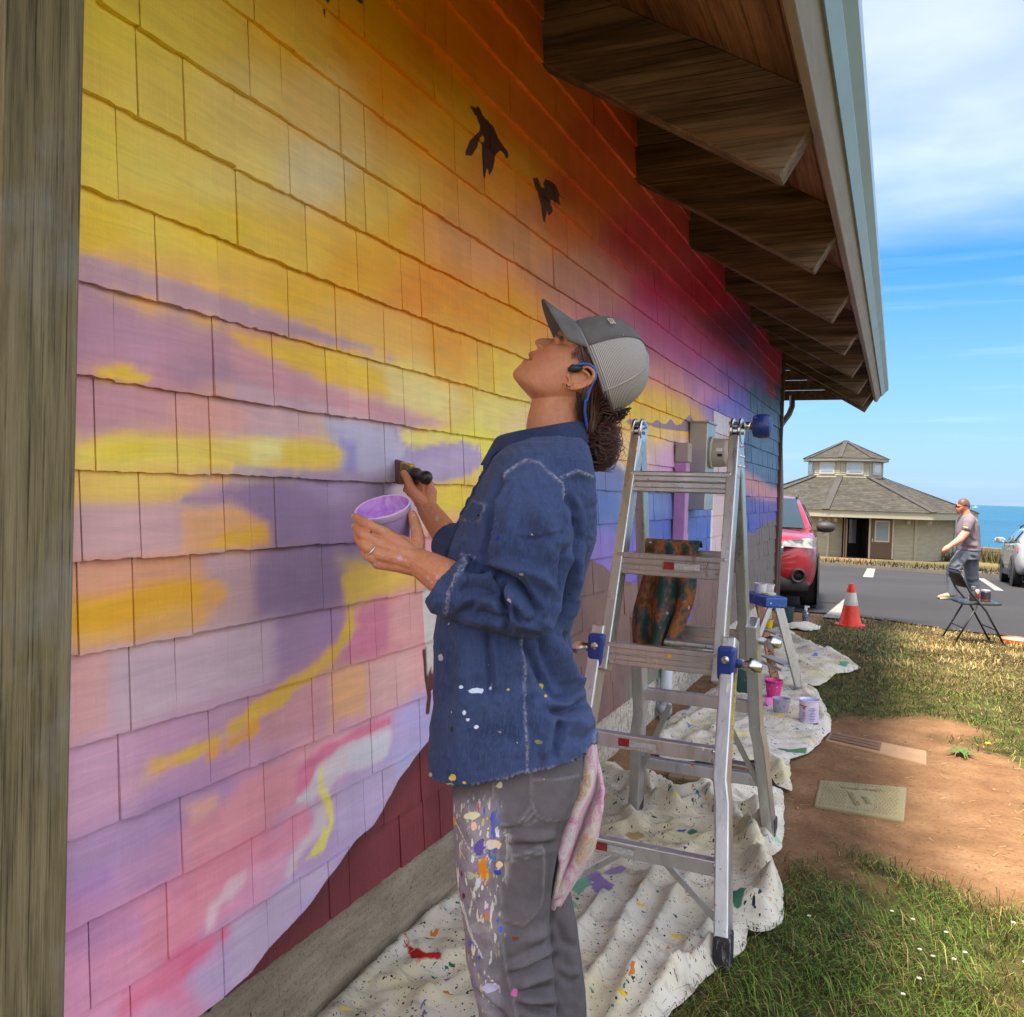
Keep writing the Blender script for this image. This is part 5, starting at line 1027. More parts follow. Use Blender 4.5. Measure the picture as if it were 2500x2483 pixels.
    # blue palm knob on the right hinge
    c = np.array([XC+.168, yt, HT+.012]); b = MB(); R = np.array([[0, 0, 1.0], [1, 0, 0], [0, 1, 0]]); b.lathe([(.014, .02), (.014, .055)], c, 14, R); b.build('knob_axle', M['steel'], L0, smooth=True)
    b = MB(); b.lathe([(.02, .05), (.034, .055), (.040, .07), (.040, .095), (.034, .108), (.016, .114)], c, 22, R); b.build('hinge_knob', splat_metal('blue_knob_plastic', rgb(26, 50, 116), .35, 0.0, [rgb(190, 196, 204)], .2, 90), L0, auto=40)
    # lower braces
    def bar(a, c_, w=.022, t=.006): q = MB(); q.beam(a, c_, w, t, (0, 1, .2)); q.build('brace', M['alu2'], L0, bevel=.002)
    zz = .30; bar((XC-.24, yR(zz)+.03, zz), (XC+.24, yR(zz)+.03, zz), .01, .035); bar((XC-.10, yR(rows[3])-.0, rows[3]-.03), (XC-.225, yR(.26), .24)); bar((XC+.10, yR(rows[3]), rows[3]-.03), (XC+.225, yR(.26), .24))
    zf = rows[4]; bar((XC+.05, yF(zf)+.03, zf-.02), (XC+.245, yF(.10)+.02, .10)); bar((XC-.05, yF(zf)+.03, zf-.02), (XC-.245, yF(.10)+.02, .10))
    # yellow instruction strip down the right rail
    z0, z1 = .50, .83; q = MB(); x0 = XC+hwid(z0)+.017+.0225; x1 = XC+hwid(z1)+.017+.0225
    q.quad((x0, yF(z0)-.012, z0), (x0, yF(z0)+.016, z0), (x1, yF(z1)+.016, z1), (x1, yF(z1)-.012, z1)); 
    ny = NT('yellow_instruction_label'); v = ny.tc(); t = ny.noise(ny.map((1, 90, 260)), 1, 2); ny.set('Base Color', ny.mix(ny.mr(t, .52, .58, 0, .8), rgb(216, 196, 34), rgb(50, 46, 20))); ny.set('Roughness', .4); q.build('instruction_label', ny.mat, L0, fixn=False)
    z0, z1 = .13, .47; pA = np.array([XC+.262, yF(z0), z0]); pB = np.array([XC+hwid(.44)+.02, yF(z1-.03), z1-.04])
    # tray bar lying across the third rung
    b = MB(); z = rows[2]+.045; b.beam((XC-.0, yF(z)+.02, z), (XC+.20, yF(z)+.03, z-.002), .05, .018); b.build('hook_bar', M['alu2'], L0, bevel=.006)
    return rows, yF, yR, hwid, XC
LROWS, LYF, LYR, LHW, LXC = ladder()

# paint rag hanging over the rear rung
n = NT('stiff_painted_rag'); v = n.tc(); c = n.ramp(n.noise(n.map((13, 13, 9)), 1.2, 4, .6), [(.30, rgb(20, 58, 52)), (.42, rgb(24, 66, 58)), (.48, rgb(74, 74, 78)), (.55, rgb(150, 88, 40)), (.62, rgb(92, 62, 40)), (.68, rgb(28, 70, 62)), (.76, rgb(120, 116, 120))], 'EASE')
c, _ = n.splat(c, v, 40, [rgb(170, 170, 176), rgb(60, 90, 170), rgb(206, 150, 60), rgb(190, 110, 90)], .08, .3, .25); n.set('Base Color', c); n.set('Roughness', .8); n.bump(n.noise(v, 120, 4), .6, .006)
def rag():
    z0 = LROWS[1]+.045; yr = LYR(z0); b = MB(); G = []
    for i in range(40):
        t = i/39.0; row = []
        for j in range(34):
            u = j/33.0; sp = .5+.0*t; wv = math.sin(u*19+t*2.0)*(.006+.022*t)+math.sin(u*7.3+1)*.018*t
            if t < .18: a_ = pi*(t/.18); y = yr+.028*math.cos(a_); z = z0+.02*math.sin(a_); x = LXC-.165+.20*u
            else:
                k = (t-.18)/.82; y = yr-.030-.02*k+wv; z = z0-.36*k-.035*abs(math.sin(u*8))*k; x = LXC-.165+.20*u-.045*k+(u-.5)*-.02*k+.010*math.sin(k*7+u*5)
            row.append((x, y, z))
        G.append(row)
    b.grid(G); o = b.build('hanging_rag', n.mat, smooth=True, fixn=False); tag(o, 'stiff green and orange paint rag hanging on the tall ladder', 'rag'); s = o.modifiers.new('s', 'SOLIDIFY'); s.thickness = .006
rag()

# ================================================================== tubs, step ladder, chair, cone, lids, meter
def splat_mat(name, base, cols, rough=.5, dens=.35, scale=40, lo=.05, hi=.3, var=.08):
    n = NT(name); v = n.tc(); c = n.mix(n.mr(n.noise(v, 14, 4), .3, .7), tuple(x*(1-var) for x in base[:3])+(1,), base)
    c, _ = n.splat(c, n.map((1, 1, .6)), scale, cols, lo, hi, dens, .5, 3.0); c, _ = n.splat(c, v, scale*2.6, cols, lo, hi, dens*.8, .5, 7.0); n.set('Base Color', c); n.set('Roughness', rough); return n.mat
def tub(name, label, base, r0, r1, h, mat, inner, fill=.7, rim=.004, cat='tub', handle=False, lip=None, tilt=None):
    base = np.asarray(base, float); R0 = thing(name, label, cat, base); R = np.eye(3) if tilt is None else tilt
    b = MB(); b.lathe([(r0*.96, 0), (r0, .004), (r1, h-.006), (r1+rim, h-.005), (r1+rim, h), (r1-.0015, h), (r1-.003, h-.008), (r0+(r1-r0)*fill-.004, h*fill)], base, 28, R, cap=False); b.lathe([(0.0001, .001), (r0*.96, 0)], base, 28, R, cap=False); b.build('wall', mat, R0, auto=40)
    b = MB(); rf = r0+(r1-r0)*fill-.003; b.lathe([(0.0001, h*fill), (rf*.7, h*fill+.001), (rf, h*fill)], base, 28, R, cap=False); b.build('contents', inner, R0, smooth=True)
    if lip: q = MB(); q.lathe([(r1+.0015, h*.86), (r1+.004, h*.86), (r1+.0045, h*.92), (r1+.002, h*.93)], base, 28, R, cap=False); q.build('band', lip, R0, smooth=True)
    return R0
def gpt(px, py): return on_ground(px, py, .022)
P_ = lambda *a: flat('paint_'+str(random.random())[2:6], rgb(*a), .25, var=.12, scale=40)
cupm = splat_mat('pink_tub_plastic', rgb(214, 60, 140), [rgb(236, 220, 228), rgb(226, 150, 190), rgb(240, 200, 214)], .35, .55, 34)
tub('pink_paint_tub', 'bright pink tub standing behind the smaller smeared cup', gpt(1888, 1706), .040, .055, .125, cupm, P_(226, 90, 160), .8, lip=flat('dark_pink_band', rgb(168, 30, 110), .4))
tub('clear_paint_cup', 'small clear cup smeared with pink and purple in front of the pink tub', gpt(1906, 1747), .042, .050, .105, splat_mat('smeared_cup', rgb(168, 164, 184), [rgb(196, 90, 160), rgb(150, 130, 180), rgb(130, 170, 170), rgb(206, 110, 170)], .25, .8, 22, .2, .5), P_(170, 140, 190), .75, cat='cup')
wt = tub('white_paint_tub', 'white tub with purple rim and printed label, rightmost on the pale cloth', gpt(1974, 1769), .052, .056, .148, flat('white_tub_plastic', rgb(214, 206, 222), .4), P_(150, 160, 220), .93, rim=.003)
def tub_print(par, base, r, h):
    base = np.asarray(base, float); tocam = CAM-base; a0 = atan2(tocam[1], tocam[0])
    def patch(nm, a, da, z0, z1, m_, e=.0012):
        b = MB(); b.grid([[(base[0]+(r+e)*cos(t), base[1]+(r+e)*sin(t), base[2]+z) for t in np.linspace(a-da, a+da, 7)] for z in (z0, z1)]); b.build(nm, m_, par, fixn=False)
    ink = flat('purple_print', rgb(74, 66, 120), .5); plum = flat('plum_band', rgb(110, 34, 84), .5); lilac = flat('lilac_label', rgb(196, 190, 222), .5)
    patch('label_ground', a0, 1.35, .03, .12, lilac, .0008); patch('base_band', a0+.9, .45, .004, .022, plum, .001); patch('base_band', a0-.95, .4, .004, .022, plum, .001); patch('top_band', a0-.8, .55, .112, .118, plum); patch('roundel', a0-.55, .16, .096, .118, flat('red_roundel', rgb(196, 84, 60), .5), .0016)
    r_ = random.Random(3)
    for k in range(9): patch('print_line', a0+.35, r_.uniform(.22, .42), .034+k*.0088, .037+k*.0088, ink, .0014)
    for k in range(6): patch('print_line', a0-.55, r_.uniform(.12, .26), .034+k*.0088, .0365+k*.0088, ink, .0014)
tub_print(wt, gpt(1974, 1769), .0545, .148)
lid = MB(); c = gpt(1880, 1728); Rl = rot_to((.9, .2, -.2), (0, .8, .6)); lid.lathe([(.0001, .006), (.032, .006), (.036, .0), (.036, .010), (.032, .012), (.0001, .012)], c+np.array([0, 0, .03]), 24, Rl); tag(lid.build('leaning_lid', P_(222, 110, 180), auto=40), 'glossy pink lid leaning against the smeared cup', 'lid')
grn = splat_mat('dark_green_bucket', rgb(34, 70, 68), [rgb(60, 96, 92), rgb(28, 40, 42), rgb(120, 140, 140)], .5, .35, 24)
bk = tub('green_bucket', 'dark green bucket of paint water and brushes behind the tall ladder', gpt(1806, 1690), .075, .088, .19, grn, P_(60, 90, 90), .55, cat='bucket')
def brush(name, label, a, b, hm, tip, group=None):
    a, b = np.asarray(a, float), np.asarray(b, float); d = b-a; R0 = thing(name, label, 'brush', a, group); m = MB(); m.tube([a, a+d*.4, a+d*.62], [.006, .010, .008], 10); m.build('handle', hm, R0, smooth=True); m = MB(); m.beam(a+d*.62, a+d*.76, .034, .014); m.build('ferrule', M['steel'], R0); m = MB(); m.beam(a+d*.76, b, .034, .014, w2=.030, h2=.006); m.build('bristles', tip, R0)
bb = gpt(1806, 1690)+np.array([0, 0, .03]); brm = flat('wood_handle', rgb(150, 92, 60), .5); blkh = flat('black_handle', rgb(40, 34, 36), .4)
brush('paint_brush', 'thin dark brush standing leftmost in the dark green bucket', bb+np.array([-.05, -.02, .30]), bb+np.array([-.02, .0, .0]), blkh, flat('bristle', rgb(60, 50, 46), .9))
brush('paint_brush', 'reddish brush handle rising from the dark green bucket, right of the other', bb+np.array([-.005, -.03, .33]), bb+np.array([.0, 0, .0]), brm, flat('bristle2', rgb(60, 50, 46), .9))
g2 = tub('green_pot', 'small dark green pot on the grass behind the step ladder', on_ground(1920, 1526, .01), .070, .080, .21, grn, P_(50, 80, 80), .6, cat='pot')
tub('purple_pot', 'tiny purple tub beside the dark green pot', on_ground(1917, 1529, .01)+np.array([0, -.12, 0]), .03, .034, .10, flat('purple_tub', rgb(150, 110, 170), .4), P_(200, 170, 210), .9)
spk = splat_mat('speckled_bottle_plastic', rgb(60, 72, 84), [rgb(220, 222, 224), rgb(90, 130, 110), rgb(150, 150, 200), rgb(236, 236, 236), rgb(40, 60, 60)], .4, .85, 40, .15, .5)
def bottle():
    c = on_ground(1966, 1531, .01); R0 = thing('speckled_bottle', 'white-speckled spray bottle standing upright at the edge of the dry grass', 'bottle', c); b = MB(); b.lathe([(.034, 0), (.040, .006), (.040, .15), (.036, .168), (.016, .185), (.014, .195)], c, 20); b.build('bottle_body', spk, R0, auto=40); b = MB(); b.lathe([(.017, .193), (.017, .222), (.013, .226)], c, 16); b.box(c+np.array([.012, 0, .234]), (.05, .022, .018)); b.build('spray_head', flat('white_sprayer', rgb(208, 208, 206), .5), R0)
bottle()
def step_ladder():
    fl, fr = on_ground(1893, 1662, .02), on_ground(1955, 1690, .02); ax = fr-fl; ax[2] = 0; W = np.linalg.norm(ax); ax /= W; bk_ = np.array([-ax[1], ax[0], 0]);
    if bk_[0] > 0: bk_ = -bk_
    H = .60; topc = (fl+fr)/2+bk_*.17; topc[2] = fl[2]
    R0 = thing('step_ladder', 'small aluminium step ladder with a paint-spattered blue top', 'ladder', (fl+fr)/2)
    tl, tr = topc-ax*W*.40, topc+ax*W*.40; alu = M['alu2']; wd = wood('bare_side_rail', rgb(120, 84, 62), rgb(176, 130, 100), rgb(200, 160, 132), 'Z', 1, bump=.2).mat
    nrm = np.cross(ax, np.array([0, 0, 1.0]))
    for p, t, m_ in ((fl, tl, wd), (fr, tr, alu)):
        b = MB(); b.beam(p, t+np.array([0, 0, H]), .022, .062, bk_); b.build('front_rail', m_ if m_ is alu else wd, R0, bevel=.003)
        b = MB(); q = p+bk_*.46; b.beam(q+np.array([0, 0, -.0]), t+bk_*.05+np.array([0, 0, H]), .02, .034, bk_); b.build('rear_leg', alu, R0, bevel=.003)
        for s in (p, q): b = MB(); b.box(s+np.array([0, 0, .012]), (.04, .05, .03)); b.build('foot', M['foot'], R0, bevel=.004)
    for k, z in enumerate((.185, .395)):
        u = z/H; a, c = fl*(1-u)+(tl)*u, fr*(1-u)+(tr)*u; a = np.array([a[0], a[1], fl[2]+z])+bk_*.03; c = np.array([c[0], c[1], fl[2]+z])+bk_*.03
        b = MB(); b.beam(a, c, .085, .012); b.beam(a-bk_*.04-(0, 0, .014), c-bk_*.04-(0, 0, .014), .006, .034); b.build('step', splat_mat('step_tread', rgb(170, 170, 168), [rgb(210, 206, 180), rgb(90, 120, 160), rgb(230, 226, 200)], .5, .6, 34), R0, bevel=.002)
    top = MB(); tc_ = topc+np.array([0, 0, fl[2]*0+H+.01]); top.box(tc_+np.array([0, 0, .005])+bk_*.03, (W*1.02, .16, .075), np.stack([ax, bk_, [0, 0, 1.0]], 1)); top.build('top_cap', splat_mat('blue_step_top', rgb(24, 82, 160), [rgb(190, 200, 190), rgb(200, 170, 110), rgb(110, 150, 190), rgb(60, 60, 70), rgb(214, 214, 206)], .4, .6, 60), R0, bevel=.014)
    b = MB(); b.beam(fl*.75+tl*.25+bk_*.10+(0, 0, .15), fr*.75+tr*.25+bk_*.10+(0, 0, .15), .004, .02); b.build('spreader', alu, R0)
    # hand lettering down the left rail
    cu = bpy.data.curves.new('rail_lettering', 'FONT'); cu.body = 'KANGAS M'; cu.size = .055; cu.extrude = .0004; cu.align_x = 'LEFT'
    to = bpy.data.objects.new('rail_lettering', cu); COL.objects.link(to); d = (fl-(tl+np.array([0, 0, H]))); d /= np.linalg.norm(d); nf = ax.copy(); nf = nf-d*(nf@d); nf /= np.linalg.norm(nf); yv = np.cross(nf, d); p = (tl+np.array([0, 0, H]))*.54+fl*.46+nf*.0125-yv*.02
    to.matrix_world = Matrix(((d[0], yv[0], nf[0], p[0]), (d[1], yv[1], nf[1], p[1]), (d[2], yv[2], nf[2], p[2]), (0, 0, 0, 1))); mesh_text(to, 'rail_lettering', flat('marker_ink', rgb(40, 24, 40), .6), R0)
    tz = tc_[2]+.044
    tp = lambda a, c: np.array([topc[0]+ax[0]*a+bk_[0]*c, topc[1]+ax[1]*a+bk_[1]*c, tz])
    wm = splat_mat('white_tub_smeared', rgb(214, 212, 212), [rgb(190, 150, 200), rgb(120, 80, 130), rgb(230, 226, 226)], .4, .5, 40)
    tub('white_pot', 'white tub with lilac smears on the blue step ladder top', tp(-.055, -.02), .040, .046, .06, wm, P_(206, 170, 214), .9); tub('lilac_pot', 'lilac-smeared lid tub behind the white pot on the blue top', tp(-.02, .05), .038, .042, .07, wm, P_(120, 70, 130), .95)
    l = MB(); l.lathe([(.0001, 0), (.042, 0), (.045, .006), (.045, .014), (.040, .016), (.0001, .015)], tp(.075, .03), 24); tag(l.build('pale_lid', flat('cream_lid', rgb(216, 214, 178), .4), auto=40), 'flat cream lid at the right end of the blue step ladder top', 'lid')
    u = .395/H; sp = (fl+fr)/2*(1-u)+topc*u; sp = np.array([sp[0], sp[1], fl[2]+.395+.008])+bk_*.02-ax*.07
    tub('yellow_cup', 'yellow cup with orange paint on the step ladder step', sp, .030, .036, .06, flat('yellow_cup_plastic', rgb(226, 190, 40), .4), P_(214, 140, 60), .9, cat='cup')
step_ladder()

def folding_chair():
    NF, FF, NR, FR_ = [on_ground(*p, .0) for p in ((2458.5, 1579.5), (2410.5, 1563), (2337.6, 1570), (2292.7, 1557.6))]
    S = ((FF-NF)+(FR_-NR))/2; S[2] = 0; W = .43; S /= np.linalg.norm(S); Fv = ((NF-NR)+(FF-FR_))/2; Fv[2] = 0; Fv = Fv-S*(Fv@S); Ld = np.linalg.norm(Fv); Fv /= Ld; C = (NF+FF+NR+FR_)/4; C[2] = C[2]
    R0 = thing('folding_chair', 'black paint-flecked metal folding chair on the dry grass by the lot', 'chair', C)
    mt = splat_metal('black_flecked_enamel', rgb(30, 30, 32), .45, .1, [rgb(150, 156, 150), rgb(96, 110, 110), rgb(190, 190, 180)], .22, 40, .03, .2)
    P = lambda f, s, z: C+Fv*f+S*s+np.array([0, 0, z])
    h = Ld/2
    for s in (-W/2, W/2):
        fo = MB(); fo.tube([P(h, s, 0), P(.0+.05, s, .36), P(-.12, s*.98, .56), P(-.19, s*.97, .70), P(-.205, s*.8, .765)], .011, 10); fo.build('front_leg', mt, R0, smooth=True)
        fo = MB(); fo.tube([P(-h, s*.9, 0), P(-.035, s*.9, .41)], .010, 10); fo.build('rear_leg', mt, R0, smooth=True)
        for f, z in ((h, 0), (-h, 0)): q = MB(); q.tube([P(f, s*(1 if f > 0 else .9), -.005), P(f*.99, s*(1 if f > 0 else .9), .03)], .014, 10); q.build('foot', M['rubber'], R0, smooth=True)
    fo = MB(); fo.tube([P(-.205, -W*.4, .765), P(-.212, -W*.3, .775), P(-.212, W*.3, .775), P(-.205, W*.4, .765)], .011, 10); fo.build('top_rail', mt, R0, smooth=True)
    b = MB(); G = []
    for z in np.linspace(.60, .765, 7):
        f = np.interp(z, [.56, .70, .765], [-.12, -.19, -.205]); G.append([P(f-.022*(1-(s/(W/2))**2), s*(1-.18*max(0, (z-.72)/.045)), z) for s in np.linspace(-W*.48, W*.48, 11)])
    b.grid(G); o = b.build('backrest', mt, R0, smooth=True, fixn=False); m = o.modifiers.new('s', 'SOLIDIFY'); m.thickness = .006
    b = MB(); poly = [(-.17, -.17), (-.15, -.195), (.17, -.20), (.215, -.17), (.22, 0), (.215, .17), (.17, .20), (-.15, .195), (-.17, .17)]; b.prism([P(f, s, .415+.02*(f+.17)) for f, s in poly], (0, 0, .028)); b.build('seat', splat_metal('seat_enamel', rgb(40, 52, 56), .5, .1, [rgb(110, 140, 140), rgb(180, 180, 180), rgb(20, 20, 22)], .5, 30), R0, bevel=.008)
    for f0, z in ((np.interp(.17, [0, .36], [h, .05]), .17), (-h*(1-.17/.41)-.035*(.17/.41), .17)): q = MB(); q.tube([P(f0, -W*.45, z), P(f0, W*.45, z)], .008, 8); q.build('cross_bar', mt, R0, smooth=True)
    top = lambda f, s: P(f, s, .445+.02*(f+.17))
    # things standing on the seat
    c = top(-.02, -.02); R1 = thing('dark_bottle', 'dark squat bottle with grey cap on the folding chair seat', 'bottle', c); b = MB(); b.lathe([(.034, 0), (.036, .01), (.036, .085), (.022, .105), (.020, .12)], c, 18); b.build('bottle_body', flat('black_label', rgb(42, 40, 44), .4), R1, auto=40); b = MB(); b.lathe([(.025, .118), (.026, .15), (.02, .155)], c, 16); b.build('cap', flat('grey_cap', rgb(110, 116, 120), .4, .5), R1, auto=40)
    c = top(.10, -.04); R1 = thing('dark_jar', 'black-labelled jar with a copper base on the folding chair seat', 'jar', c); b = MB(); b.lathe([(.046, 0), (.048, .006), (.048, .022)], c, 20); b.build('jar_base', flat('copper_base', rgb(150, 84, 54), .35, .5), R1, auto=40); b = MB(); b.lathe([(.0485, .022), (.0485, .10), (.045, .104)], c, 20); b.build('label_band', flat('dark_plum_label', rgb(40, 30, 48), .4), R1, auto=40); b = MB(); b.lathe([(.046, .104), (.047, .118), (.04, .124)], c, 20); b.build('lid', flat('lid_silver', rgb(170, 170, 176), .35, .6), R1, auto=40)
    c = top(.03, .05); R1 = thing('red_can', 'small red and orange can behind the bottles on the chair seat', 'can', c); b = MB(); b.lathe([(.035, 0), (.036, .003), (.036, .07)], c, 18); b.build('can_wall', flat('red_can_paint', rgb(176, 50, 34), .4), R1, auto=40); b = MB(); b.lathe([(.036, .07), (.037, .11), (.033, .115)], c, 18); b.build('upper_band', flat('pale_pink_band', rgb(206, 160, 150), .4), R1, auto=40)
folding_chair()
def cone():
    c = on_ground(2075, 1529, .0); R0 = thing('traffic_cone', 'orange traffic cone with a white band at the edge of the dry grass', 'cone', c); d = math.hypot(*c[:2]); h = 104*proj(c)[2]/2100*1.0
    n = NT('cone_plastic'); n.set('Base Color', n.mix(n.mr(n.noise(n.tc(), 18, 3), .35, .7), rgb(214, 40, 16), rgb(228, 54, 22))); n.set('Roughness', .45); om = n.mat; k = h/.46
    b = MB(); s = .165*k; z = .012*k; pts = [(s*cos(a)*(1 if i % 2 else 1), s*sin(a)) for i, a in enumerate(np.linspace(0, 2*pi, 8, endpoint=False)+pi/8)]
    b.prism([c+np.array([x, y, .002]) for x, y in pts], (0, 0, z*2)); b.build('base', om, R0, bevel=.006)
    pr = lambda t: .115*k*(1-t)+.032*k*t
    b = MB(); b.lathe([(pr(0)*1.12, z), (pr(0), z*2.4), (pr(.5), h*.5)], c, 32, cap=False); b.build('lower_sleeve', om, R0, smooth=True)
    b = MB(); b.lathe([(pr(.5)+.001, h*.5), (pr(.5)+.002, h*.5+.002), (pr(.8)+.002, h*.8)], c, 32, cap=False); b.build('white_band', flat('reflective_band', rgb(206, 202, 200), .4, var=.06), R0, smooth=True)
    b = MB(); b.lathe([(pr(.8), h*.8), (pr(1.0), h*.985), (pr(1.0)*.8, h)], c, 32); b.build('tip', om, R0, auto=40)
cone()
def orange_tray():
    c = on_ground(2484, 1570, .0); R0 = thing('orange_tray', 'shallow orange bucket lid smeared with white paint at the right edge', 'lid', c); b = MB(); b.lathe([(.15, 0), (.17, .005), (.175, .045), (.165, .05), (.155, .03)], c, 32, cap=False); b.build('rim', flat('orange_plastic', rgb(206, 96, 40), .45), R0, auto=40); b = MB(); b.lathe([(.0001, .036), (.158, .034)], c, 32, cap=False); b.build('dried_paint', splat_mat('dried_white_paint', rgb(206, 180, 170), [rgb(220, 214, 210), rgb(180, 130, 130)], .5, .5, 20), R0)
orange_tray()
# utility lid in the bare soil
def plate(name, label, px4, h, mat, cat):
    C4 = [on_ground(*p) for p in px4]; zc = np.mean([p[2] for p in C4])+.004; C4 = [np.array([p[0], p[1], zc]) for p in C4]; R0 = thing(name, label, cat, np.mean(C4, 0)); b = MB(); b.prism([p-np.array([0, 0, .04]) for p in C4], (0, 0, .04+h)); b.build('slab', mat, R0, bevel=.008); return R0, C4, zc+h
vm = flat('sun_faded_green_plastic', rgb(136, 126, 92), .7, var=.16, scale=7, bump=.2); R0, Q, zt = plate('valve_box_lid', 'green rectangular utility box lid with raised lozenge pattern set in dirt', [(2000, 1907), (2214, 1930), (2207, 2012), (1986, 1972)], .010, vm, 'lid')
def lozenges():
    b = MB(); uv = lambda u, v: (Q[0]*(1-u)+Q[1]*u)*(1-v)+(Q[3]*(1-u)+Q[2]*u)*v
    nu, nv = 22, 13
    for i in range(nu):
        for j in range(nv):
            u, v = .07+.86*(i+.5*(j % 2))/nu, .09+.82*j/(nv-1)
            if .36 < u < .66 and .14 < v < .88: continue
            e = .015; p = [uv(u-e, v), uv(u, v-e*1.3), uv(u+e, v), uv(u, v+e*1.3)]; p = [np.array([q[0], q[1], zt]) for q in p]; m = sum(p)/4+np.array([0, 0, .007]); b.add(p+[m], [(0, 1, 4), (1, 2, 4), (2, 3, 4), (3, 0, 4)])
    o = b.build('lozenge_relief', vm, R0, fixn=False); o['kind'] = 'stuff'
    def word(t, u, v, su, rotv):
        cu = bpy.data.curves.new('raised_word', 'FONT'); cu.body = t; cu.size = su; cu.extrude = .003; cu.align_x = 'CENTER'; cu.align_y = 'CENTER'; to = bpy.data.objects.new('raised_word', cu); COL.objects.link(to); p = uv(u, v); ex = Q[1]-Q[0]; an = atan2(ex[1], ex[0])+rotv; to.location = (p[0], p[1], zt+.0015); to.rotation_euler = (0, 0, an); mesh_text(to, 'raised_word', vm, R0)
    word('IRRIGATION', .51, .24, .034, 0); word('CONTROL', .44, .60, .036, pi/2); word('VALVE', .58, .60, .036, pi/2)
lozenges()
R0, Q2, z2 = plate('concrete_strip', 'flush concrete strip with a ribbed cover lying in the dirt', [(2026, 1788), (2262, 1839), (2262, 1870), (2013, 1811)], .006, flat('dusty_concrete', rgb(160, 128, 98), .95, var=.12, scale=8, bump=.3), 'cover')
b = MB(); uv2 = lambda u, v: (Q2[0]*(1-u)+Q2[1]*u)*(1-v)+(Q2[3]*(1-u)+Q2[2]*u)*v
for i in range(30):
    for j in range(3): u, v = .04+.52*i/30, .12+.26*j; p = [uv2(u, v), uv2(u+.013, v), uv2(u+.013, v+.20), uv2(u, v+.20)]; b.prism([np.array([q[0], q[1], z2]) for q in p], (0, 0, .007))
o = b.build('ribbed_cover', flat('dusty_iron', rgb(128, 96, 74), .9), R0); o['kind'] = 'stuff'
R0, Q3, z3 = plate('ground_box_cover', 'brown utility cover on the ground beneath the tall ladder', [(1640, 1888), (1790, 1905), (1780, 1932), (1628, 1914)], .03, flat('brown_cover', rgb(126, 104, 82), .9, var=.15), 'cover')

# meter, conduits on the mural wall
def meter():
    a = at_x(1676, 1060, WX); y0 = a[1]; R0 = thing('electric_meter', 'grey round electric meter on its metal enclosure mounted on the mural', 'meter', (WX, y0+.1, 1.4)); gm = flat('galvanised_grey', rgb(170, 172, 170), .4, .7, var=.08); pg = flat('meter_grey', rgb(170, 168, 158), .5)
    zt_ = float(at_x(1680, 1032, WX)[2]); zb = float(at_x(1680, 1170, WX)[2])-.2
    b = MB(); b.box((WX+.075, y0+.14, (zt_+zb)/2), (.12, .26, zt_-zb)); b.build('enclosure', gm, R0, bevel=.006)
    b = MB(); b.box((WX+.075, y0+.14, zt_+.004), (.14, .285, .012)); b.build('enclosure_lid', gm, R0, bevel=.002)
    c = np.array([WX+.135, y0+.14, float(at_x(1700, 1108, WX)[2])]); R = np.array([[0, 0, 1.0], [1, 0, 0], [0, 1, 0]])
    b = MB(); b.lathe([(.105, 0), (.108, .012), (.095, .02), (.092, .10)], c, 32, R); b.build('socket_ring', pg, R0, auto=40)
    b = MB(); b.lathe([(.092, .10), (.093, .13), (.086, .155), (.06, .168), (.0001, .172)], c, 32, R, cap=False); b.build('meter_dome', flat('pale_dome', rgb(200, 204, 202), .15, coat=1), R0, smooth=True)
    q = MB(); q.box(c+np.array([.07, -.0935, .015]), (.04, .004, .022)); q.build('number_plate', flat('white_plate', rgb(220, 220, 216), .4), R0); q = MB(); q.box(c+np.array([.075, -.0935, -.02]), (.03, .004, .018)); q.build('display', flat('dark_display', rgb(30, 32, 36), .3), R0)
    R1 = thing('conduit_box', 'small conduit box on the mural, grey above and painted purple below', 'conduit', (WX, y0-.2, 1.4)); y1 = float(at_x(1640, 1090, WX)[1]); z1 = float(at_x(1640, 1080, WX)[2])
    b = MB(); b.box((WX+.06, y1+.06, z1-.06), (.085, .095, .12)); b.build('box_head', flat('conduit_grey', rgb(160, 150, 142), .5), R1, bevel=.008)
    pm = flat('purple_overpaint', rgb(178, 128, 178), .5, var=.12, scale=10); b = MB(); b.box((WX+.055, y1+.06, z1-.36), (.075, .09, .48)); b.build('box_body', pm, R1, bevel=.006); b = MB(); b.tube([(WX+.05, y1+.06, z1-.6), (WX+.05, y1+.06, .3)], .018, 10); b.build('conduit_tube', pm, R1, smooth=True)
    R2 = thing('tap_box', 'small purple box with a white strip low on the mural behind the ladder', 'box', (WX, 4.3, .9)); y2 = float(at_x(1640, 1320, WX)[1]); z2_ = float(at_x(1640, 1322, WX)[2]); b = MB(); b.box((WX+.05, y2+.05, z2_-.05), (.06, .10, .20)); b.build('box_body', pm, R2, bevel=.006); b = MB(); b.box((WX+.05, y2+.13, z2_-.04), (.03, .03, .18)); b.build('strip', M['whitepaint'], R2, bevel=.004)
    R3 = thing('drain_pipe', 'pale plastic pipe rising from the ground at the foundation', 'pipe', (WX+.05, 4.1, 0)); p0 = at_x(1626, 1660, WX+.05); b = MB(); b.tube([(WX+.05, p0[1], -.05), (WX+.05, p0[1], float(at_x(1626, 1590, WX+.05)[2])+.1)], .036, 14); b.build('pipe_run', flat('pale_pvc', rgb(186, 196, 206), .5), R3, smooth=True); b = MB(); b.tube([(WX+.05, p0[1], .02), (WX+.05, p0[1], .07)], .042, 14); b.build('coupling', M['pvc'] if 'pvc' in M else flat('pale_pvc2', rgb(176, 186, 196), .5), R3, smooth=True)
meter()

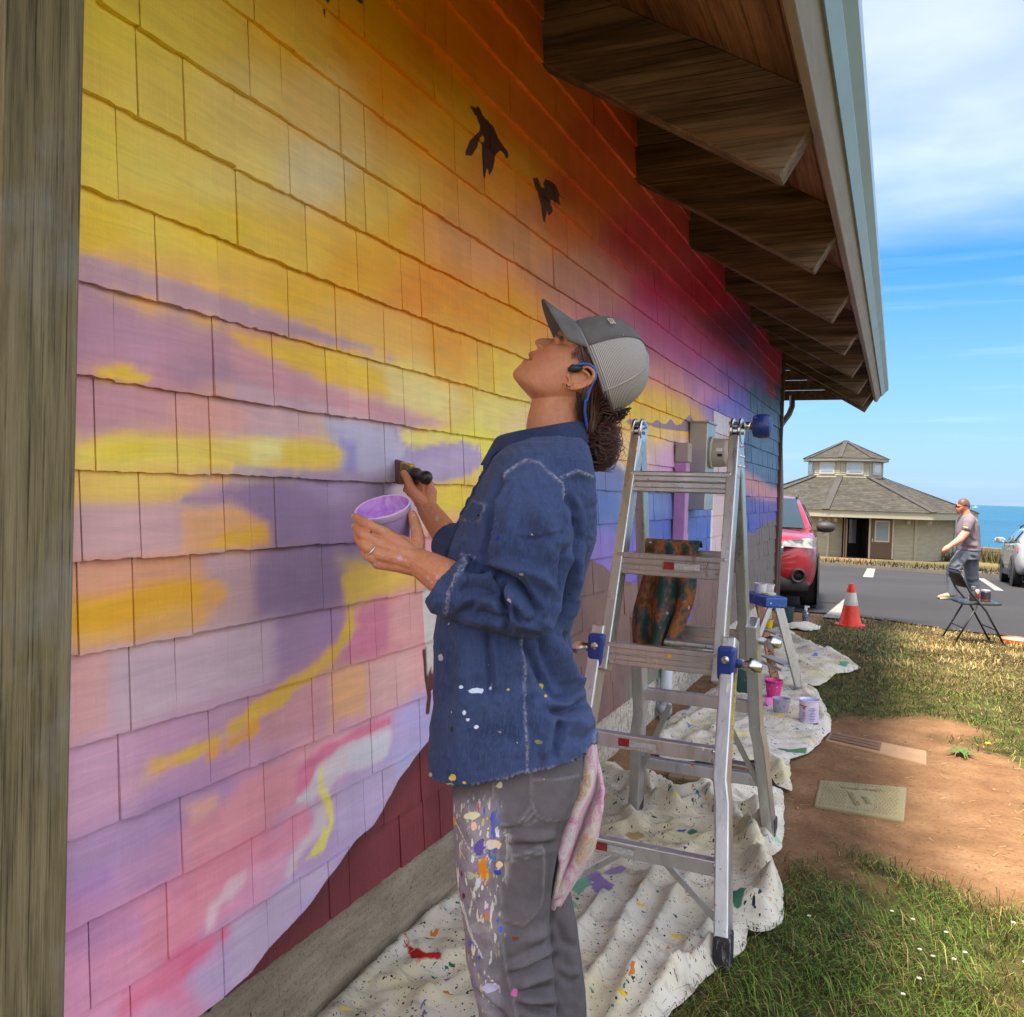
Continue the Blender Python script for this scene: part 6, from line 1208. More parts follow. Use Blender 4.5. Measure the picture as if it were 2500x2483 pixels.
# ================================================================== figures
def remesh(mb, voxel, smooth=3, fac=.5):
    me = mb.mesh('tmp'); bm = bmesh.new(); bm.from_mesh(me); bmesh.ops.recalc_face_normals(bm, faces=bm.faces[:]); bm.to_mesh(me); bm.free()
    o = bpy.data.objects.new('tmp', me); COL.objects.link(o)
    r = o.modifiers.new('r', 'REMESH'); r.mode = 'VOXEL'; r.voxel_size = voxel; r.adaptivity = 0
    if smooth: s = o.modifiers.new('s', 'SMOOTH'); s.factor = fac; s.iterations = smooth
    dg = bpy.context.evaluated_depsgraph_get(); dg.update(); out = bpy.data.meshes.new_from_object(o.evaluated_get(dg))
    bpy.data.objects.remove(o); bpy.data.meshes.remove(me); out.polygons.foreach_set('use_smooth', [True]*len(out.polygons)); return out
def vco(me): a = np.empty(len(me.vertices)*3, np.float32); me.vertices.foreach_get('co', a); return a.reshape(-1, 3).astype(float)
def vno(me): a = np.empty(len(me.vertices)*3, np.float32); me.vertices.foreach_get('normal', a); return a.reshape(-1, 3).astype(float)
def setco(me, v): me.vertices.foreach_set('co', v.astype(np.float32).ravel()); me.update()
def colattr(me, c, name='Col'):
    a = me.attributes.new(name, 'FLOAT_COLOR', 'POINT'); a.data.foreach_set('color', np.hstack([c, np.ones((len(c), 1))]).astype(np.float32).ravel())
def fattr(me, v, name): a = me.attributes.new(name, 'FLOAT', 'POINT'); a.data.foreach_set('value', np.asarray(v, np.float32))
def ellring(c, ax, lat, a, b, n=28, e=2.3):
    out = []
    for k in range(n):
        t = 2*pi*k/n; ct, st = cos(t), sin(t); out.append(c+ax*(a*np.sign(ct)*abs(ct)**(2/e))+lat*(b*np.sign(st)*abs(st)**(2/e)))
    return out
def ball(mb, c, r, n=12, sc=(1, 1, 1), R=None):
    V = []
    for i in range(n+1):
        ph = -pi/2+pi*i/n
        for j in range(2*n): th = pi*j/n; V.append((r*sc[0]*cos(ph)*cos(th), r*sc[1]*cos(ph)*sin(th), r*sc[2]*sin(ph)))
    V = np.array(V); V = V if R is None else V@np.asarray(R).T
    m = 2*n; mb.add(V+np.asarray(c, float), [(i*m+j, i*m+(j+1) % m, (i+1)*m+(j+1) % m, (i+1)*m+j) for i in range(n) for j in range(m)])
def limb(mb, pts, rs, n=14):
    """tapered limb with round ends"""
    mb.tube(pts, rs, n); ball(mb, pts[0], rs[0], 6); ball(mb, pts[-1], rs[-1], 6)
def smooth_chain(pts, rs, k=5):
    pts = np.array(pts, float); rs = np.array(rs, float); n = len(pts); t = np.linspace(0, n-1, (n-1)*k+1); out = []; ro = []
    for s in t:
        i = min(int(s), n-2); f = s-i; p0 = pts[max(i-1, 0)]; p1 = pts[i]; p2 = pts[i+1]; p3 = pts[min(i+2, n-1)]
        out.append(.5*((2*p1)+(-p0+p2)*f+(2*p0-5*p1+4*p2-p3)*f*f+(-p0+3*p1-3*p2+p3)*f**3)); ro.append(rs[i]*(1-f)+rs[i+1]*f)
    return out, ro
WD = 1.70
def Wp(px, py, o=0.0): return at(px, py, WD+o)
imr = rgt; imu = upv; imf = fwd            # picture-plane axes used only to lay out the pose
WOMAN_LOC = on_ground(1290, 2480, 0); WOMAN_LOC = np.array([Wp(1280, 1900)[0], Wp(1280, 1900)[1], 0.0])
woman = thing('person', 'woman in cap and paint-specked blue shirt looking up while painting the wall', 'person', WOMAN_LOC)

# ---------------------------------------------------------------- head, canonical frame -> picture frame
HK = .2345*1.72/2100*1.0       # metres per zoom pixel at the head
EPX = (1200+860*.2345, 700+1000*.2345); EC = at(EPX[0], EPX[1], 1.735)     # between the ears
hU = .7071*imr+.7071*imu; hF = -.7071*imr+.7071*imu; hL = -imf       # head up, face forward, toward the viewer (her left)
def HP(f, u, l=0.0): return EC+(hF*f+hU*u+hL*l)*HK
def head_mesh(mb):
    U = [-424, -405, -380, -339, -297, -255, -212, -186, -159, -129, -93, -58, -13, 16, 51, 95, 148, 194, 245, 300, 370, 440, 510, 580, 630, 655]
    ff = [(-424, 400), (-405, 470), (-380, 500), (-339, 505), (-255, 500), (-186, 500), (-100, 498), (0, 492), (95, 480), (148, 468), (194, 455), (245, 482), (300, 486), (370, 470), (440, 430), (510, 360), (580, 240), (630, 100), (655, 0)]
    fr = [(-424, 400), (-414, 484), (-391, 525), (-339, 537), (-255, 534), (-212, 546), (-186, 544), (-159, 496), (-129, 555), (-93, 556), (-58, 536), (-13, 512), (-2, 580), (16, 600), (51, 602), (95, 574), (148, 512), (194, 470), (245, 488), (300, 488), (370, 470), (440, 430), (510, 360), (580, 240), (630, 100), (655, 0)]
    fb = [(-424, 150), (-380, 60), (-339, -20), (-255, -150), (-186, -230), (-93, -330), (0, -400), (95, -455), (194, -480), (300, -470), (370, -450), (440, -410), (510, -340), (580, -230), (630, -100), (655, -10)]
    ww = [(-424, 120), (-405, 190), (-380, 240), (-339, 275), (-255, 308), (-186, 325), (-93, 345), (0, 358), (95, 366), (194, 370), (300, 366), (370, 352), (440, 320), (510, 270), (580, 190), (630, 90), (655, 12)]
    I = lambda tb, u: float(np.interp(u, [a for a, b in tb], [b for a, b in tb]))
    us = np.concatenate([np.linspace(-424, 250, 70), np.linspace(262, 655, 26)]); rings = []; n = 72
    for u in us:
        f0, f1, f2, w = I(ff, u), I(fr, u), I(fb, u), I(ww, u); fc = (f0+f2)/2*.9+(-30)*.1; ring = []
        for k in range(n):
            t = 2*pi*k/n; ct, st = cos(t), sin(t); e = 2.0 if ct > 0 else 2.2
            jaw = sstep(-120, -380, u)
            a = (f0-fc) if ct > 0 else (fc-f2); l = w*np.sign(st)*abs(st)**(2/2.25); f = fc+a*np.sign(ct)*abs(ct)**(2/e)
            if ct > 0: l *= 1-.30*jaw*ct**2*(1 if abs(st) > .01 else 1)
            lw = np.interp(u, [-424, -300, -212, -129, -60, 0, 60, 148, 200, 250], [150, 140, 118, 112, 70, 62, 56, 44, 60, 240])
            if ct > 0: f += (f1-f0)*math.exp(-(l/lw)**2)
            # nostril wing, eye socket, cheekbone, brow
            if ct > 0:
                f += 46*math.exp(-((u-10)/26)**2-((abs(l)-72)/26)**2)
                f -= 62*math.exp(-((u-178)/52)**2-((abs(l)-170)/78)**2)
                f += 22*math.exp(-((u-60)/70)**2-((abs(l)-215)/80)**2)
                f += 22*math.exp(-((u-262)/30)**2-((abs(l)-150)/110)**2)
                f -= 24*math.exp(-((u+160)/26)**2-((abs(l)-120)/30)**2)       # corner of the mouth
            ring.append(HP(f, u, l))
        rings.append(ring)
    mb.loft(rings)
    for sg in (1, -1): ball(mb, HP(408, 186, sg*165), 66*HK, 8)         # eyeball under the lids
    # ears
    for sg in (1, -1):
        def E(zx, zy, l): dx, dy = zx-860, zy-1000; u = .7071*dx-.7071*dy; f = -.7071*dx-.7071*dy; return HP(f, u, sg*l)
        hel = [(880, 945, 372), (905, 915, 392), (945, 897, 408), (990, 912, 418), (1022, 950, 424), (1028, 1000, 424), (1008, 1045, 420), (962, 1082, 412), (900, 1106, 402), (838, 1116, 392), (792, 1106, 384), (770, 1080, 376), (786, 1050, 370)]
        p, r = smooth_chain([E(*q) for q in hel], [14*HK, 17*HK, 18*HK, 19*HK, 19*HK, 18*HK, 17*HK, 16*HK, 18*HK, 23*HK, 25*HK, 20*HK, 14*HK], 3); limb(mb, p, r, 8)
        anti = [(930, 940, 388), (970, 965, 396), (985, 1010, 398), (950, 1055, 394), (885, 1075, 388), (835, 1070, 380)]
        p, r = smooth_chain([E(*q) for q in anti], [15*HK, 17*HK, 17*HK, 17*HK, 16*HK, 13*HK], 3); limb(mb, p, r, 8)
        poly = [(880, 945), (945, 900), (1020, 950), (1026, 1005), (960, 1082), (838, 1116), (775, 1090), (790, 1045), (768, 1000), (800, 965)]
        mb.prism([E(x, y, 335) for x, y in poly], hL*sg*26*HK)
        p, r = smooth_chain([E(778, 965, 362), E(772, 1000, 372), E(790, 1030, 366)], [12*HK, 14*HK, 12*HK], 3); limb(mb, p, r, 8)
body = MB(); head_mesh(body)
# neck into a slim core, arms, legs
nk, nr = smooth_chain([HP(-40, -60), at(1368, 985, 1.735), at(1352, 1040, 1.735), at(1352, 1100, 1.74)], [.058, .054, .055, .058], 6)
body.tube(nk, nr, 24); ball(body, nk[-1], .055, 8)
limb(body, [at(1338, 958, 1.735), at(1344, 1000, 1.735), at(1346, 1060, 1.735)], [.032, .042, .050], 16)      # throat
for o in (-.022, .022): limb(body, [HP(-60, -150, -o/HK), at(1325, 1075, 1.735+o*.6)], [.014, .012], 10)
limb(body, [at(1352, 1110, 1.74), at(1300, 1400, 1.72), at(1270, 1750, 1.70)], [.05, .07, .07], 20)
limb(body, [at(1330, 1150, 1.72), at(1310, 1190, 1.60), at(1290, 1350, 1.53), at(1290, 1490, 1.525)], [.05, .038, .034, .032]); LE = at(1290, 1490, 1.525)
LW = at(1025, 1374, 1.575)
fa, fr_ = smooth_chain([LE, at(1200, 1468, 1.528), at(1130, 1438, 1.54), at(1085, 1410, 1.552), LW], [.032, .030, .034, .036, .026], 4); limb(body, fa, fr_, 16)
# left hand round the cup
def H2(px, py, d): return at(px, py, d)
mcp = [(938, 1302, 1.585), (921, 1328, 1.575), (914, 1351, 1.572), (922, 1374, 1.578)]
wr = [(1004, 1352, 1.580), (1006, 1362, 1.572), (1010, 1374, 1.572), (1016, 1386, 1.578)]
for (a, b, c), (x, y, z), ra in zip(mcp, wr, (.0125, .0135, .0130, .0120)): limb(body, [H2(x, y, z), H2((a+x)/2, (b+y)/2-2, (c+z)/2-.004), H2(a, b, c)], [.017, .0145, ra], 12)
limb(body, [LW, H2(1005, 1366, 1.578), H2(965, 1345, 1.582)], [.025, .022, .018], 12)
limb(body, [H2(1000, 1345, 1.590), H2(965, 1325, 1.590), H2(930, 1345, 1.585)], [.018, .016, .012], 12)
FING = [([mcp[0], (900, 1281, 1.578), (880, 1270, 1.592), (868, 1262, 1.612)], [.0118, .0098, .0086, .0072]),
        ([mcp[1], (892, 1309, 1.566), (876, 1297, 1.580), (868, 1287, 1.602)], [.0122, .0100, .0088, .0074]),
        ([mcp[2], (892, 1333, 1.562), (879, 1322, 1.577), (873, 1311, 1.600)], [.0118, .0096, .0084, .0070]),
        ([mcp[3], (902, 1359, 1.566), (891, 1349, 1.580), (886, 1338, 1.600)], [.0108, .0086, .0076, .0064])]
for pts, rs in FING:
    p, r = smooth_chain([H2(*q) for q in pts], rs, 4); limb(body, p, r, 12)
p, r = smooth_chain([H2(1008, 1362, 1.588), H2(1020, 1328, 1.598), H2(1016, 1290, 1.622), H2(1006, 1256, 1.645)], [.020, .0145, .0115, .0088], 5); limb(body, p, r, 12)
limb(body, [H2(1012, 1340, 1.59), H2(985, 1325, 1.595), H2(945, 1310, 1.59)], [.016, .014, .010], 12)
# right arm reaching to the wall with the brush
RS = at(1300, 1130, 1.90); RE_ = at(1170, 1400, 2.00); RW = at(1042, 1240, 2.235)
fa, fr_ = smooth_chain([RS, RE_, at(1098, 1318, 2.13), RW], [.05, .042, .037, .027], 5); limb(body, fa, fr_, 14)
KN = [(1034, 1172, 2.235), (1050, 1186, 2.228), (1056, 1200, 2.225), (1052, 1214, 2.228)]
for (a, b, c) in KN: limb(body, [at(1042, 1238, 2.235), at((a+1042)/2+3, (b+1238)/2, c), at(a, b, c)], [.019, .016, .0125], 12)
limb(body, [at(1030, 1225, 2.24), at(1024, 1200, 2.245)], [.022, .018], 12)
RF = [([KN[0], (1012, 1166, 2.262), (998, 1174, 2.285), (1000, 1184, 2.29)], [.012, .0098, .0088, .0078]), ([KN[1], (1022, 1186, 2.275), (1002, 1190, 2.29), (992, 1188, 2.285)], [.012, .010, .009, .0078]),
      ([KN[2], (1026, 1200, 2.275), (1004, 1202, 2.29), (990, 1196, 2.282)], [.0118, .0098, .0088, .0076]), ([KN[3], (1030, 1212, 2.27), (1010, 1212, 2.282), (998, 1205, 2.275)], [.011, .009, .008, .007])]
for pts, rs in RF: p, r = smooth_chain([at(*q) for q in pts], rs, 4); limb(body, p, r, 10)
p, r = smooth_chain([at(1034, 1228, 2.225), at(1008, 1200, 2.218), at(996, 1172, 2.235), at(986, 1155, 2.25)], [.020, .0145, .0115, .0092], 5); limb(body, p, r, 12)
# legs inside the trousers
for o, kx in ((-.09, 0), (.10, 40)): limb(body, [Wp(1270, 1900, o), Wp(1250+kx, 2300, o), Wp(1270+kx, 2820, o)], [.07, .05, .04], 14)
bm_ = remesh(body, .0019, 2, .4); V = vco(bm_); X, Y, D = proj(V)
sk = np.tile(lin((190, 130, 98)), (len(V), 1))
hd = (V-EC)/HK; fF, fU, fL = hd@hF, hd@hU, hd@hL
face = (fU > -440) & (Y < 1010)
ck = np.exp(-((fF-430)/110)**2-((fU+20)/110)**2)*face; sk = sk*(1-.30*ck[:, None])+lin((186, 96, 80))*.30*ck[:, None]
lp = (np.exp(-((fU+127)/24)**2)+np.exp(-((fU+190)/26)**2))*sstep(470, 510, fF)*(np.abs(fL) < 130)*face; lp = np.clip(lp, 0, 1)[:, None]; sk = sk*(1-.75*lp)+lin((166, 86, 82))*.75*lp
mo = np.exp(-((fU+159)/9)**2)*sstep(455, 490, fF)*(np.abs(fL) < 125)*face; sk = sk*(1-.8*mo[:, None])+lin((80, 34, 32))*.8*mo[:, None]
br_ = np.exp(-((fU-258-.12*(np.abs(fL)-140))/14)**2)*((np.abs(fL) > 60) & (np.abs(fL) < 270))*sstep(330, 400, fF)*face; sk = sk*(1-.8*br_[:, None])+lin((58, 36, 30))*.8*br_[:, None]
ey = np.exp(-((fU-188)/16)**2)*((np.abs(fL) > 105) & (np.abs(fL) < 240))*sstep(370, 400, fF)*face; ey = np.clip(ey*1.6, 0, 1)[:, None]; sk = sk*(1-.85*ey)+lin((52, 34, 30))*.85*ey
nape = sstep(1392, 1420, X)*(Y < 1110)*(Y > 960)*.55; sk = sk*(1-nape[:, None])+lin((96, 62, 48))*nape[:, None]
hand = (X < 1100) & (Y > 1100); warm = np.clip(fnoise(X*.05, Y*.05, 3)*1.6-.35, 0, 1)*hand*.4; sk = sk*(1-warm[:, None])+lin((206, 128, 96))*warm[:, None]
pt_ = hand*sstep(.69, .74, fnoise(X*.09, Y*.09, 13))*.7; sk = sk*(1-pt_[:, None])+lin((196, 170, 206))*pt_[:, None]
colattr(bm_, sk)
n = NT('skin'); v = n.tc(); c = n.attr('Col'); c = n.mix(1, c, n.mix(n.mr(n.noise(v, 110, 5, .7), .3, .7), (.86, .80, .78, 1), (1.10, 1.09, 1.08, 1)), 'MULTIPLY'); c = n.mix(n.mr(n.vor(v, 420, 1), .06, .12, .22, 0), c, rgb(150, 92, 66)); n.set('Base Color', c); n.set('Roughness', n.mr(n.noise(v, 40, 3), .3, .7, .42, .58)); n.set('Specular IOR Level', .4); n.set('Subsurface Weight', .12); n.set('Subsurface Radius', (.012, .005, .003)); n.set('Subsurface Scale', .5)
n.bump(n.math('ADD', n.noise(v, 700, 2), n.math('MULTIPLY', n.noise(v, 120, 3), .8)), .18, .002); M['skin'] = n.mat; bm_.materials.append(n.mat); link('body', bm_, woman)
# eye: white and iris showing under the brim
eb = MB(); ball(eb, HP(400, 184, 166), 56*HK, 12); eye = eb.build('eye', flat('eye_white', rgb(150, 138, 130), .15), woman, smooth=True)
eb = MB(); ball(eb, HP(438, 196, 182), 27*HK, 8); eb.build('iris', flat('dark_iris', rgb(40, 26, 20), .1), eye, smooth=True)
eb = MB()
for k in range(9): t = k/8; a = HP(470-70*t, 205, 130+110*t); eb.tube([a, a+(hF*.5+hU*.7+hL*.2)*28*HK*(1-.3*t)], [1.6*HK*3, .6*HK], 5)
eb.tube([HP(474-72*q/6, 202+8*math.sin(q/6*pi), 128+118*q/6) for q in range(7)], 5*HK, 6); eb.build('lashes', flat('lash', rgb(26, 18, 16), .6), eye)

# ---------------------------------------------------------------- cap
cX = .913*hF+.408*hU; cZ = -.408*hF+.913*hU; CC = HP(-16, 231)
def CP(x, l, z): return CC+(cX*x+hL*l+cZ*z)*HK
capg = NT('grey_cap_twill'); v = capg.tc(); c = capg.mix(capg.mr(capg.noise(v, 25, 4), .3, .7), rgb(82, 80, 80), rgb(100, 98, 97)); c, _ = capg.splat(c, v, 75, [rgb(206, 204, 196), rgb(40, 40, 42), rgb(190, 180, 150), rgb(60, 60, 60)], .03, .16, .30, .4); capg.set('Base Color', c); capg.set('Roughness', .85); tw = capg.wave(capg.map((1, 1, 1), (0, 0, .8)), 420, .4, 1); capg.bump(capg.math('ADD', tw, capg.noise(v, 60, 3)), .25, .002); M['cap'] = capg.mat
msh = NT('white_trucker_mesh'); v = msh.attr('uvw', 'Vector'); sv = msh.sep(v); r1 = msh.wave(msh.map((0, 1, 0), src=v), 20, .1, 1, 2, 'Y'); r2 = msh.wave(msh.map((1, 0, 0), src=v), 16, .1, 1, 2, 'X')
hole = msh.math('MULTIPLY', msh.mr(r1, .42, .62), msh.mr(r2, .30, .55, .55, 1)); c = msh.mix(hole, rgb(176, 172, 168), rgb(88, 84, 83)); c = msh.mix(msh.mr(msh.noise(msh.tc(), 30, 3), .5, .7, 0, .35), c, rgb(150, 148, 146)); msh.set('Base Color', c); msh.set('Roughness', .8); msh.bump(msh.math('SUBTRACT', 1.0, hole), .4, .002); M['mesh'] = msh.mat
def dome():
    nl, nz = 72, 30; front = MB(); back = MB(); G = np.zeros((nz+1, nl+1, 3)); UV = np.zeros((nz+1, nl+1, 3))
    for i in range(nz+1):
        t = i/nz; ph = t*pi/2; s = max(0.0, cos(ph))**(2/2.35); z = 600*sin(ph)**(2/2.35)
        for j in range(nl+1):
            a = 2*pi*j/nl; ca, sa = cos(a), sin(a); x = (517 if ca > 0 else 522)*s*ca; l = 424*s*sa
            seam = 1+.006*math.cos(6*a); G[i, j] = CP(x*seam-20*t, l*seam, z-8*(1 if i == 0 else 0)); UV[i, j] = (a*1.0, t*1.0, 0)
    def part(js, nm, mat):
        mb = MB(); mb.grid(G[:, js]); o = mb.build(nm, mat, capo, smooth=True, fixn=False); at_ = o.data.attributes.new('uvw', 'FLOAT_VECTOR', 'POINT'); at_.data.foreach_set('vector', UV[:, js].astype(np.float32).ravel()); s = o.modifiers.new('s', 'SOLIDIFY'); s.thickness = .0022; s.offset = -1; return o
    capo = bpy.data.objects.new('cap', None); COL.objects.link(capo); capo.location = Vector(CC); adopt(capo, woman); capo['label'] = 'grey trucker cap with pale mesh back'
    jf = int(nl*.195); part(list(range(nl-jf, nl))+list(range(0, jf+1)), 'front_panel', M['cap']); part(list(range(jf, nl-jf+1)), 'mesh_panel', M['mesh'])
    # brim
    b = MB(); Gb = []
    for i in range(25):
        a = radians(-74+148*i/24); l0 = 424*sin(a)*1.0; x0 = 517*cos(a); row = []
        for k in range(9):
            t = k/8; ext = 330*cos(a*.92)**.85; x = x0+ext*t; l = l0*(1+.03*t); z = -.64*(x-x0)-62*(l/400)**2*t-6; row.append(CP(x, l, z))
        Gb.append(row)
    b.grid(Gb); br = b.build('brim', M['cap'], capo, smooth=True, fixn=False); s = br.modifiers.new('s', 'SOLIDIFY'); s.thickness = .0042; s.offset = 0
    q = MB(); q.tube([Gb[i][8] for i in range(25)], .0024, 6); q.build('brim_piping', M['cap'], capo, smooth=True)
    q = MB(); q.lathe([(.0055, 0), (.0058, .002), (.003, .0045)], CP(-20, 0, 598), 14, np.stack([cX, hL, cZ], 1)); q.build('button', M['cap'], capo, smooth=True)
    sm_ = flat('cap_seam_tape', rgb(150, 148, 146), .85)
    for j in (jf, nl-jf, int(nl*.36), nl-int(nl*.36)):
        q = MB(); P = [G[i, j]+(G[i, j]-CP(0, 0, 100))*.006 for i in range(nz-1)]; q.tube(P, .0017, 6); q.build('seam', sm_ if j not in (jf, nl-jf) else M['cap'], capo, smooth=True)
    q = MB(); q.tube([G[0, j]+(G[0, j]-CC)*.004 for j in range(nl)]+[G[0, 0]], .0026, 6); q.build('sweat_band', flat('cap_band', rgb(126, 124, 122), .85), capo, smooth=True)
    # stitched letters on the front panel: only their tail end is in view
    cu = bpy.data.curves.new('cap_letters', 'FONT'); cu.body = 'EDS'; cu.size = .017; cu.extrude = .0006; to = bpy.data.objects.new('cap_letters', cu); COL.objects.link(to)
    p0 = CP(384, 224, 300); nn = (p0-CP(60, 0, 120)); nn /= np.linalg.norm(nn); xx = hL*.88-cX*.46; xx = xx-nn*(xx@nn); xx /= np.linalg.norm(xx); yy = np.cross(nn, xx); p0 = p0+nn*.002
    to.matrix_world = Matrix(((xx[0], yy[0], nn[0], p0[0]), (xx[1], yy[1], nn[1], p0[1]), (xx[2], yy[2], nn[2], p0[2]), (0, 0, 0, 1)))
    mesh_text(to, 'cap_letters', flat('cap_thread', rgb(196, 186, 160), .7), capo)
dome()

# ---------------------------------------------------------------- hair
n = NT('dark_brown_hair'); v = n.tc(); c = n.mix(n.attr('shade', 'Fac'), rgb(34, 20, 16), rgb(96, 52, 36)); n.set('Base Color', c); n.set('Roughness', .42); n.set('Specular IOR Level', .5); M['hair'] = n.mat
def hair():
    r = random.Random(5); mb = MB(); shade = []
    def Z(zx, zy, l): dx, dy = zx-860, zy-1000; u = .7071*dx-.7071*dy; f = -.7071*dx-.7071*dy; return HP(f, u, l)
    def strand(pts, r0, r1, sh, n=5):
        p, rr = smooth_chain(pts, np.linspace(r0, r1, len(pts)), 4); k = len(mb.v); mb.tube(p, [q*HK for q in rr], n); shade.extend([sh]*(len(mb.v)-k))
    TIE = (985, 1610)
    # combed side: from under the cap edge down behind the ear to the tie
    for i in range(190):
        t = r.random(); s = r.choice((1, 1, 1, -1)); zx = 905+330*t+r.uniform(-15, 15); zy = 690+610*t; l0 = (395-130*t**2+r.uniform(-22, 14))*s
        mid = (zx*.55+1010*.45+40*(1-t)+r.uniform(-20, 20), zy*.45+1330*.55+r.uniform(-40, 40)); lm = (330-120*t+r.uniform(-40, 30))*s
        strand([Z(zx-20, zy-50, l0*.96), Z(zx+10, zy+60, l0), Z(mid[0], mid[1], lm), Z(TIE[0]+r.uniform(-30, 60), 1560+r.uniform(-60, 60), 150*s+r.uniform(-90, 90))], 9, 6, r.random()*.8)
    # wisps at the temple
    for i in range(26):
        t = r.random(); strand([Z(930-20*t, 650+20*t, 390), Z(860-30*r.random(), 720+60*t, 384), Z(800+r.uniform(-10, 40), 790+r.uniform(-60, 40), 378)], 2.6, .8, .9, 4)
    for i in range(26): t = r.random(); strand([Z(900+60*t, 700+100*t, 388), Z(870+40*t, 790+40*t, 384), Z(905+40*t, 880+20*t, 380)], 6, 3, .3+.5*r.random(), 4)
    for i in range(40): t = r.random(); strand([Z(860+60*t, 1140+20*t, 330), Z(870+60*t, 1240+r.uniform(-20, 30), 300), Z(930+r.uniform(-20, 40), 1400+r.uniform(-40, 40), 230)], 4, 1.5, .35*r.random(), 4)
    # nape roll under the cap
    for i in range(60): t = r.random(); strand([Z(1180+60*t, 1300+20*t, r.uniform(-260, 260)), Z(1160+280*t, 1380-110*t*r.random(), r.uniform(-220, 220)), Z(1060+100*r.random(), 1480, r.uniform(-150, 150)), Z(1000, 1590, r.uniform(-90, 90))], 10, 6, r.random()*.5)
    # loose curled ponytail
    for i in range(420):
        a0 = r.uniform(0, 2*pi); R = r.uniform(40, 150); cx0, cy0 = TIE[0]+r.uniform(40, 260), r.uniform(1440, 1760); l = r.uniform(-150, 170); q = []
        turns = r.uniform(.5, 1.2); ry = R*r.uniform(.6, 1.0)
        q.append(Z(TIE[0]+r.uniform(-10, 60), TIE[1]+r.uniform(-70, 50), l*.5))
        for k in range(7): t = k/6; q.append(Z(cx0+R*cos(a0+turns*2*pi*t)*(1-.2*t), cy0+ry*sin(a0+turns*2*pi*t)+60*t, l+60*math.sin(t*3+a0)))
        strand(q, 5.0, 2.6, r.random()**1.6, 4)
    for i in range(150):
        a0 = r.uniform(-.6, 1.0); q = [Z(1010+r.uniform(-10, 60), 1650+r.uniform(-40, 60), r.uniform(-100, 100))]
        cx0, cy0, R = 1120+r.uniform(-60, 60), 1800+r.uniform(-40, 30), r.uniform(70, 130); l = r.uniform(-110, 130)
        for k in range(7): t = k/6; q.append(Z(cx0+R*cos(-2.2+4.2*t+a0*.3), cy0+R*.8*sin(-2.2+4.2*t+a0*.3)+10*t, l))
        strand(q, 5.5, 2.2, r.random()*.95, 4)
    for i in range(16): q = [Z(1040, 1700, 40), Z(1020+r.uniform(-40, 60), 1850, 60), Z(1080+r.uniform(-80, 200), 1930+r.uniform(-30, 20), 60), Z(1150+r.uniform(0, 140), 1890+r.uniform(-50, 10), 40)]; strand(q, 2, .8, .8, 4)
    for i in range(46):
        t = r.random(); q = [Z(1000+120*t, 1380+260*t, r.uniform(-60, 240)), Z(1120+160*t+r.uniform(-40, 60), 1420+240*t+r.uniform(-60, 60), r.uniform(-60, 240)), Z(1260+r.uniform(-60, 160), 1480+330*t+r.uniform(-80, 80), r.uniform(-60, 220)), Z(1340+r.uniform(-160, 120), 1520+380*t+r.uniform(-60, 60), r.uniform(-60, 220))]; strand(q, 1.5, .6, .5+.5*r.random(), 4)
    for i in range(30): t = r.random(); strand([Z(880+40*t, 1180+30*t, 335), Z(850+60*t, 1280+r.uniform(-20, 40), 315), Z(880+r.uniform(-20, 60), 1380+r.uniform(-30, 30), 280)], 1.4, .5, .4*r.random(), 4)
    nS = len(mb.v)
    # filler volume
    for (zx, zy, l, rr, sc) in ((1085, 1120, 0, 235, (1, 1.25, 1)), (1040, 1000, 0, 250, (1, 1.3, 1)), (1060, 1340, 0, 170, (1, 1.3, 1)), (1030, 1500, 0, 100, (1, 1.2, 1)), (1160, 1590, 0, 150, (1, 1.1, 1)), (1120, 1750, 0, 130, (1, 1.1, 1)), (1000, 1260, 0, 180, (1, 1.5, 1)), (1200, 1290, 0, 90, (1, 1.7, 1))):
        ball(mb, Z(zx, zy, l), rr*HK, 10, (1, 1, sc[1]), np.stack([hF, hU, hL], 1))
    shade.extend([.05]*(len(mb.v)-nS)); o = mb.build('hair', M['hair'], woman, smooth=True, fixn=False); fattr(o.data, shade, 'shade')
    b = MB(); c = Z(980, 1585, 200); ball(b, c, 20*HK, 6); ball(b, c+hU*22*HK, 12*HK, 5); ball(b, c-hU*18*HK+hF*14*HK, 12*HK, 5); b.build('hair_tie_charm', flat('pink_charm', rgb(226, 176, 190), .4), woman, smooth=True)
    b = MB(); b.tube([Z(968, 1610, 190), Z(955, 1660, 185), Z(960, 1690, 180)], [12*HK, 14*HK, 8*HK], 8); b.build('hair_clip', flat('bone_clip', rgb(196, 186, 150), .4), woman, smooth=True)
    # earrings
    for (zx, zy, l, rr) in ((740, 1085, 392, 30), (1003, 1022, 432, 28)):
        b = MB(); c = Z(zx, zy, l); b.tube([c+(hF*cos(t)+(hU*.8+hL*.6)*sin(t))*rr*HK for t in np.linspace(0, 2*pi, 20)], 3.4*HK, 6); b.build('earring', flat('gold', rgb(206, 166, 120), .2, 1), woman, smooth=True)
    for (zx, zy) in ((788, 1100), (758, 1078)): b = MB(); ball(b, Z(zx, zy, 404), 9*HK, 6); b.build('ear_stud', flat('dark_stud', rgb(90, 70, 56), .2, .8), woman, smooth=True)
    # open-ear headphones
    R0 = thing('headphones', 'blue and black open-ear headphones hooked over her ear', 'headphones', Z(850, 910, 400)); bl = flat('blue_silicone', rgb(26, 84, 170), .4); bk = flat('black_silicone', rgb(30, 32, 38), .45)
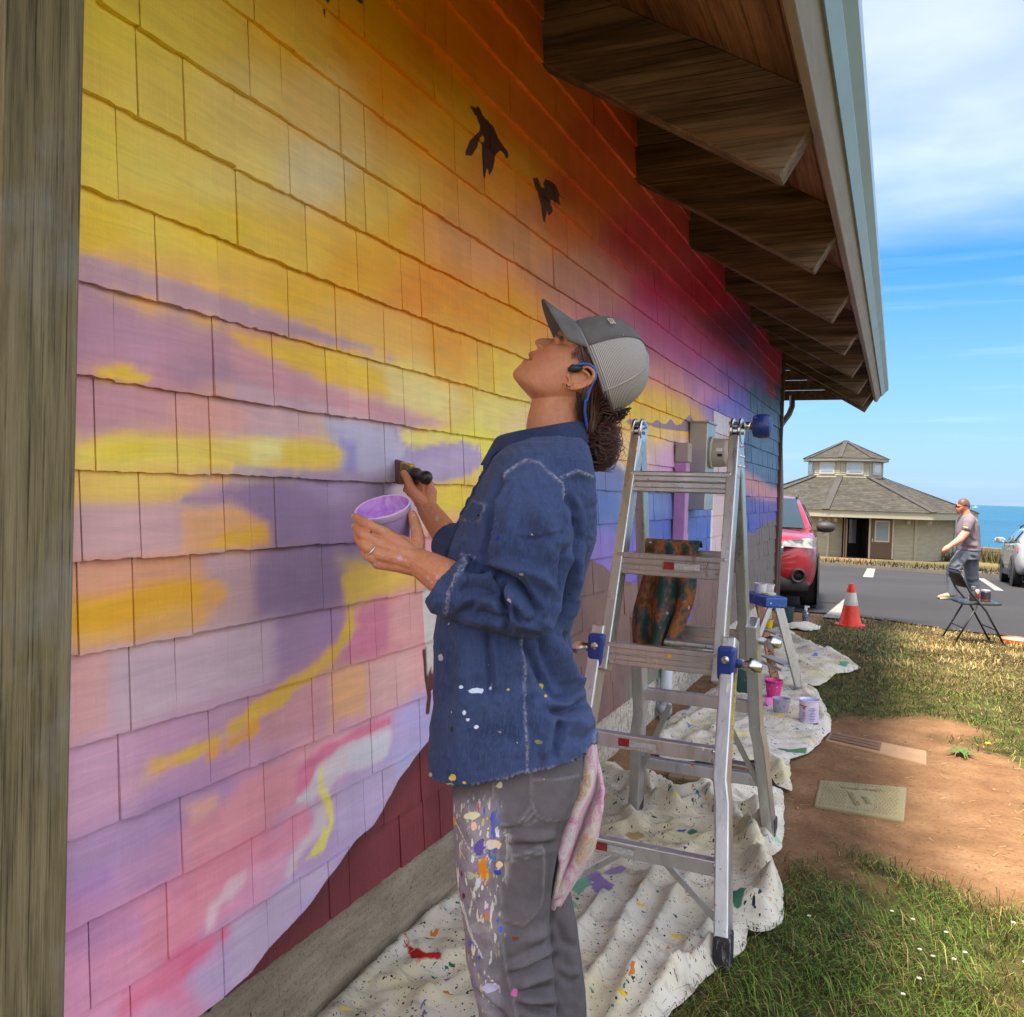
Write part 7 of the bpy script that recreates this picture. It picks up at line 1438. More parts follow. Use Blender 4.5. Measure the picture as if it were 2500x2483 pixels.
    b = MB(); p, q = smooth_chain([Z(790, 920, 384), Z(825, 912, 392), Z(870, 912, 396), Z(905, 905, 396)], [26*HK, 46*HK, 42*HK, 24*HK], 4); limb(b, p, q, 14); b.build('ear_pod', bk, R0, smooth=True)
    b = MB(); p, q = smooth_chain([Z(830, 885, 432), Z(880, 880, 436), Z(940, 873, 436), Z(990, 885, 434), Z(1040, 930, 424), Z(1048, 1010, 412), Z(1010, 1080, 404), Z(985, 1150, 392), Z(960, 1240, 372)], [12*HK]*9, 4); limb(b, p, q, 10); b.build('ear_hook', bl, R0, smooth=True)
    b = MB(); p, q = smooth_chain([Z(945, 1100, 400), Z(930, 1170, 388), Z(922, 1230, 372)], [20*HK, 24*HK, 18*HK], 4); limb(b, p, q, 10); b.build('battery_pod', bk, R0, smooth=True)
    b = MB(); p, q = smooth_chain([Z(945, 1230, 372), Z(945, 1330, 340), Z(960, 1440, 290), Z(990, 1520, 200), Z(1040, 1560, 60)], [13*HK]*5, 4); limb(b, p, q, 10); b.build('neck_band', bl, R0, smooth=True)
hair()

# ---------------------------------------------------------------- shirt
def zs(p): return [(1000+.495*x, 1000+.495*y) for x, y in p]
def folds(me, F_, facing=.15, back=True):
    V = vco(me); N = vno(me); X, Y, D = proj(V); view = V-CAM; view /= np.linalg.norm(view, axis=1)[:, None]; fc = np.clip(-(N*view).sum(1)*2.2+.35, 0, 1); dsp = np.zeros(len(V)); wear = np.zeros(len(V))
    for pts, wd, amp, *kind in F_:
        p = np.array(pts); m = (X > p[:, 0].min()-wd*4) & (X < p[:, 0].max()+wd*4) & (Y > p[:, 1].min()-wd*4) & (Y < p[:, 1].max()+wd*4)
        if not m.any(): continue
        d, t = dist_poly(pts, X[m], Y[m], with_t=True); env = np.clip(np.sin(np.clip(t, 0, 1)*pi)*1.6+.15, 0, 1) if not kind else 1.0
        g = np.exp(-(d/wd)**2)*env; dsp[m] += amp*g-(0 if kind else .35*amp*np.exp(-((d-wd*2.1)/(wd*1.1))**2)*env); wear[m] = np.maximum(wear[m], g*(1 if kind else .0))
    return V, N, X, Y, fc, dsp, wear
shirt_o = None
def build_shirt():
    b = MB()
    rows = [(1072, 1285, 1420, .068), (1090, 1236, 1436, .115), (1118, 1204, 1443, .160), (1165, 1178, 1449, .185), (1210, 1156, 1451, .190), (1250, 1134, 1451, .188), (1300, 1112, 1450, .184), (1370, 1090, 1438, .178), (1450, 1072, 1418, .172), (1540, 1062, 1393, .168), (1640, 1060, 1409, .174), (1700, 1060, 1432, .180), (1760, 1054, 1452, .184), (1800, 1049, 1458, .186)]
    rings = []
    for y, xf, xb, w in rows:
        # the picture edges belong to the body's middle plane
        A, B = Wp(xf, y), Wp(xb, y); rings.append(ellring((A+B)/2, (A-B)/np.linalg.norm(A-B), imf, np.linalg.norm(A-B)/2, w, 40, 2.25))
    hem = [(1030, 1886), (1060, 1905), (1124, 1925), (1198, 1906), (1282, 1886), (1366, 1871), (1421, 1851), (1455, 1795), (1470, 1760)]
    hx, hy = [p[0] for p in hem], [p[1] for p in hem]
    for k in (.35, .7, 1.0):
        ring = []
        for p in rings[len(rows)-1]:
            X, Y, D = proj(p); tgt = np.interp(X, hx, hy); y = 1800+(tgt-1800)*k if tgt > 1800 else 1800+(tgt-1800)*k; ring.append(at(X+(X-1255)*.02*k, y, D))
        rings.append(ring)
    b.loft(rings)
    # near (left) sleeve: cap, upper arm, elbow, rolled forearm
    def sl(rows_):
        out = []
        for (x0, y0, x1, y1, o, w) in rows_:
            A, B = Wp(x0, y0, o), Wp(x1, y1, o); ax = (A-B); L_ = np.linalg.norm(ax); out.append(ellring((A+B)/2, ax/L_, imf, L_/2, w, 30, 2.2))
        b.loft(out)
    sl([(1232, 1150, 1360, 1120, -.10, .06), (1218, 1172, 1384, 1178, -.135, .072), (1203, 1235, 1398, 1240, -.155, .075), (1194, 1290, 1404, 1300, -.165, .074), (1188, 1345, 1394, 1365, -.172, .074), (1196, 1390, 1380, 1430, -.178, .074), (1212, 1425, 1372, 1490, -.180, .072), (1236, 1452, 1352, 1532, -.180, .068), (1264, 1480, 1312, 1556, -.178, .056)])
    sl([(1330, 1470, 1300, 1560, -.178, .058), (1262, 1428, 1262, 1556, -.180, .066), (1222, 1408, 1228, 1545, -.178, .066), (1192, 1392, 1184, 1534, -.170, .062), (1160, 1378, 1140, 1522, -.160, .056), (1128, 1376, 1098, 1508, -.150, .052)])
    # rolled cuff
    sl([(1148, 1362, 1118, 1512, -.158, .058), (1140, 1358, 1104, 1512, -.155, .060), (1104, 1378, 1052, 1498, -.145, .056), (1090, 1386, 1036, 1466, -.140, .050), (1096, 1390, 1046, 1462, -.140, .044)])
    # far (right) sleeve
    p, r = smooth_chain([at(1310, 1140, 1.90), at(1210, 1300, 1.96), at(1168, 1398, 1.99), at(1132, 1358, 2.05), at(1098, 1322, 2.11)], [.085, .075, .07, .062, .052], 5); b.tube(p, r, 22); ball(b, p[0], .085, 8)
    me = remesh(b, .0040, 4, .5)
    S = zs
    FO = [(S([(385, 790), (450, 812), (520, 850), (590, 930), (625, 1010)]), 9, -.016), (S([(452, 820), (468, 900), (474, 1000), (486, 1095)]), 8, -.013), (S([(420, 765), (530, 790), (640, 830), (720, 900)]), 14, .010), (S([(500, 880), (560, 960), (600, 1040)]), 12, .009),
          (S([(770, 700), (768, 800), (750, 940), (712, 1050)]), 9, -.014), (S([(835, 640), (800, 800), (785, 950), (770, 1070)]), 15, .010), (S([(800, 1000), (775, 1100), (790, 1200), (835, 1300)]), 10, -.010), (S([(700, 1110), (730, 1220), (790, 1320), (855, 1375)]), 18, .015), (S([(545, 1125), (600, 1230), (660, 1340), (730, 1420), (860, 1435)]), 11, -.011), (S([(640, 1120), (680, 1240), (740, 1350), (800, 1400)]), 10, -.007),
          (S([(690, 1482), (760, 1494), (830, 1470), (880, 1430)]), 9, -.016), (S([(700, 1520), (680, 1600), (655, 1720)]), 11, .010), (S([(735, 1520), (735, 1620), (700, 1740)]), 9, -.006), (S([(600, 1400), (560, 1500), (585, 1620)]), 12, -.006), (S([(780, 1540), (850, 1560), (910, 1520)]), 16, .008), (S([(385, 1080), (392, 1200), (402, 1330), (396, 1420)]), 7, -.006), (S([(420, 1090), (425, 1250), (430, 1400)]), 12, .005), (S([(300, 1060), (290, 1300), (250, 1560)]), 26, .006), (S([(200, 1100), (190, 1400), (150, 1700)]), 16, -.004),
          (S([(455, 330), (410, 480), (388, 600), (372, 740)]), 7, -.012), (S([(760, 390), (812, 500), (826, 620), (790, 720)]), 8, -.008), (S([(500, 420), (470, 600), (440, 720)]), 18, .005), (S([(640, 480), (700, 620), (690, 760)]), 20, .006), (S([(560, 520), (610, 680), (640, 800)]), 14, -.004),
          (S([(540, 628), (620, 632), (700, 622), (760, 605)]), 3.2, -.0042, 1), (S([(556, 640), (640, 645), (755, 636)]), 2.6, -.003, 1),
          (S([(240, 950), (330, 925), (430, 960)]), 12, .008), (S([(310, 1000), (400, 1020), (470, 1040)]), 9, -.007), (S([(290, 778), (360, 800), (440, 806)]), 9, -.010), (S([(250, 830), (330, 850), (430, 850)]), 12, .007), (S([(240, 1015), (300, 970), (350, 900)]), 8, -.005), (S([(470, 1000), (540, 1060), (640, 1080)]), 10, .007), (S([(360, 880), (430, 900), (455, 960)]), 8, -.005),
          (S([(880, 240), (905, 400), (905, 600), (880, 760)]), 14, .004), (S([(700, 210), (800, 260), (870, 340)]), 16, .004), (S([(440, 420), (400, 520)]), 10, .004)]
    SEAM = [(S([(462, 330), (520, 275), (575, 246), (640, 268), (700, 325), (752, 372), (765, 430)]), 3.6, .0030, 1), (S([(555, 1130), (566, 1300), (572, 1500), (580, 1700), (580, 1785)]), 3.2, .0024, 1), (S([(745, 335), (820, 305), (895, 330)]), 2.6, .0016, 1), (S([(72, 1795), (120, 1835), (250, 1868), (400, 1830), (570, 1790), (740, 1760), (850, 1718), (905, 1650), (932, 1560)]), 4.2, .0028, 1), (S([(178, 1010), (192, 900), (230, 830), (280, 770), (262, 716)]), 4, .0030, 1)]
    V, N, X, Y, fc, d1, _ = folds(me, FO); _, _, _, _, _, d2, wear = folds(me, SEAM)
    for poly in (S([(320, 452), (388, 470), (380, 500), (345, 555), (310, 560), (275, 548), (242, 555), (280, 490)]), S([(262, 716), (330, 722), (320, 750), (270, 770), (235, 800)])):
        q_ = np.where(inside(poly, X, Y), 1, -1)*dist_poly(poly, X, Y, True); d2 = d2+.0035*sstep(-1.2, 1.2, q_); wear = np.maximum(wear, .8*np.exp(-((q_-1.5)/1.6)**2))
    pucker = 1+.6*np.sin(X*.55+Y*.55); d = d1*fc*1.5+d2*fc*pucker+(fnoise(X*.018, Y*.018, 61)-.47)*.010*fc+(fnoise(X*.05, Y*.04, 67)-.47)*.004*fc+(.0035*(1-np.abs(2*fnoise(X*.030+2*fnoise(X*.02, Y*.02, 5), Y*.016, 71)-.94))**5-.0018*(1-np.abs(2*fnoise(X*.06, Y*.05+2*fnoise(X*.02, Y*.02, 9), 73)-.94))**4)*fc
    setco(me, V+N*d[:, None]); fattr(me, np.clip(wear*fc, 0, 1), 'wear')
    # paint marks with a shape of their own
    sd = np.full(len(V), -9.0); cc = np.zeros((len(V), 3))
    SP = [(325, 1385, 30, 13, (206, 220, 240)), (352, 1388, 12, 14, (200, 214, 236)), (270, 1365, 10, 9, (200, 214, 236)), (395, 1376, 8, 10, (196, 210, 232)), (281, 1492, 8, 12, (206, 220, 240)), (292, 1528, 8, 9, (206, 220, 240)), (327, 1566, 12, 10, (206, 220, 240)), (207, 1492, 8, 7, (206, 220, 240)), (520, 935, 10, 26, (206, 170, 206)), (150, 1225, 10, 18, (170, 176, 190)), (405, 1352, 9, 6, (196, 170, 60)), (678, 1364, 14, 12, (186, 166, 70)), (487, 1382, 9, 7, (190, 170, 64)), (668, 1411, 9, 8, (186, 166, 70)), (442, 1590, 10, 6, (150, 156, 80)), (632, 1640, 18, 10, (120, 130, 80)), (215, 1812, 20, 18, (206, 196, 84)), (195, 1850, 22, 10, (220, 214, 190)), (275, 1838, 9, 8, (214, 180, 80)), (205, 1578, 10, 16, (26, 40, 44)), (292, 1580, 10, 12, (30, 70, 110)), (420, 532, 12, 20, (96, 104, 62)), (556, 815, 9, 9, (170, 150, 90)), (198, 1057, 6, 6, (196, 206, 190)), (100, 1800, 8, 10, (190, 176, 130)), (445, 640, 12, 16, (30, 50, 120))]
    for k, (x, y, a, c_, col) in enumerate(SP):
        px, py = 1000+.495*x, 1000+.495*y; dx, dy = (X-px)/(a*.495), (Y-py)/(c_*.495); s = (1-np.hypot(dx, dy)+(fnoise(X*.12, Y*.12, k)-.47)*.9)*min(a, c_)*.495; s = np.where(fc > .2, s, -9); kk = s > sd; sd = np.where(kk, s, sd); cc[kk & (s > -4)] = lin(col)
    colattr(me, cc); fattr(me, sd, 'sd')
    n = NT('blue_chambray'); v = n.tc(); wv = n.noise(n.map((1, 1, 1)), 520, 2, .6); slub = n.noise(n.map((60, 60, 5)), 6, 3, .6)
    c = n.mix(n.mr(n.noise(v, 7, 5, .6), .3, .7), rgb(35, 52, 88), rgb(57, 73, 113)); c = n.mix(n.mr(slub, .35, .7, 0, .35), c, rgb(80, 95, 133)); c = n.mix(n.mr(wv, .5, .75, 0, .2), c, rgb(104, 113, 146))
    wr_ = n.math('MULTIPLY', n.attr('wear', 'Fac'), n.mr(n.noise(v, 190, 2), .4, .6, .1, .8)); c = n.mix(wr_, c, rgb(150, 152, 171))
    c, _ = n.splat(c, v, 34, [rgb(196, 204, 214), rgb(180, 170, 110), rgb(30, 36, 60), rgb(150, 170, 150)], .03, .11, .20, .5); c = n.mix(n.mr(n.attr('sd', 'Fac'), -.3, .5), c, n.attr('Col')); n.set('Base Color', c); n.set('Roughness', .9); n.set('Specular IOR Level', .2); n.set('Sheen Weight', .05)
    n.bump(n.math('ADD', n.math('MULTIPLY', wv, .5), n.math('ADD', n.math('MULTIPLY', slub, .5), n.noise(v, 60, 3))), .35, .003); M['denim'] = n.mat; me.materials.append(n.mat)
    so = link('shirt', me, woman)
    # collar: stand and turned-down leaf
    b = MB(); G = []
    def ringpt(a, r, h): c = at(1338, 1070, 1.735); return c+imr*(-cos(a)*r*(1.22 if cos(a) > 0 else .98))+imf*sin(a)*r*1.0+imu*h
    for i in range(41):
        a = radians(-172+344*i/40); fr = .5+.5*cos(a); row = []          # a=0 faces the front
        rr = .066+.010*fr; hh = .004-.020*fr
        for (dr, dh) in ((-.002, -.010), (.000, .022-.008*fr), (.005, .030-.010*fr), (.012, .024-.012*fr), (.020, .002-.012*fr), (.020+.016*fr**6, -.018-.022*fr**2)): row.append(ringpt(a, rr+dr, hh+dh))
        G.append(row)
    b.grid(G); o = b.build('collar', M['denim'], so, smooth=True, fixn=False); s = o.modifiers.new('s', 'SOLIDIFY'); s.thickness = .0028; s2 = o.modifiers.new('u', 'SUBSURF'); s2.levels = 1; s2.render_levels = 1
    # placket edge down the front, pocket flap, cuff tab
    b = MB(); P = [(1214, 1096), (1194, 1112), (1180, 1160), (1156, 1206), (1134, 1248), (1112, 1298), (1096, 1340), (1086, 1372)]; p, r = smooth_chain([Wp(x+3, y, -.035) for x, y in P], [.0075]*len(P), 5); rr = [q*(1+.22*math.sin(i*1.9)) for i, q in enumerate(r)]; b.tube(p, rr, 8); b.build('placket', M['denim'], so, smooth=True)
    def patch(name, poly, o, th=.003):
        b_ = MB(); P = []
        bvh = patch.bvh
        for (x, y) in poly:
            d = Vector(ray(x, y)).normalized(); hit = bvh.ray_cast(Vector(CAM), d); q = np.array(hit[0]) if hit[0] is not None else Wp(x, y, o); P.append(q-np.array(d)*.0015)
        c = sum(P)/len(P); nrm = -np.array(ray(*np.mean(poly, 0))); nrm /= np.linalg.norm(nrm); b_.add([c+nrm*th]+[q+nrm*th for q in P]+[q-nrm*.002 for q in P], [(0, 1+i, 1+(i+1) % len(P)) for i in range(len(P))]+[(1+i, 1+len(P)+i, 1+len(P)+(i+1) % len(P), 1+(i+1) % len(P)) for i in range(len(P))]); return b_.build(name, M['denim'], so, smooth=False, bevel=.001)
    from mathutils.bvhtree import BVHTree
    patch.bvh = BVHTree.FromPolygons([tuple(q) for q in vco(me)], [tuple(p_.vertices) for p_ in me.polygons])
    def dens(poly, k=5): return [tuple(np.array(poly[i])*(1-t)+np.array(poly[(i+1) % len(poly)])*t) for i in range(len(poly)) for t in np.arange(k)/k]
    for (x, y) in ((150, 800), (335, 520)):
        q = MB(); hit = patch.bvh.ray_cast(Vector(CAM), Vector(ray(1000+.495*x, 1000+.495*y)).normalized()); c = np.array(hit[0]) if hit[0] is not None else Wp(1000+.495*x, 1000+.495*y, -.15); ball(q, c-fwd*.004, .0045, 6, (1, 1, .5)); q.build('button', flat('shirt_button', rgb(46, 52, 70), .3), so, smooth=True)
    return so
build_shirt()
# ---------------------------------------------------------------- trousers
def z7(p): return [(1000+.3298*x, 1850+.3298*y) for x, y in p]
def build_pants():
    b = MB(); rings = []
    def ring(x0, x1, y, o, w): A, B = Wp(x0, y, o), Wp(x1, y, o); return ellring((A+B)/2, (A-B)/np.linalg.norm(A-B), imf, np.linalg.norm(A-B)/2, w, 34, 2.2)
    b.loft([ring(1104, 1418, 1790, 0, .160), ring(1104, 1424, 1860, 0, .165), ring(1104, 1412, 1920, 0, .165), ring(1112, 1392, 1975, 0, .155), ring(1140, 1370, 2020, 0, .12)])
    b.loft([ring(1108, 1412, 1880, -.075, .086), ring(1106, 1396, 1949, -.082, .090), ring(1106, 1374, 2000, -.086, .092), ring(1108, 1366, 2060, -.086, .090), ring(1113, 1352, 2140, -.085, .086), ring(1125, 1344, 2213, -.084, .082), ring(1134, 1343, 2260, -.083, .080), ring(1137, 1348, 2330, -.083, .079), ring(1150, 1354, 2390, -.083, .078), ring(1166, 1358, 2450, -.083, .077), ring(1176, 1362, 2520, -.083, .076), ring(1186, 1366, 2640, -.083, .075), ring(1192, 1372, 2780, -.083, .075), ring(1190, 1380, 2850, -.083, .078)])
    b.loft([ring(1130, 1400, 1900, .085, .086), ring(1150, 1390, 2000, .09, .088), ring(1180, 1386, 2090, .095, .086), ring(1200, 1392, 2167, .10, .083), ring(1212, 1410, 2262, .10, .080), ring(1222, 1420, 2340, .10, .078), ring(1232, 1429, 2411, .10, .076), ring(1238, 1434, 2500, .10, .075), ring(1246, 1440, 2650, .10, .074), ring(1246, 1446, 2760, .10, .076)])
    me = remesh(b, .0048, 4, .5); S = z7
    FO = [(S([(520, 1740), (610, 1840), (690, 1930), (760, 2020)]), 8, -.010), (S([(480, 1640), (580, 1760), (700, 1850)]), 10, .006), (S([(1085, 1400), (940, 1470), (800, 1540), (720, 1560)]), 9, .009), (S([(1080, 1480), (930, 1560), (780, 1600)]), 8, -.008), (S([(1075, 1600), (920, 1650), (790, 1700)]), 9, .010), (S([(1085, 1690), (930, 1740), (800, 1760)]), 7, -.009), (S([(1090, 1790), (940, 1800), (800, 1780)]), 9, .010), (S([(1095, 1870), (950, 1860), (820, 1830)]), 7, -.008), (S([(1095, 1960), (950, 1930), (830, 1890)]), 9, .009),
          (S([(1060, 1250), (960, 1330), (860, 1370)]), 12, .006), (S([(1050, 1120), (1030, 1250), (1050, 1400)]), 9, -.006), (S([(1120, 480), (1090, 700), (1060, 900), (1030, 1100)]), 10, -.006), (S([(1100, 560), (960, 600), (800, 600), (660, 580)]), 9, .006), (S([(1110, 640), (980, 650), (800, 660)]), 7, -.005), (S([(420, 420), (460, 700), (470, 1000)]), 20, .004), (S([(400, 900), (480, 1200), (560, 1500)]), 10, -.003), (S([(650, 560), (780, 520), (900, 500)]), 7, -.006), (S([(1180, 1100), (1200, 1400), (1240, 1700)]), 12, .005), (S([(1080, 1200), (1130, 1350), (1240, 1420)]), 9, -.005), (S([(1100, 1550), (1180, 1600), (1260, 1580)]), 9, .005)]
    SEAM = [(S([(625, 120), (618, 300), (612, 450), (622, 600), (625, 760), (640, 980), (655, 1190), (690, 1400), (720, 1600), (770, 1800), (800, 1960)]), 2.6, .0022, 1), (S([(655, 120), (648, 300), (640, 450), (650, 600), (655, 760), (672, 980), (688, 1190)]), 1.8, .0014, 1), (S([(900, 110), (902, 230), (905, 330), (925, 400), (960, 440), (1010, 460), (1070, 465), (1130, 455), (1180, 430)]), 2.4, .0022, 1), (S([(905, 160), (1000, 165), (1120, 158), (1250, 130)]), 2.2, .0016, 1), (S([(640, 470), (720, 500), (820, 505), (900, 490), (950, 460)]), 2.2, .002, 1), (S([(800, 490), (860, 420), (900, 360)]), 3.0, .0025, 1), (S([(840, 495), (900, 430), (930, 390)]), 3.0, .0025, 1),
            (S([(622, 728), (720, 735), (850, 705), (985, 658)]), 2.4, .0022, 1), (S([(640, 765), (720, 770), (850, 742), (980, 695)]), 1.6, .0012, 1), (S([(985, 658), (988, 800), (982, 1000), (965, 1100), (900, 1190), (845, 1236), (780, 1222), (660, 1192)]), 2.6, .0022, 1)]
    V, N, X, Y, fc, d1, _ = folds(me, FO); _, _, _, _, _, d2, wear = folds(me, SEAM)
    for poly in (S([(622, 728), (720, 735), (850, 705), (985, 658), (982, 1000), (965, 1100), (845, 1236), (660, 1192)]), S([(902, 130), (905, 330), (960, 440), (1070, 465), (1180, 430), (1240, 250), (1250, 125)])):
        s = np.where(inside(poly, X, Y), 1, -1)*dist_poly(poly, X, Y, True); d2 = d2+.0022*sstep(-1.5, 1.5, s)
    d = d1*fc+d2*fc+(fnoise(X*.02, Y*.02, 161)-.47)*.005*fc+(fnoise(X*.06, Y*.05, 167)-.47)*.0025*fc
    setco(me, V+N*d[:, None]); fattr(me, np.clip(wear*fc, 0, 1), 'wear')
    pz = (1-sstep(1190, 1250, X+(fnoise(X*.02, Y*.02, 3)-.47)*60))*sstep(1925, 1990, Y); fattr(me, pz, 'paint')
    sd = np.full(len(V), -9.0); cc = np.zeros((len(V), 3))
    SP = [(520, 660, 34, 60, (96, 80, 150)), (545, 810, 30, 80, (212, 126, 40)), (575, 880, 12, 40, (222, 170, 50)), (605, 640, 50, 40, (216, 204, 190)), (650, 640, 26, 34, (226, 190, 160)), (480, 510, 22, 32, (226, 184, 160)), (460, 430, 50, 30, (214, 208, 170)), (570, 452, 12, 14, (220, 170, 60)), (630, 745, 18, 20, (50, 110, 180)), (665, 790, 24, 26, (226, 186, 150)), (655, 840, 28, 26, (50, 70, 170)), (675, 1265, 20, 34, (60, 100, 200)), (655, 1200, 12, 22, (60, 100, 200)), (450, 1370, 16, 26, (70, 90, 180)), (670, 385, 10, 14, (150, 60, 50)), (780, 1340, 34, 18, (110, 60, 50)), (460, 870, 26, 26, (170, 176, 150)), (510, 930, 14, 50, (190, 200, 206)), (780, 1740, 26, 34, (196, 100, 160)), (600, 1700, 60, 30, (170, 164, 190)), (400, 1020, 10, 24, (110, 40, 60)), (385, 860, 8, 30, (120, 50, 70)), (505, 370, 12, 40, (170, 90, 100)), (480, 1580, 16, 40, (150, 130, 170)), (515, 1480, 12, 14, (60, 80, 180)), (330, 470, 14, 30, (200, 150, 60)), (590, 800, 10, 26, (120, 150, 190)), (670, 200, 16, 36, (196, 190, 160)), (990, 160, 8, 5, (230, 220, 180)), (660, 210, 30, 12, (190, 186, 150)), (500, 1260, 50, 50, (150, 144, 146))]
    for k, (x, y, a, c_, col) in enumerate(SP):
        px, py = 1000+.3298*x, 1850+.3298*y; dx, dy = (X-px)/(a*.33), (Y-py)/(c_*.33); s = (1-np.hypot(dx, dy)+(fnoise(X*.11, Y*.11, k+40)-.47)*1.3)*min(a, c_)*.33; s = np.where(fc > .2, s, -9); kk = s > sd; sd = np.where(kk, s, sd); cc[kk & (s > -5)] = lin(col)
    SCR = [([(440, 1150), (470, 1000), (520, 900)], (200, 196, 190)), ([(340, 480), (430, 640), (520, 760)], (186, 182, 176)), ([(420, 1180), (450, 1300), (520, 1450), (560, 1520)], (196, 192, 190)), ([(370, 680), (420, 760)], (206, 170, 190)), ([(540, 900), (600, 1020)], (190, 180, 140)), ([(580, 1620), (650, 1700)], (220, 216, 216)), ([(480, 1040), (540, 1180), (640, 1420)], (150, 146, 140)), ([(400, 1100), (440, 1250)], (190, 186, 180)), ([(500, 640), (560, 700), (600, 780)], (206, 200, 190))]
    for pts, col in SCR: s = 2.2-dist_poly(S(pts), X, Y)+(fnoise(X*.2, Y*.2, 5)-.5)*3; s = np.where(fc > .2, s, -9); kk = s > sd; sd = np.where(kk, s, sd); cc[kk & (s > -4)] = lin(col)
    colattr(me, cc); fattr(me, sd, 'sd')
    n = NT('grey_work_canvas'); v = n.tc(); tw = n.noise(v, 480, 2, .6); c = n.mix(n.mr(n.noise(v, 8, 5, .6), .3, .7), rgb(80, 75, 79), rgb(104, 98, 103)); pm = n.attr('paint', 'Fac')
    c = n.mix(n.math('MULTIPLY', pm, n.mr(n.noise(v, 22, 5, .65), .30, .62, .15, .9)), c, rgb(152, 144, 152)); c = n.mix(n.mr(tw, .5, .75, 0, .3), c, rgb(120, 114, 118)); c = n.mix(n.math('MULTIPLY', n.attr('wear', 'Fac'), .45), c, rgb(142, 138, 140))
    c2, f2 = n.splat(c, n.map((1, 1, .26)), 40, [rgb(214, 206, 196), rgb(206, 176, 90), rgb(150, 110, 160), rgb(190, 180, 176), rgb(70, 90, 170), rgb(222, 214, 206), rgb(196, 120, 90)], .08, .52, .6, 1.3, 1.0); c3, f3 = n.splat(c2, n.map((1, 1, .35)), 120, [rgb(206, 200, 192), rgb(190, 176, 120), rgb(220, 214, 210)], .08, .46, .6, .4, 6.0); c = n.mix(pm, c, c3)
    c = n.mix(n.mr(n.attr('sd', 'Fac'), -.4, .6), c, n.attr('Col')); n.set('Base Color', c); n.set('Roughness', .88); n.set('Specular IOR Level', .2); n.bump(n.math('ADD', n.math('MULTIPLY', tw, .6), n.noise(v, 55, 3)), .35, .003); me.materials.append(n.mat); link('trousers', me, woman)
    # boots, below the frame
    bt = flat('boot_leather', rgb(88, 66, 48), .7, var=.2, scale=20); so = flat('boot_sole', rgb(50, 44, 40), .8)
    for o, px in ((-.083, 1290), (.10, 1345)):
        h = Wp(px, 2780, o); h[2] = 0.02; t = -imr.copy(); t[2] = 0; t /= np.linalg.norm(t); q = MB(); p, r = smooth_chain([h+t*-.06+np.array([0, 0, .06]), h+t*.02+np.array([0, 0, .065]), h+t*.11+np.array([0, 0, .05]), h+t*.18+np.array([0, 0, .04])], [.042, .046, .045, .034], 4); limb(q, p, r, 14); limb(q, [h+np.array([0, 0, .06]), h+np.array([0, 0, .20])], [.046, .05], 14); me2 = remesh(q, .008, 3); me2.materials.append(bt); bo = link('boot', me2, woman); q = MB(); q.beam(h+t*-.10+np.array([0, 0, .012]), h+t*.21+np.array([0, 0, .012]), .085, .026); q.build('sole', so, bo, bevel=.012)
build_pants()
# fingernails
for pts, rs in FING:
    a_, c_ = at(*pts[2]), at(*pts[3]); d_ = (c_-a_)/np.linalg.norm(c_-a_); o_ = -imr*.9+imu*.25-imf*.25; o_ = o_-d_*(o_@d_); o_ /= np.linalg.norm(o_); s_ = np.cross(d_, o_); q = MB(); G_ = []
    for t in np.linspace(-.004, .005, 5): G_.append([c_+d_*t+o_*(rs[3]*math.cos(u)*1.02)+s_*rs[3]*math.sin(u)*.9 for u in np.linspace(-.8, .8, 5)])
    q.grid(G_); q.build('fingernail', flat('nail', rgb(196, 150, 136), .3), woman, smooth=True, fixn=False)
# ring on the left hand
b = MB(); c = (at(*FING[2][0][0])+at(*FING[2][0][1]))/2; ax = at(*FING[2][0][1])-at(*FING[2][0][0]); ax /= np.linalg.norm(ax); s = np.cross(ax, imf); s /= np.linalg.norm(s); u = np.cross(ax, s); b.tube([c+(s*cos(t)+u*sin(t))*.0122 for t in np.linspace(0, 2*pi, 25)], .0016, 8); b.build('finger_ring', flat('silver', rgb(214, 210, 206), .2, 1), woman, smooth=True)
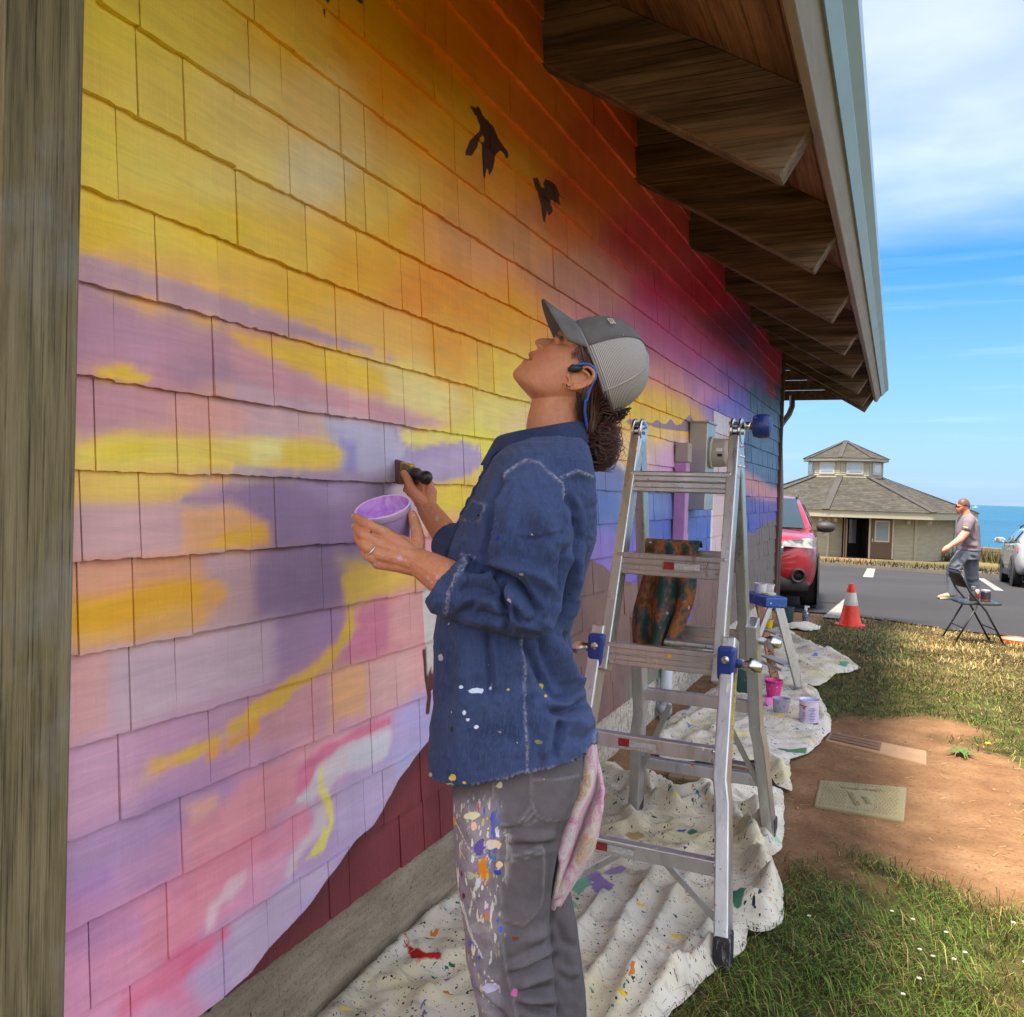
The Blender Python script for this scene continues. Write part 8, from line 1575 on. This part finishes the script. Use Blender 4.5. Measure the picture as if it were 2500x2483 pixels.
# ---------------------------------------------------------------- cup, brush, rag
def held():
    top = at(934, 1237, 1.655); bot = at(956, 1291, 1.690); ax = imu*.90-fwd*.40-imr*.16; ax /= np.linalg.norm(ax); h = .078; bot = top-ax*h; R = rot_to(np.cross([0, 1.0, 0], ax), np.cross(ax, np.cross([0, 1.0, 0], ax)))
    pl = splat_mat('lilac_smeared_tub', rgb(186, 160, 206), [rgb(206, 190, 222), rgb(110, 90, 160), rgb(222, 206, 226), rgb(160, 120, 190)], .3, .5, 50); wet = NT('wet_lilac_paint'); v = wet.tc(); wet.set('Base Color', wet.ramp(wet.noise(wet.map((1, 1, 1)), 26, 3, .5, 1.5), [(.3, rgb(168, 110, 196)), (.5, rgb(190, 140, 206)), (.7, rgb(206, 170, 212))])); wet.set('Roughness', .2); wet.bump(wet.noise(v, 30, 3), .4, .006)
    R0 = thing('paint_tub', 'lilac paint tub held up in her left hand', 'tub', bot); b = MB(); b.lathe([(.0001, 0), (.035, 0), (.037, .003), (.0515, h-.012)], bot, 40, R, cap=False); b.build('tub_wall', pl, R0, smooth=True)
    b = MB(); b.lathe([(.0515, h-.014), (.054, h-.012), (.0545, h-.002), (.0555, h), (.0535, h+.0015), (.0515, h)], bot, 40, R, cap=False); b.build('tub_rim', flat('pale_lilac_rim', rgb(206, 186, 222), .3), R0, smooth=True)
    b = MB(); b.lathe([(.0515, h), (.0495, h-.012), (.0465, h-.030)], bot, 40, R, cap=False); b.build('tub_inside', wet.mat, R0, smooth=True); b = MB(); b.lathe([(.0001, h-.030), (.03, h-.031), (.047, h-.028)], bot, 40, R, cap=False); b.build('tub_paint', wet.mat, R0, smooth=True)
    tip = at_x(958, 1150, WX+.016); ferr0 = at(981, 1155, 2.335); ferr1 = at(1006, 1160, 2.285); end = at(1040, 1166, 2.215); R1 = thing('paint_brush', 'short angled brush with black handle in her right hand against the wall', 'brush', ferr1); up_ = np.array([0, 0, 1.0])
    b = MB(); bb_ = at(964, 1150, 2.36); b.beam(ferr0, bb_, .016, .062, up_, w2=.010, h2=.066); 
    nb = NT('purple_dipped_bristles'); nb.set('Base Color', nb.ramp(nb.noise(nb.map((40, 40, 160)), 3, 3), [(.35, rgb(92, 60, 60)), (.65, rgb(140, 100, 110))])); nb.set('Roughness', .8); nb.bump(nb.noise(nb.map((20, 20, 260)), 2, 2), .8, .004); b.build('bristles', nb.mat, R1, bevel=.003)
    b = MB(); b.beam(ferr0, ferr1, .018, .058, up_, w2=.019, h2=.054); b.build('ferrule', flat('brass_ferrule', rgb(150, 124, 66), .35, .8, var=.3, scale=60), R1, bevel=.003); b = MB()
    for k in (.15, .3, .85): q = ferr0*(1-k)+ferr1*k; b.beam(q-(ferr1-ferr0)*.015, q+(ferr1-ferr0)*.015, .020, .060, up_)
    b.build('ferrule_crimp', flat('brass_ridge', rgb(186, 160, 90), .3, .8), R1); b = MB(); p, r = smooth_chain([ferr1, ferr1*.7+end*.3, ferr1*.4+end*.6, end], [.020, .022, .014, .018], 5); limb(b, p, r, 14); b.build('handle', flat('black_rubber_handle', rgb(30, 28, 32), .4, var=.3, scale=60), R1, smooth=True)
    # terry rag hung from her back pocket
    n = NT('stained_terry'); v = n.tc(); c = n.ramp(n.noise(n.map((16, 16, 9)), 1.3, 3, .5), [(.28, rgb(150, 70, 170)), (.40, rgb(226, 206, 210)), (.47, rgb(214, 96, 160)), (.55, rgb(220, 206, 196)), (.62, rgb(206, 140, 70)), (.70, rgb(130, 160, 140)), (.78, rgb(90, 74, 66))]); pile = n.noise(v, 300, 3, .7); c = n.mix(n.mr(pile, .4, .65, .5, 0), c, rgb(236, 226, 226)); c = n.mix(n.mr(n.vor(v, 230, 1), .1, .3, .35, 0), c, rgb(120, 70, 90)); n.set('Base Color', c); n.set('Roughness', 1); n.set('Specular IOR Level', .05); n.set('Sheen Weight', .4); n.bump(pile, 1.0, .006)
    b = MB(); G = []; L_ = [(1418, 1826, 1452, 1812), (1412, 1880, 1470, 1876), (1398, 1940, 1480, 1930), (1386, 1990, 1462, 1990), (1372, 2050, 1452, 2046), (1362, 2110, 1438, 2090), (1350, 2170, 1400, 2150), (1343, 2218, 1362, 2210)]
    for i in range(46):
        t = i/45*(len(L_)-1); k = min(int(t), len(L_)-2); f = t-k; x0, y0, x1, y1 = [L_[k][q]*(1-f)+L_[k+1][q]*f for q in range(4)]; row = []
        for j in range(26): u = j/25; o = .02+.028*math.sin(u*9+t*.9)*(.4+.6*math.sin(i/45*pi))+.02*u; row.append(at(x0+(x1-x0)*u, y0+(y1-y0)*u+4*math.sin(u*7+t), 1.66+o))
        G.append(row)
    b.grid(G); o = b.build('paint_rag', n.mat, smooth=True, fixn=False); s = o.modifiers.new('s', 'SOLIDIFY'); s.thickness = .009; s2 = o.modifiers.new('u', 'SUBSURF'); s2.levels = 1; s2.render_levels = 1; tag(o, 'pink and orange stained terry rag hanging from her back pocket', 'rag')
held()
# ---------------------------------------------------------------- man walking across the lot
def man():
    zz = lambda x, y, d=0.0: at(2250+x*.2085, 1200+y*.2085, MD+d)
    MD = proj(on_lot(2330, 1464))[2]; g0 = on_lot(2340, 1462); R0 = thing('person', 'man in sunglasses, grey T-shirt and grey trousers walking across the lot', 'person', g0)
    b = MB(); hc = zz(500, 165)
    k = .2085*MD/2100
    ball(b, zz(492, 160), 72*k, 10, (1, .82, 1.12), np.stack([imr, imf, imu], 1)); limb(b, [zz(455, 195), zz(432, 232)], [42*k, 26*k]); limb(b, [zz(430, 190), zz(398, 200), zz(410, 212)], [22*k, 10*k, 10*k], 8); limb(b, [zz(510, 210), zz(520, 275)], [46*k, 50*k]); ball(b, zz(512, 190, -.07), 16*k, 6, (1, .6, 1.3), np.stack([imr, imf, imu], 1))
    limb(b, [zz(540, 330), zz(545, 560)], [80*k, 78*k]); limb(b, [zz(545, 400, -.15), zz(515, 485, -.22), zz(440, 570, -.24), zz(330, 640, -.24)], [50*k, 46*k, 42*k, 27*k]); limb(b, [zz(330, 640, -.24), zz(290, 668, -.24), zz(262, 690, -.23)], [26*k, 32*k, 24*k])
    for q in range(4): limb(b, [zz(272-4*q, 668+10*q, -.25+.02*q), zz(246-2*q, 690+7*q, -.25+.02*q), zz(252+4*q, 712+2*q, -.24+.02*q)], [12*k, 11*k, 9*k], 8)
    limb(b, [zz(300, 690, -.21), zz(286, 712, -.2)], [12*k, 10*k], 8)
    limb(b, [zz(560, 400, .18), zz(590, 520, .2), zz(560, 620, .2)], [46*k, 40*k, 28*k])
    me = remesh(b, .012, 3); V = vco(me); X, Y, D = proj(V); sk = np.tile(lin((212, 138, 112)), (len(V), 1)); zx, zy = (X-2250)/.2085, (Y-1200)/.2085; hr_ = ((zy < 150+(zx-430)*.30) & (zy < 200) & (zx > 425) & (zy < 215)) | ((zx > 548) & (zy < 205)); sk[hr_] = lin((92, 60, 40)); brd = (zy > 205) & (zy < 258) & (zx < 480) & (zx > 405); sk[brd] = lin((176, 112, 84)); colattr(me, sk); me.materials.append(M['skin']); link('body', me, R0)
    # shirt
    b = MB()
    def rg(x0, x1, y, w, d=0.0): A, B = zz(x0, y, d), zz(x1, y, d); return ellring((A+B)/2, (A-B)/np.linalg.norm(A-B), imf, np.linalg.norm(A-B)/2, w, 24, 2.3)
    b.loft([rg(470, 570, 272, .08), rg(455, 610, 300, .17), rg(440, 636, 340, .215), rg(425, 655, 400, .22), rg(415, 664, 470, .21), rg(418, 668, 560, .20), rg(424, 672, 640, .20), rg(430, 676, 695, .20)])
    limb(b, [zz(560, 330, -.15), zz(545, 370, -.2), zz(530, 430, -.225)], [66*k, 64*k, 56*k]); limb(b, [zz(560, 340, .16), zz(580, 430, .2)], [62*k, 54*k])
    me = remesh(b, .014, 3); FO = [(([(2250+x*.2085, 1200+y*.2085) for x, y in p]), w, a) for p, w, a in (([(520, 480), (580, 560), (650, 600)], 3.5, -.012), ([(480, 560), (560, 620), (650, 640)], 3.5, .010), ([(600, 420), (630, 520), (650, 600)], 3, -.01), ([(440, 640), (540, 660), (660, 670)], 3, -.008))]; V, N, X, Y, fc, d, _ = folds(me, FO); setco(me, V+N*(d*fc)[:, None]); me.materials.append(flat('heather_grey_tee', rgb(112, 100, 106), .9, var=.08, scale=30)); sh = link('shirt', me, R0)
    q = MB(); q.beam(zz(490, 412, -.30), zz(575, 440, -.30), .01, .02); q.build('sleeve_stripe', flat('lime_stripe', rgb(190, 206, 90), .8), sh, bevel=.004)
    # trousers
    b = MB(); b.loft([rg(425, 676, 690, .19), rg(415, 676, 740, .19), rg(400, 668, 800, .18)])
    def leg(rows): b.loft([rg(*r) for r in rows])
    leg([(428, 580, 692, .10, -.08), (386, 560, 745, .10, -.085), (346, 530, 800, .10, -.09), (312, 470, 880, .10, -.1), (296, 430, 960, .095, -.1), (300, 420, 1080, .085, -.1), (300, 408, 1180, .08, -.1), (302, 412, 1222, .08, -.1)])
    leg([(470, 676, 720, .11, .08), (488, 664, 820, .11, .09), (505, 658, 920, .10, .1), (522, 662, 1020, .095, .1), (545, 676, 1100, .09, .1), (575, 690, 1160, .085, .1), (600, 700, 1195, .08, .1)])
    me = remesh(b, .014, 3); FO = [(([(2250+x*.2085, 1200+y*.2085) for x, y in p]), w, a) for p, w, a in (([(450, 700), (440, 800), (480, 860)], 3.5, -.02), ([(320, 880), (400, 900), (470, 860)], 3, -.012), ([(520, 1010), (590, 1030), (660, 1010)], 3, .012), ([(530, 1060), (600, 1070), (670, 1050)], 3, -.012), ([(600, 740), (620, 820), (600, 900)], 4, -.01), ([(310, 960), (360, 980), (420, 960)], 3, .01), ([(560, 760), (640, 780)], 3, -.01))]; V, N, X, Y, fc, d, _ = folds(me, FO); setco(me, V+N*(d*fc)[:, None]); me.materials.append(flat('slate_trousers', rgb(86, 92, 100), .85, var=.12, scale=20)); link('trousers', me, R0)
    shoe = flat('tan_suede_shoe', rgb(150, 128, 100), .85); sl_ = flat('pale_sole', rgb(196, 184, 164), .8)
    for (x0, y0, x1, y1, d) in ((350, 1228, 205, 1250, -.1), (660, 1236, 560, 1268, .1)):
        q = MB(); A, B = zz(x0, y0-18, d), zz(x1, y1-14, d); p, r = smooth_chain([A, A*.6+B*.4, B], [36*k, 34*k, 22*k], 4); limb(q, p, r, 12); me = remesh(q, .012, 2); me.materials.append(shoe); so = link('shoe', me, R0); q = MB(); q.beam(A-imu*26*k, B-imu*14*k, .085, 16*k); q.build('sole', sl_, so, bevel=.008)
    q = MB(); q.beam(zz(398, 178, -.045), zz(448, 182, -.085), .02, 22*k); q.beam(zz(440, 176, -.088), zz(535, 160, -.098), .008, 7*k); q.beam(zz(398, 178, -.045), zz(396, 180, .06), .012, 20*k); q.build('sunglasses', flat('dark_lens', rgb(24, 20, 20), .15), R0, bevel=.003)
man()

# ================================================================== lawn blades, pebbles, flowers
def blades():
    r = np.random.default_rng(12); out = []; cols = []
    cl = [np.array(gp(p)) for p in (NEAR, MID, FARC)]; lids = [np.array([p[:2] for p in q]) for q in (Q, Q2)]
    for (y0, y1, x0, x1, dens, hl, wd) in ((1.1, 3.4, -.9, 2.7, 8600, .066, .0021), (3.4, 5.2, -.9, 3.4, 4600, .062, .0028), (5.2, 8.0, -1.1, 4.8, 2200, .055, .0038), (8.0, 12.7, -1.24, 8.0, 950, .062, .0062)):
        cnt = int((y1-y0)*(x1-x0)*dens); X = r.uniform(x0, x1, cnt); Y = r.uniform(y0, y1, cnt)
        px, py, d = proj(np.stack([X, Y, np.zeros(cnt)], 1)); ok = (px > 1200) & (px < 3500) & (py < 3400) & (Y < lawn_edge(X)+.04)
        da = dirt_amount(X, Y); cl_n = fnoise(X*7, Y*7, 31)
        ok &= r.random(cnt) > da*1.05-.03*(cl_n > .6); ok &= (r.random(cnt) < .35+1.3*np.clip(fnoise(X*4, Y*4, 33)-.22, 0, 1)*1.6)
        for P in cl: ok &= ~(inside(P, X, Y) & (dist_poly(P, X, Y, True) > .03))
        for P in lids: ok &= ~inside(P, X, Y)
        X, Y, cl_n, px, py = X[ok], Y[ok], cl_n[ok], px[ok], py[ok]; n_ = len(X); Z = gz(X, Y)+(fnoise(X*9, Y*9, 5)-.47)*.012*(Y < 10)-.004
        flow = 2*pi*fnoise(X*1.7, Y*1.7, 44)*1.6; an = flow+r.normal(0, .9, n_); h = hl*r.uniform(.45, 1.35, n_)*(.7+.9*fnoise(X*2.2, Y*2.2, 45)); ti = np.clip(r.normal(.95, .35, n_), .15, 1.45); bend = r.uniform(.1, .6, n_)
        dx, dy = np.cos(an), np.sin(an); sx, sy = -dy*wd*.5, dx*wd*.5
        b0 = np.stack([X-sx, Y-sy, Z], 1); b1 = np.stack([X+sx, Y+sy, Z], 1)
        m = np.stack([X+dx*h*.55*np.sin(ti*.8), Y+dy*h*.55*np.sin(ti*.8), Z+h*.55*np.cos(ti*.8)+.002], 1); s2 = np.stack([sx*.8, sy*.8, 0*sx], 1)
        t = np.stack([X+dx*h*np.sin(np.minimum(ti+bend, 1.5)), Y+dy*h*np.sin(np.minimum(ti+bend, 1.5)), Z+h*np.cos(np.minimum(ti+bend, 1.5))*.9+.003], 1)
        out.append(np.stack([b0, b1, m-s2, m+s2, t], 1))
        green = np.clip(.60-.52*sstep(5.9, 7.4, Y)+1.5*(fnoise(X*1.3, Y*1.3, 51)-.47)+.35*np.exp(-((Y-5.9)/.7)**2)+.25*sstep(.1, .8, X)*(Y < 3.6), .03, .97); isg = r.random(n_) < green
        g = np.array([lin(c) for c in ((50, 76, 20), (66, 92, 26), (80, 104, 34), (42, 62, 20), (92, 112, 38))])[r.integers(0, 5, n_)]; s = np.array([lin(c) for c in ((134, 112, 70), (112, 90, 54), (150, 130, 88), (92, 74, 44), (122, 106, 64))])[r.integers(0, 5, n_)]
        c = np.where(isg[:, None], g, s)*r.uniform(1.1, 1.8, n_)[:, None]; cols.append(np.repeat(c[:, None], 5, 1))
    P = np.concatenate(out); C = np.concatenate(cols); n_ = len(P)
    me = bpy.data.meshes.new('lawn_grass'); me.vertices.add(n_*5); me.vertices.foreach_set('co', P.astype(np.float32).ravel())
    base = np.arange(n_)*5; q = np.stack([base, base+1, base+3, base+2], 1); t = np.stack([base+2, base+3, base+4], 1)
    loops = np.concatenate([q.ravel(), t.ravel()]); me.loops.add(len(loops)); me.loops.foreach_set('vertex_index', loops.astype(np.int32)); me.polygons.add(2*n_); st = np.concatenate([np.arange(n_)*4, 4*n_+np.arange(n_)*3]); me.polygons.foreach_set('loop_start', st.astype(np.int32)); me.update(calc_edges=True); me.validate()
    colattr(me, C.reshape(-1, 3)); n = NT('grass_blades'); n.set('Base Color', n.attr('Col')); n.set('Roughness', .6); n.set('Specular IOR Level', .25); me.materials.append(n.mat); o = link('lawn_grass', me); o['kind'] = 'stuff'; tag(o, 'mixed green and dry lawn grass right of the building', 'grass')
blades()
def pebbles():
    r = random.Random(3); b = MB()
    for i in range(900):
        x, y = r.uniform(-1.0, 1.9), r.uniform(2.2, 6.2)
        if dirt_amount(np.array([x]), np.array([y]))[0] < .5 or any(inside(np.array(gp_), np.array([x]), np.array([y]))[0] for gp_ in CLX): continue
        s = r.choice((.002, .003, .004, .006, .012 if r.random() < .15 else .003)); z = float(gz(x, y)); c = np.array([x, y, z+s*.2]); V = [c+np.array([r.uniform(.6, 1)*s*a, r.uniform(.6, 1)*s*bb, r.uniform(.5, .9)*s*cc]) for a, bb, cc in ((1, 0, 0), (-1, 0, 0), (0, 1, 0), (0, -1, 0), (0, 0, 1), (0, 0, -1))]; b.add(V, [(0, 2, 4), (2, 1, 4), (1, 3, 4), (3, 0, 4), (2, 0, 5), (1, 2, 5), (3, 1, 5), (0, 3, 5)])
    o = b.build('pebbles', flat('soil_crumbs', rgb(146, 112, 82), .95, var=.3, scale=40), fixn=False); o['kind'] = 'stuff'; tag(o, 'small stones and crumbs scattered over the bare dirt', 'pebbles')
    b = MB()
    for i in range(420):
        x, y = r.uniform(-.6, 1.9), r.uniform(2.2, 6.0)
        if dirt_amount(np.array([x]), np.array([y]))[0] < .35 or any(inside(np.array(gp_), np.array([x]), np.array([y]))[0] for gp_ in CLX): continue
        a = r.uniform(0, pi); L_ = r.uniform(.01, .05); z = float(gz(x, y))+.006; b.beam((x, y, z), (x+cos(a)*L_, y+sin(a)*L_, z+.001), .0016, .001)
    o = b.build('straw_litter', flat('dead_straw', rgb(176, 148, 104), .9, var=.3, scale=20), fixn=False); o['kind'] = 'stuff'; tag(o, 'bits of dead straw lying on the bare dirt', 'straw')
CLX = [gp(NEAR), gp(MID)]
pebbles()
def flowers():
    wh = flat('daisy_white', rgb(222, 220, 214), .7); ye = flat('flower_yellow', rgb(222, 180, 30), .6); gr = flat('flower_stem', rgb(70, 98, 36), .7)
    SPOT = [(1972, 2260), (2174, 2248), (2225, 2272), (2470, 2285), (2242, 2344), (2274, 2362), (2352, 2358), (2240, 2428), (2498, 2382), (2325, 2372), (2200, 2468), (2306, 2300)]
    for i, (x, y) in enumerate(SPOT):
        p = on_ground(x, y); h = .03+.015*random.random(); R0 = thing('daisy', 'small white daisy dotted in the near lawn', 'flower', p, 'daisies in the near lawn'); b = MB(); b.tube([p, p+np.array([.003, 0, h])], .0008, 5); b.build('stem', gr, R0); c = p+np.array([.003, 0, h]); b = MB()
        for k in range(11): a = 2*pi*k/11; e = np.array([cos(a), sin(a), .25]); s = np.array([-sin(a), cos(a), 0])*.0016; b.add([c+e*.002-s*.5, c+e*.002+s*.5, c+e*.006+s*.8, c+e*.006-s*.8], [(0, 1, 2, 3)])
        b.build('petals', wh, R0, fixn=False); b = MB(); ball(b, c+np.array([0, 0, .0012]), .0019, 5, (1, 1, .6)); b.build('flower_heart', ye, R0, smooth=True)
    p = on_ground(2411, 1842); R0 = thing('dandelion', 'single yellow dandelion beside its leaf rosette at the dirt edge', 'flower', p); b = MB(); b.tube([p, p+np.array([0, 0, .05])], .0016, 6); b.build('stem', gr, R0); b = MB(); c = p+np.array([0, 0, .052])
    for k in range(40): a = 2.4*k; e = np.array([cos(a), sin(a), .2+.8*(1-k/40)]); e /= np.linalg.norm(e); s = np.array([-sin(a), cos(a), 0])*.002; b.add([c-s*.5, c+s*.5, c+e*.018+s, c+e*.018-s], [(0, 1, 2, 3)])
    b.build('petals', ye, R0, fixn=False)
    p = on_ground(2345, 1845)
    for k in range(14):
        a = 2*pi*k/14+random.random()*.5; L_ = .06+.05*random.random(); e = np.array([cos(a), sin(a), 0]); s = np.array([-sin(a), cos(a), 0]); b = MB(); G = []
        for t in np.linspace(0, 1, 7): w = .010*math.sin(min(1, t*1.15)*pi*.9+.15)*(1+.35*math.sin(t*26)); q = p+e*L_*t+np.array([0, 0, .012+.02*math.sin(t*pi)]); G.append([q-s*w, q, q+s*w])
        b.grid(G); b.build('leaf', gr, R0, smooth=True, fixn=False)
flowers()
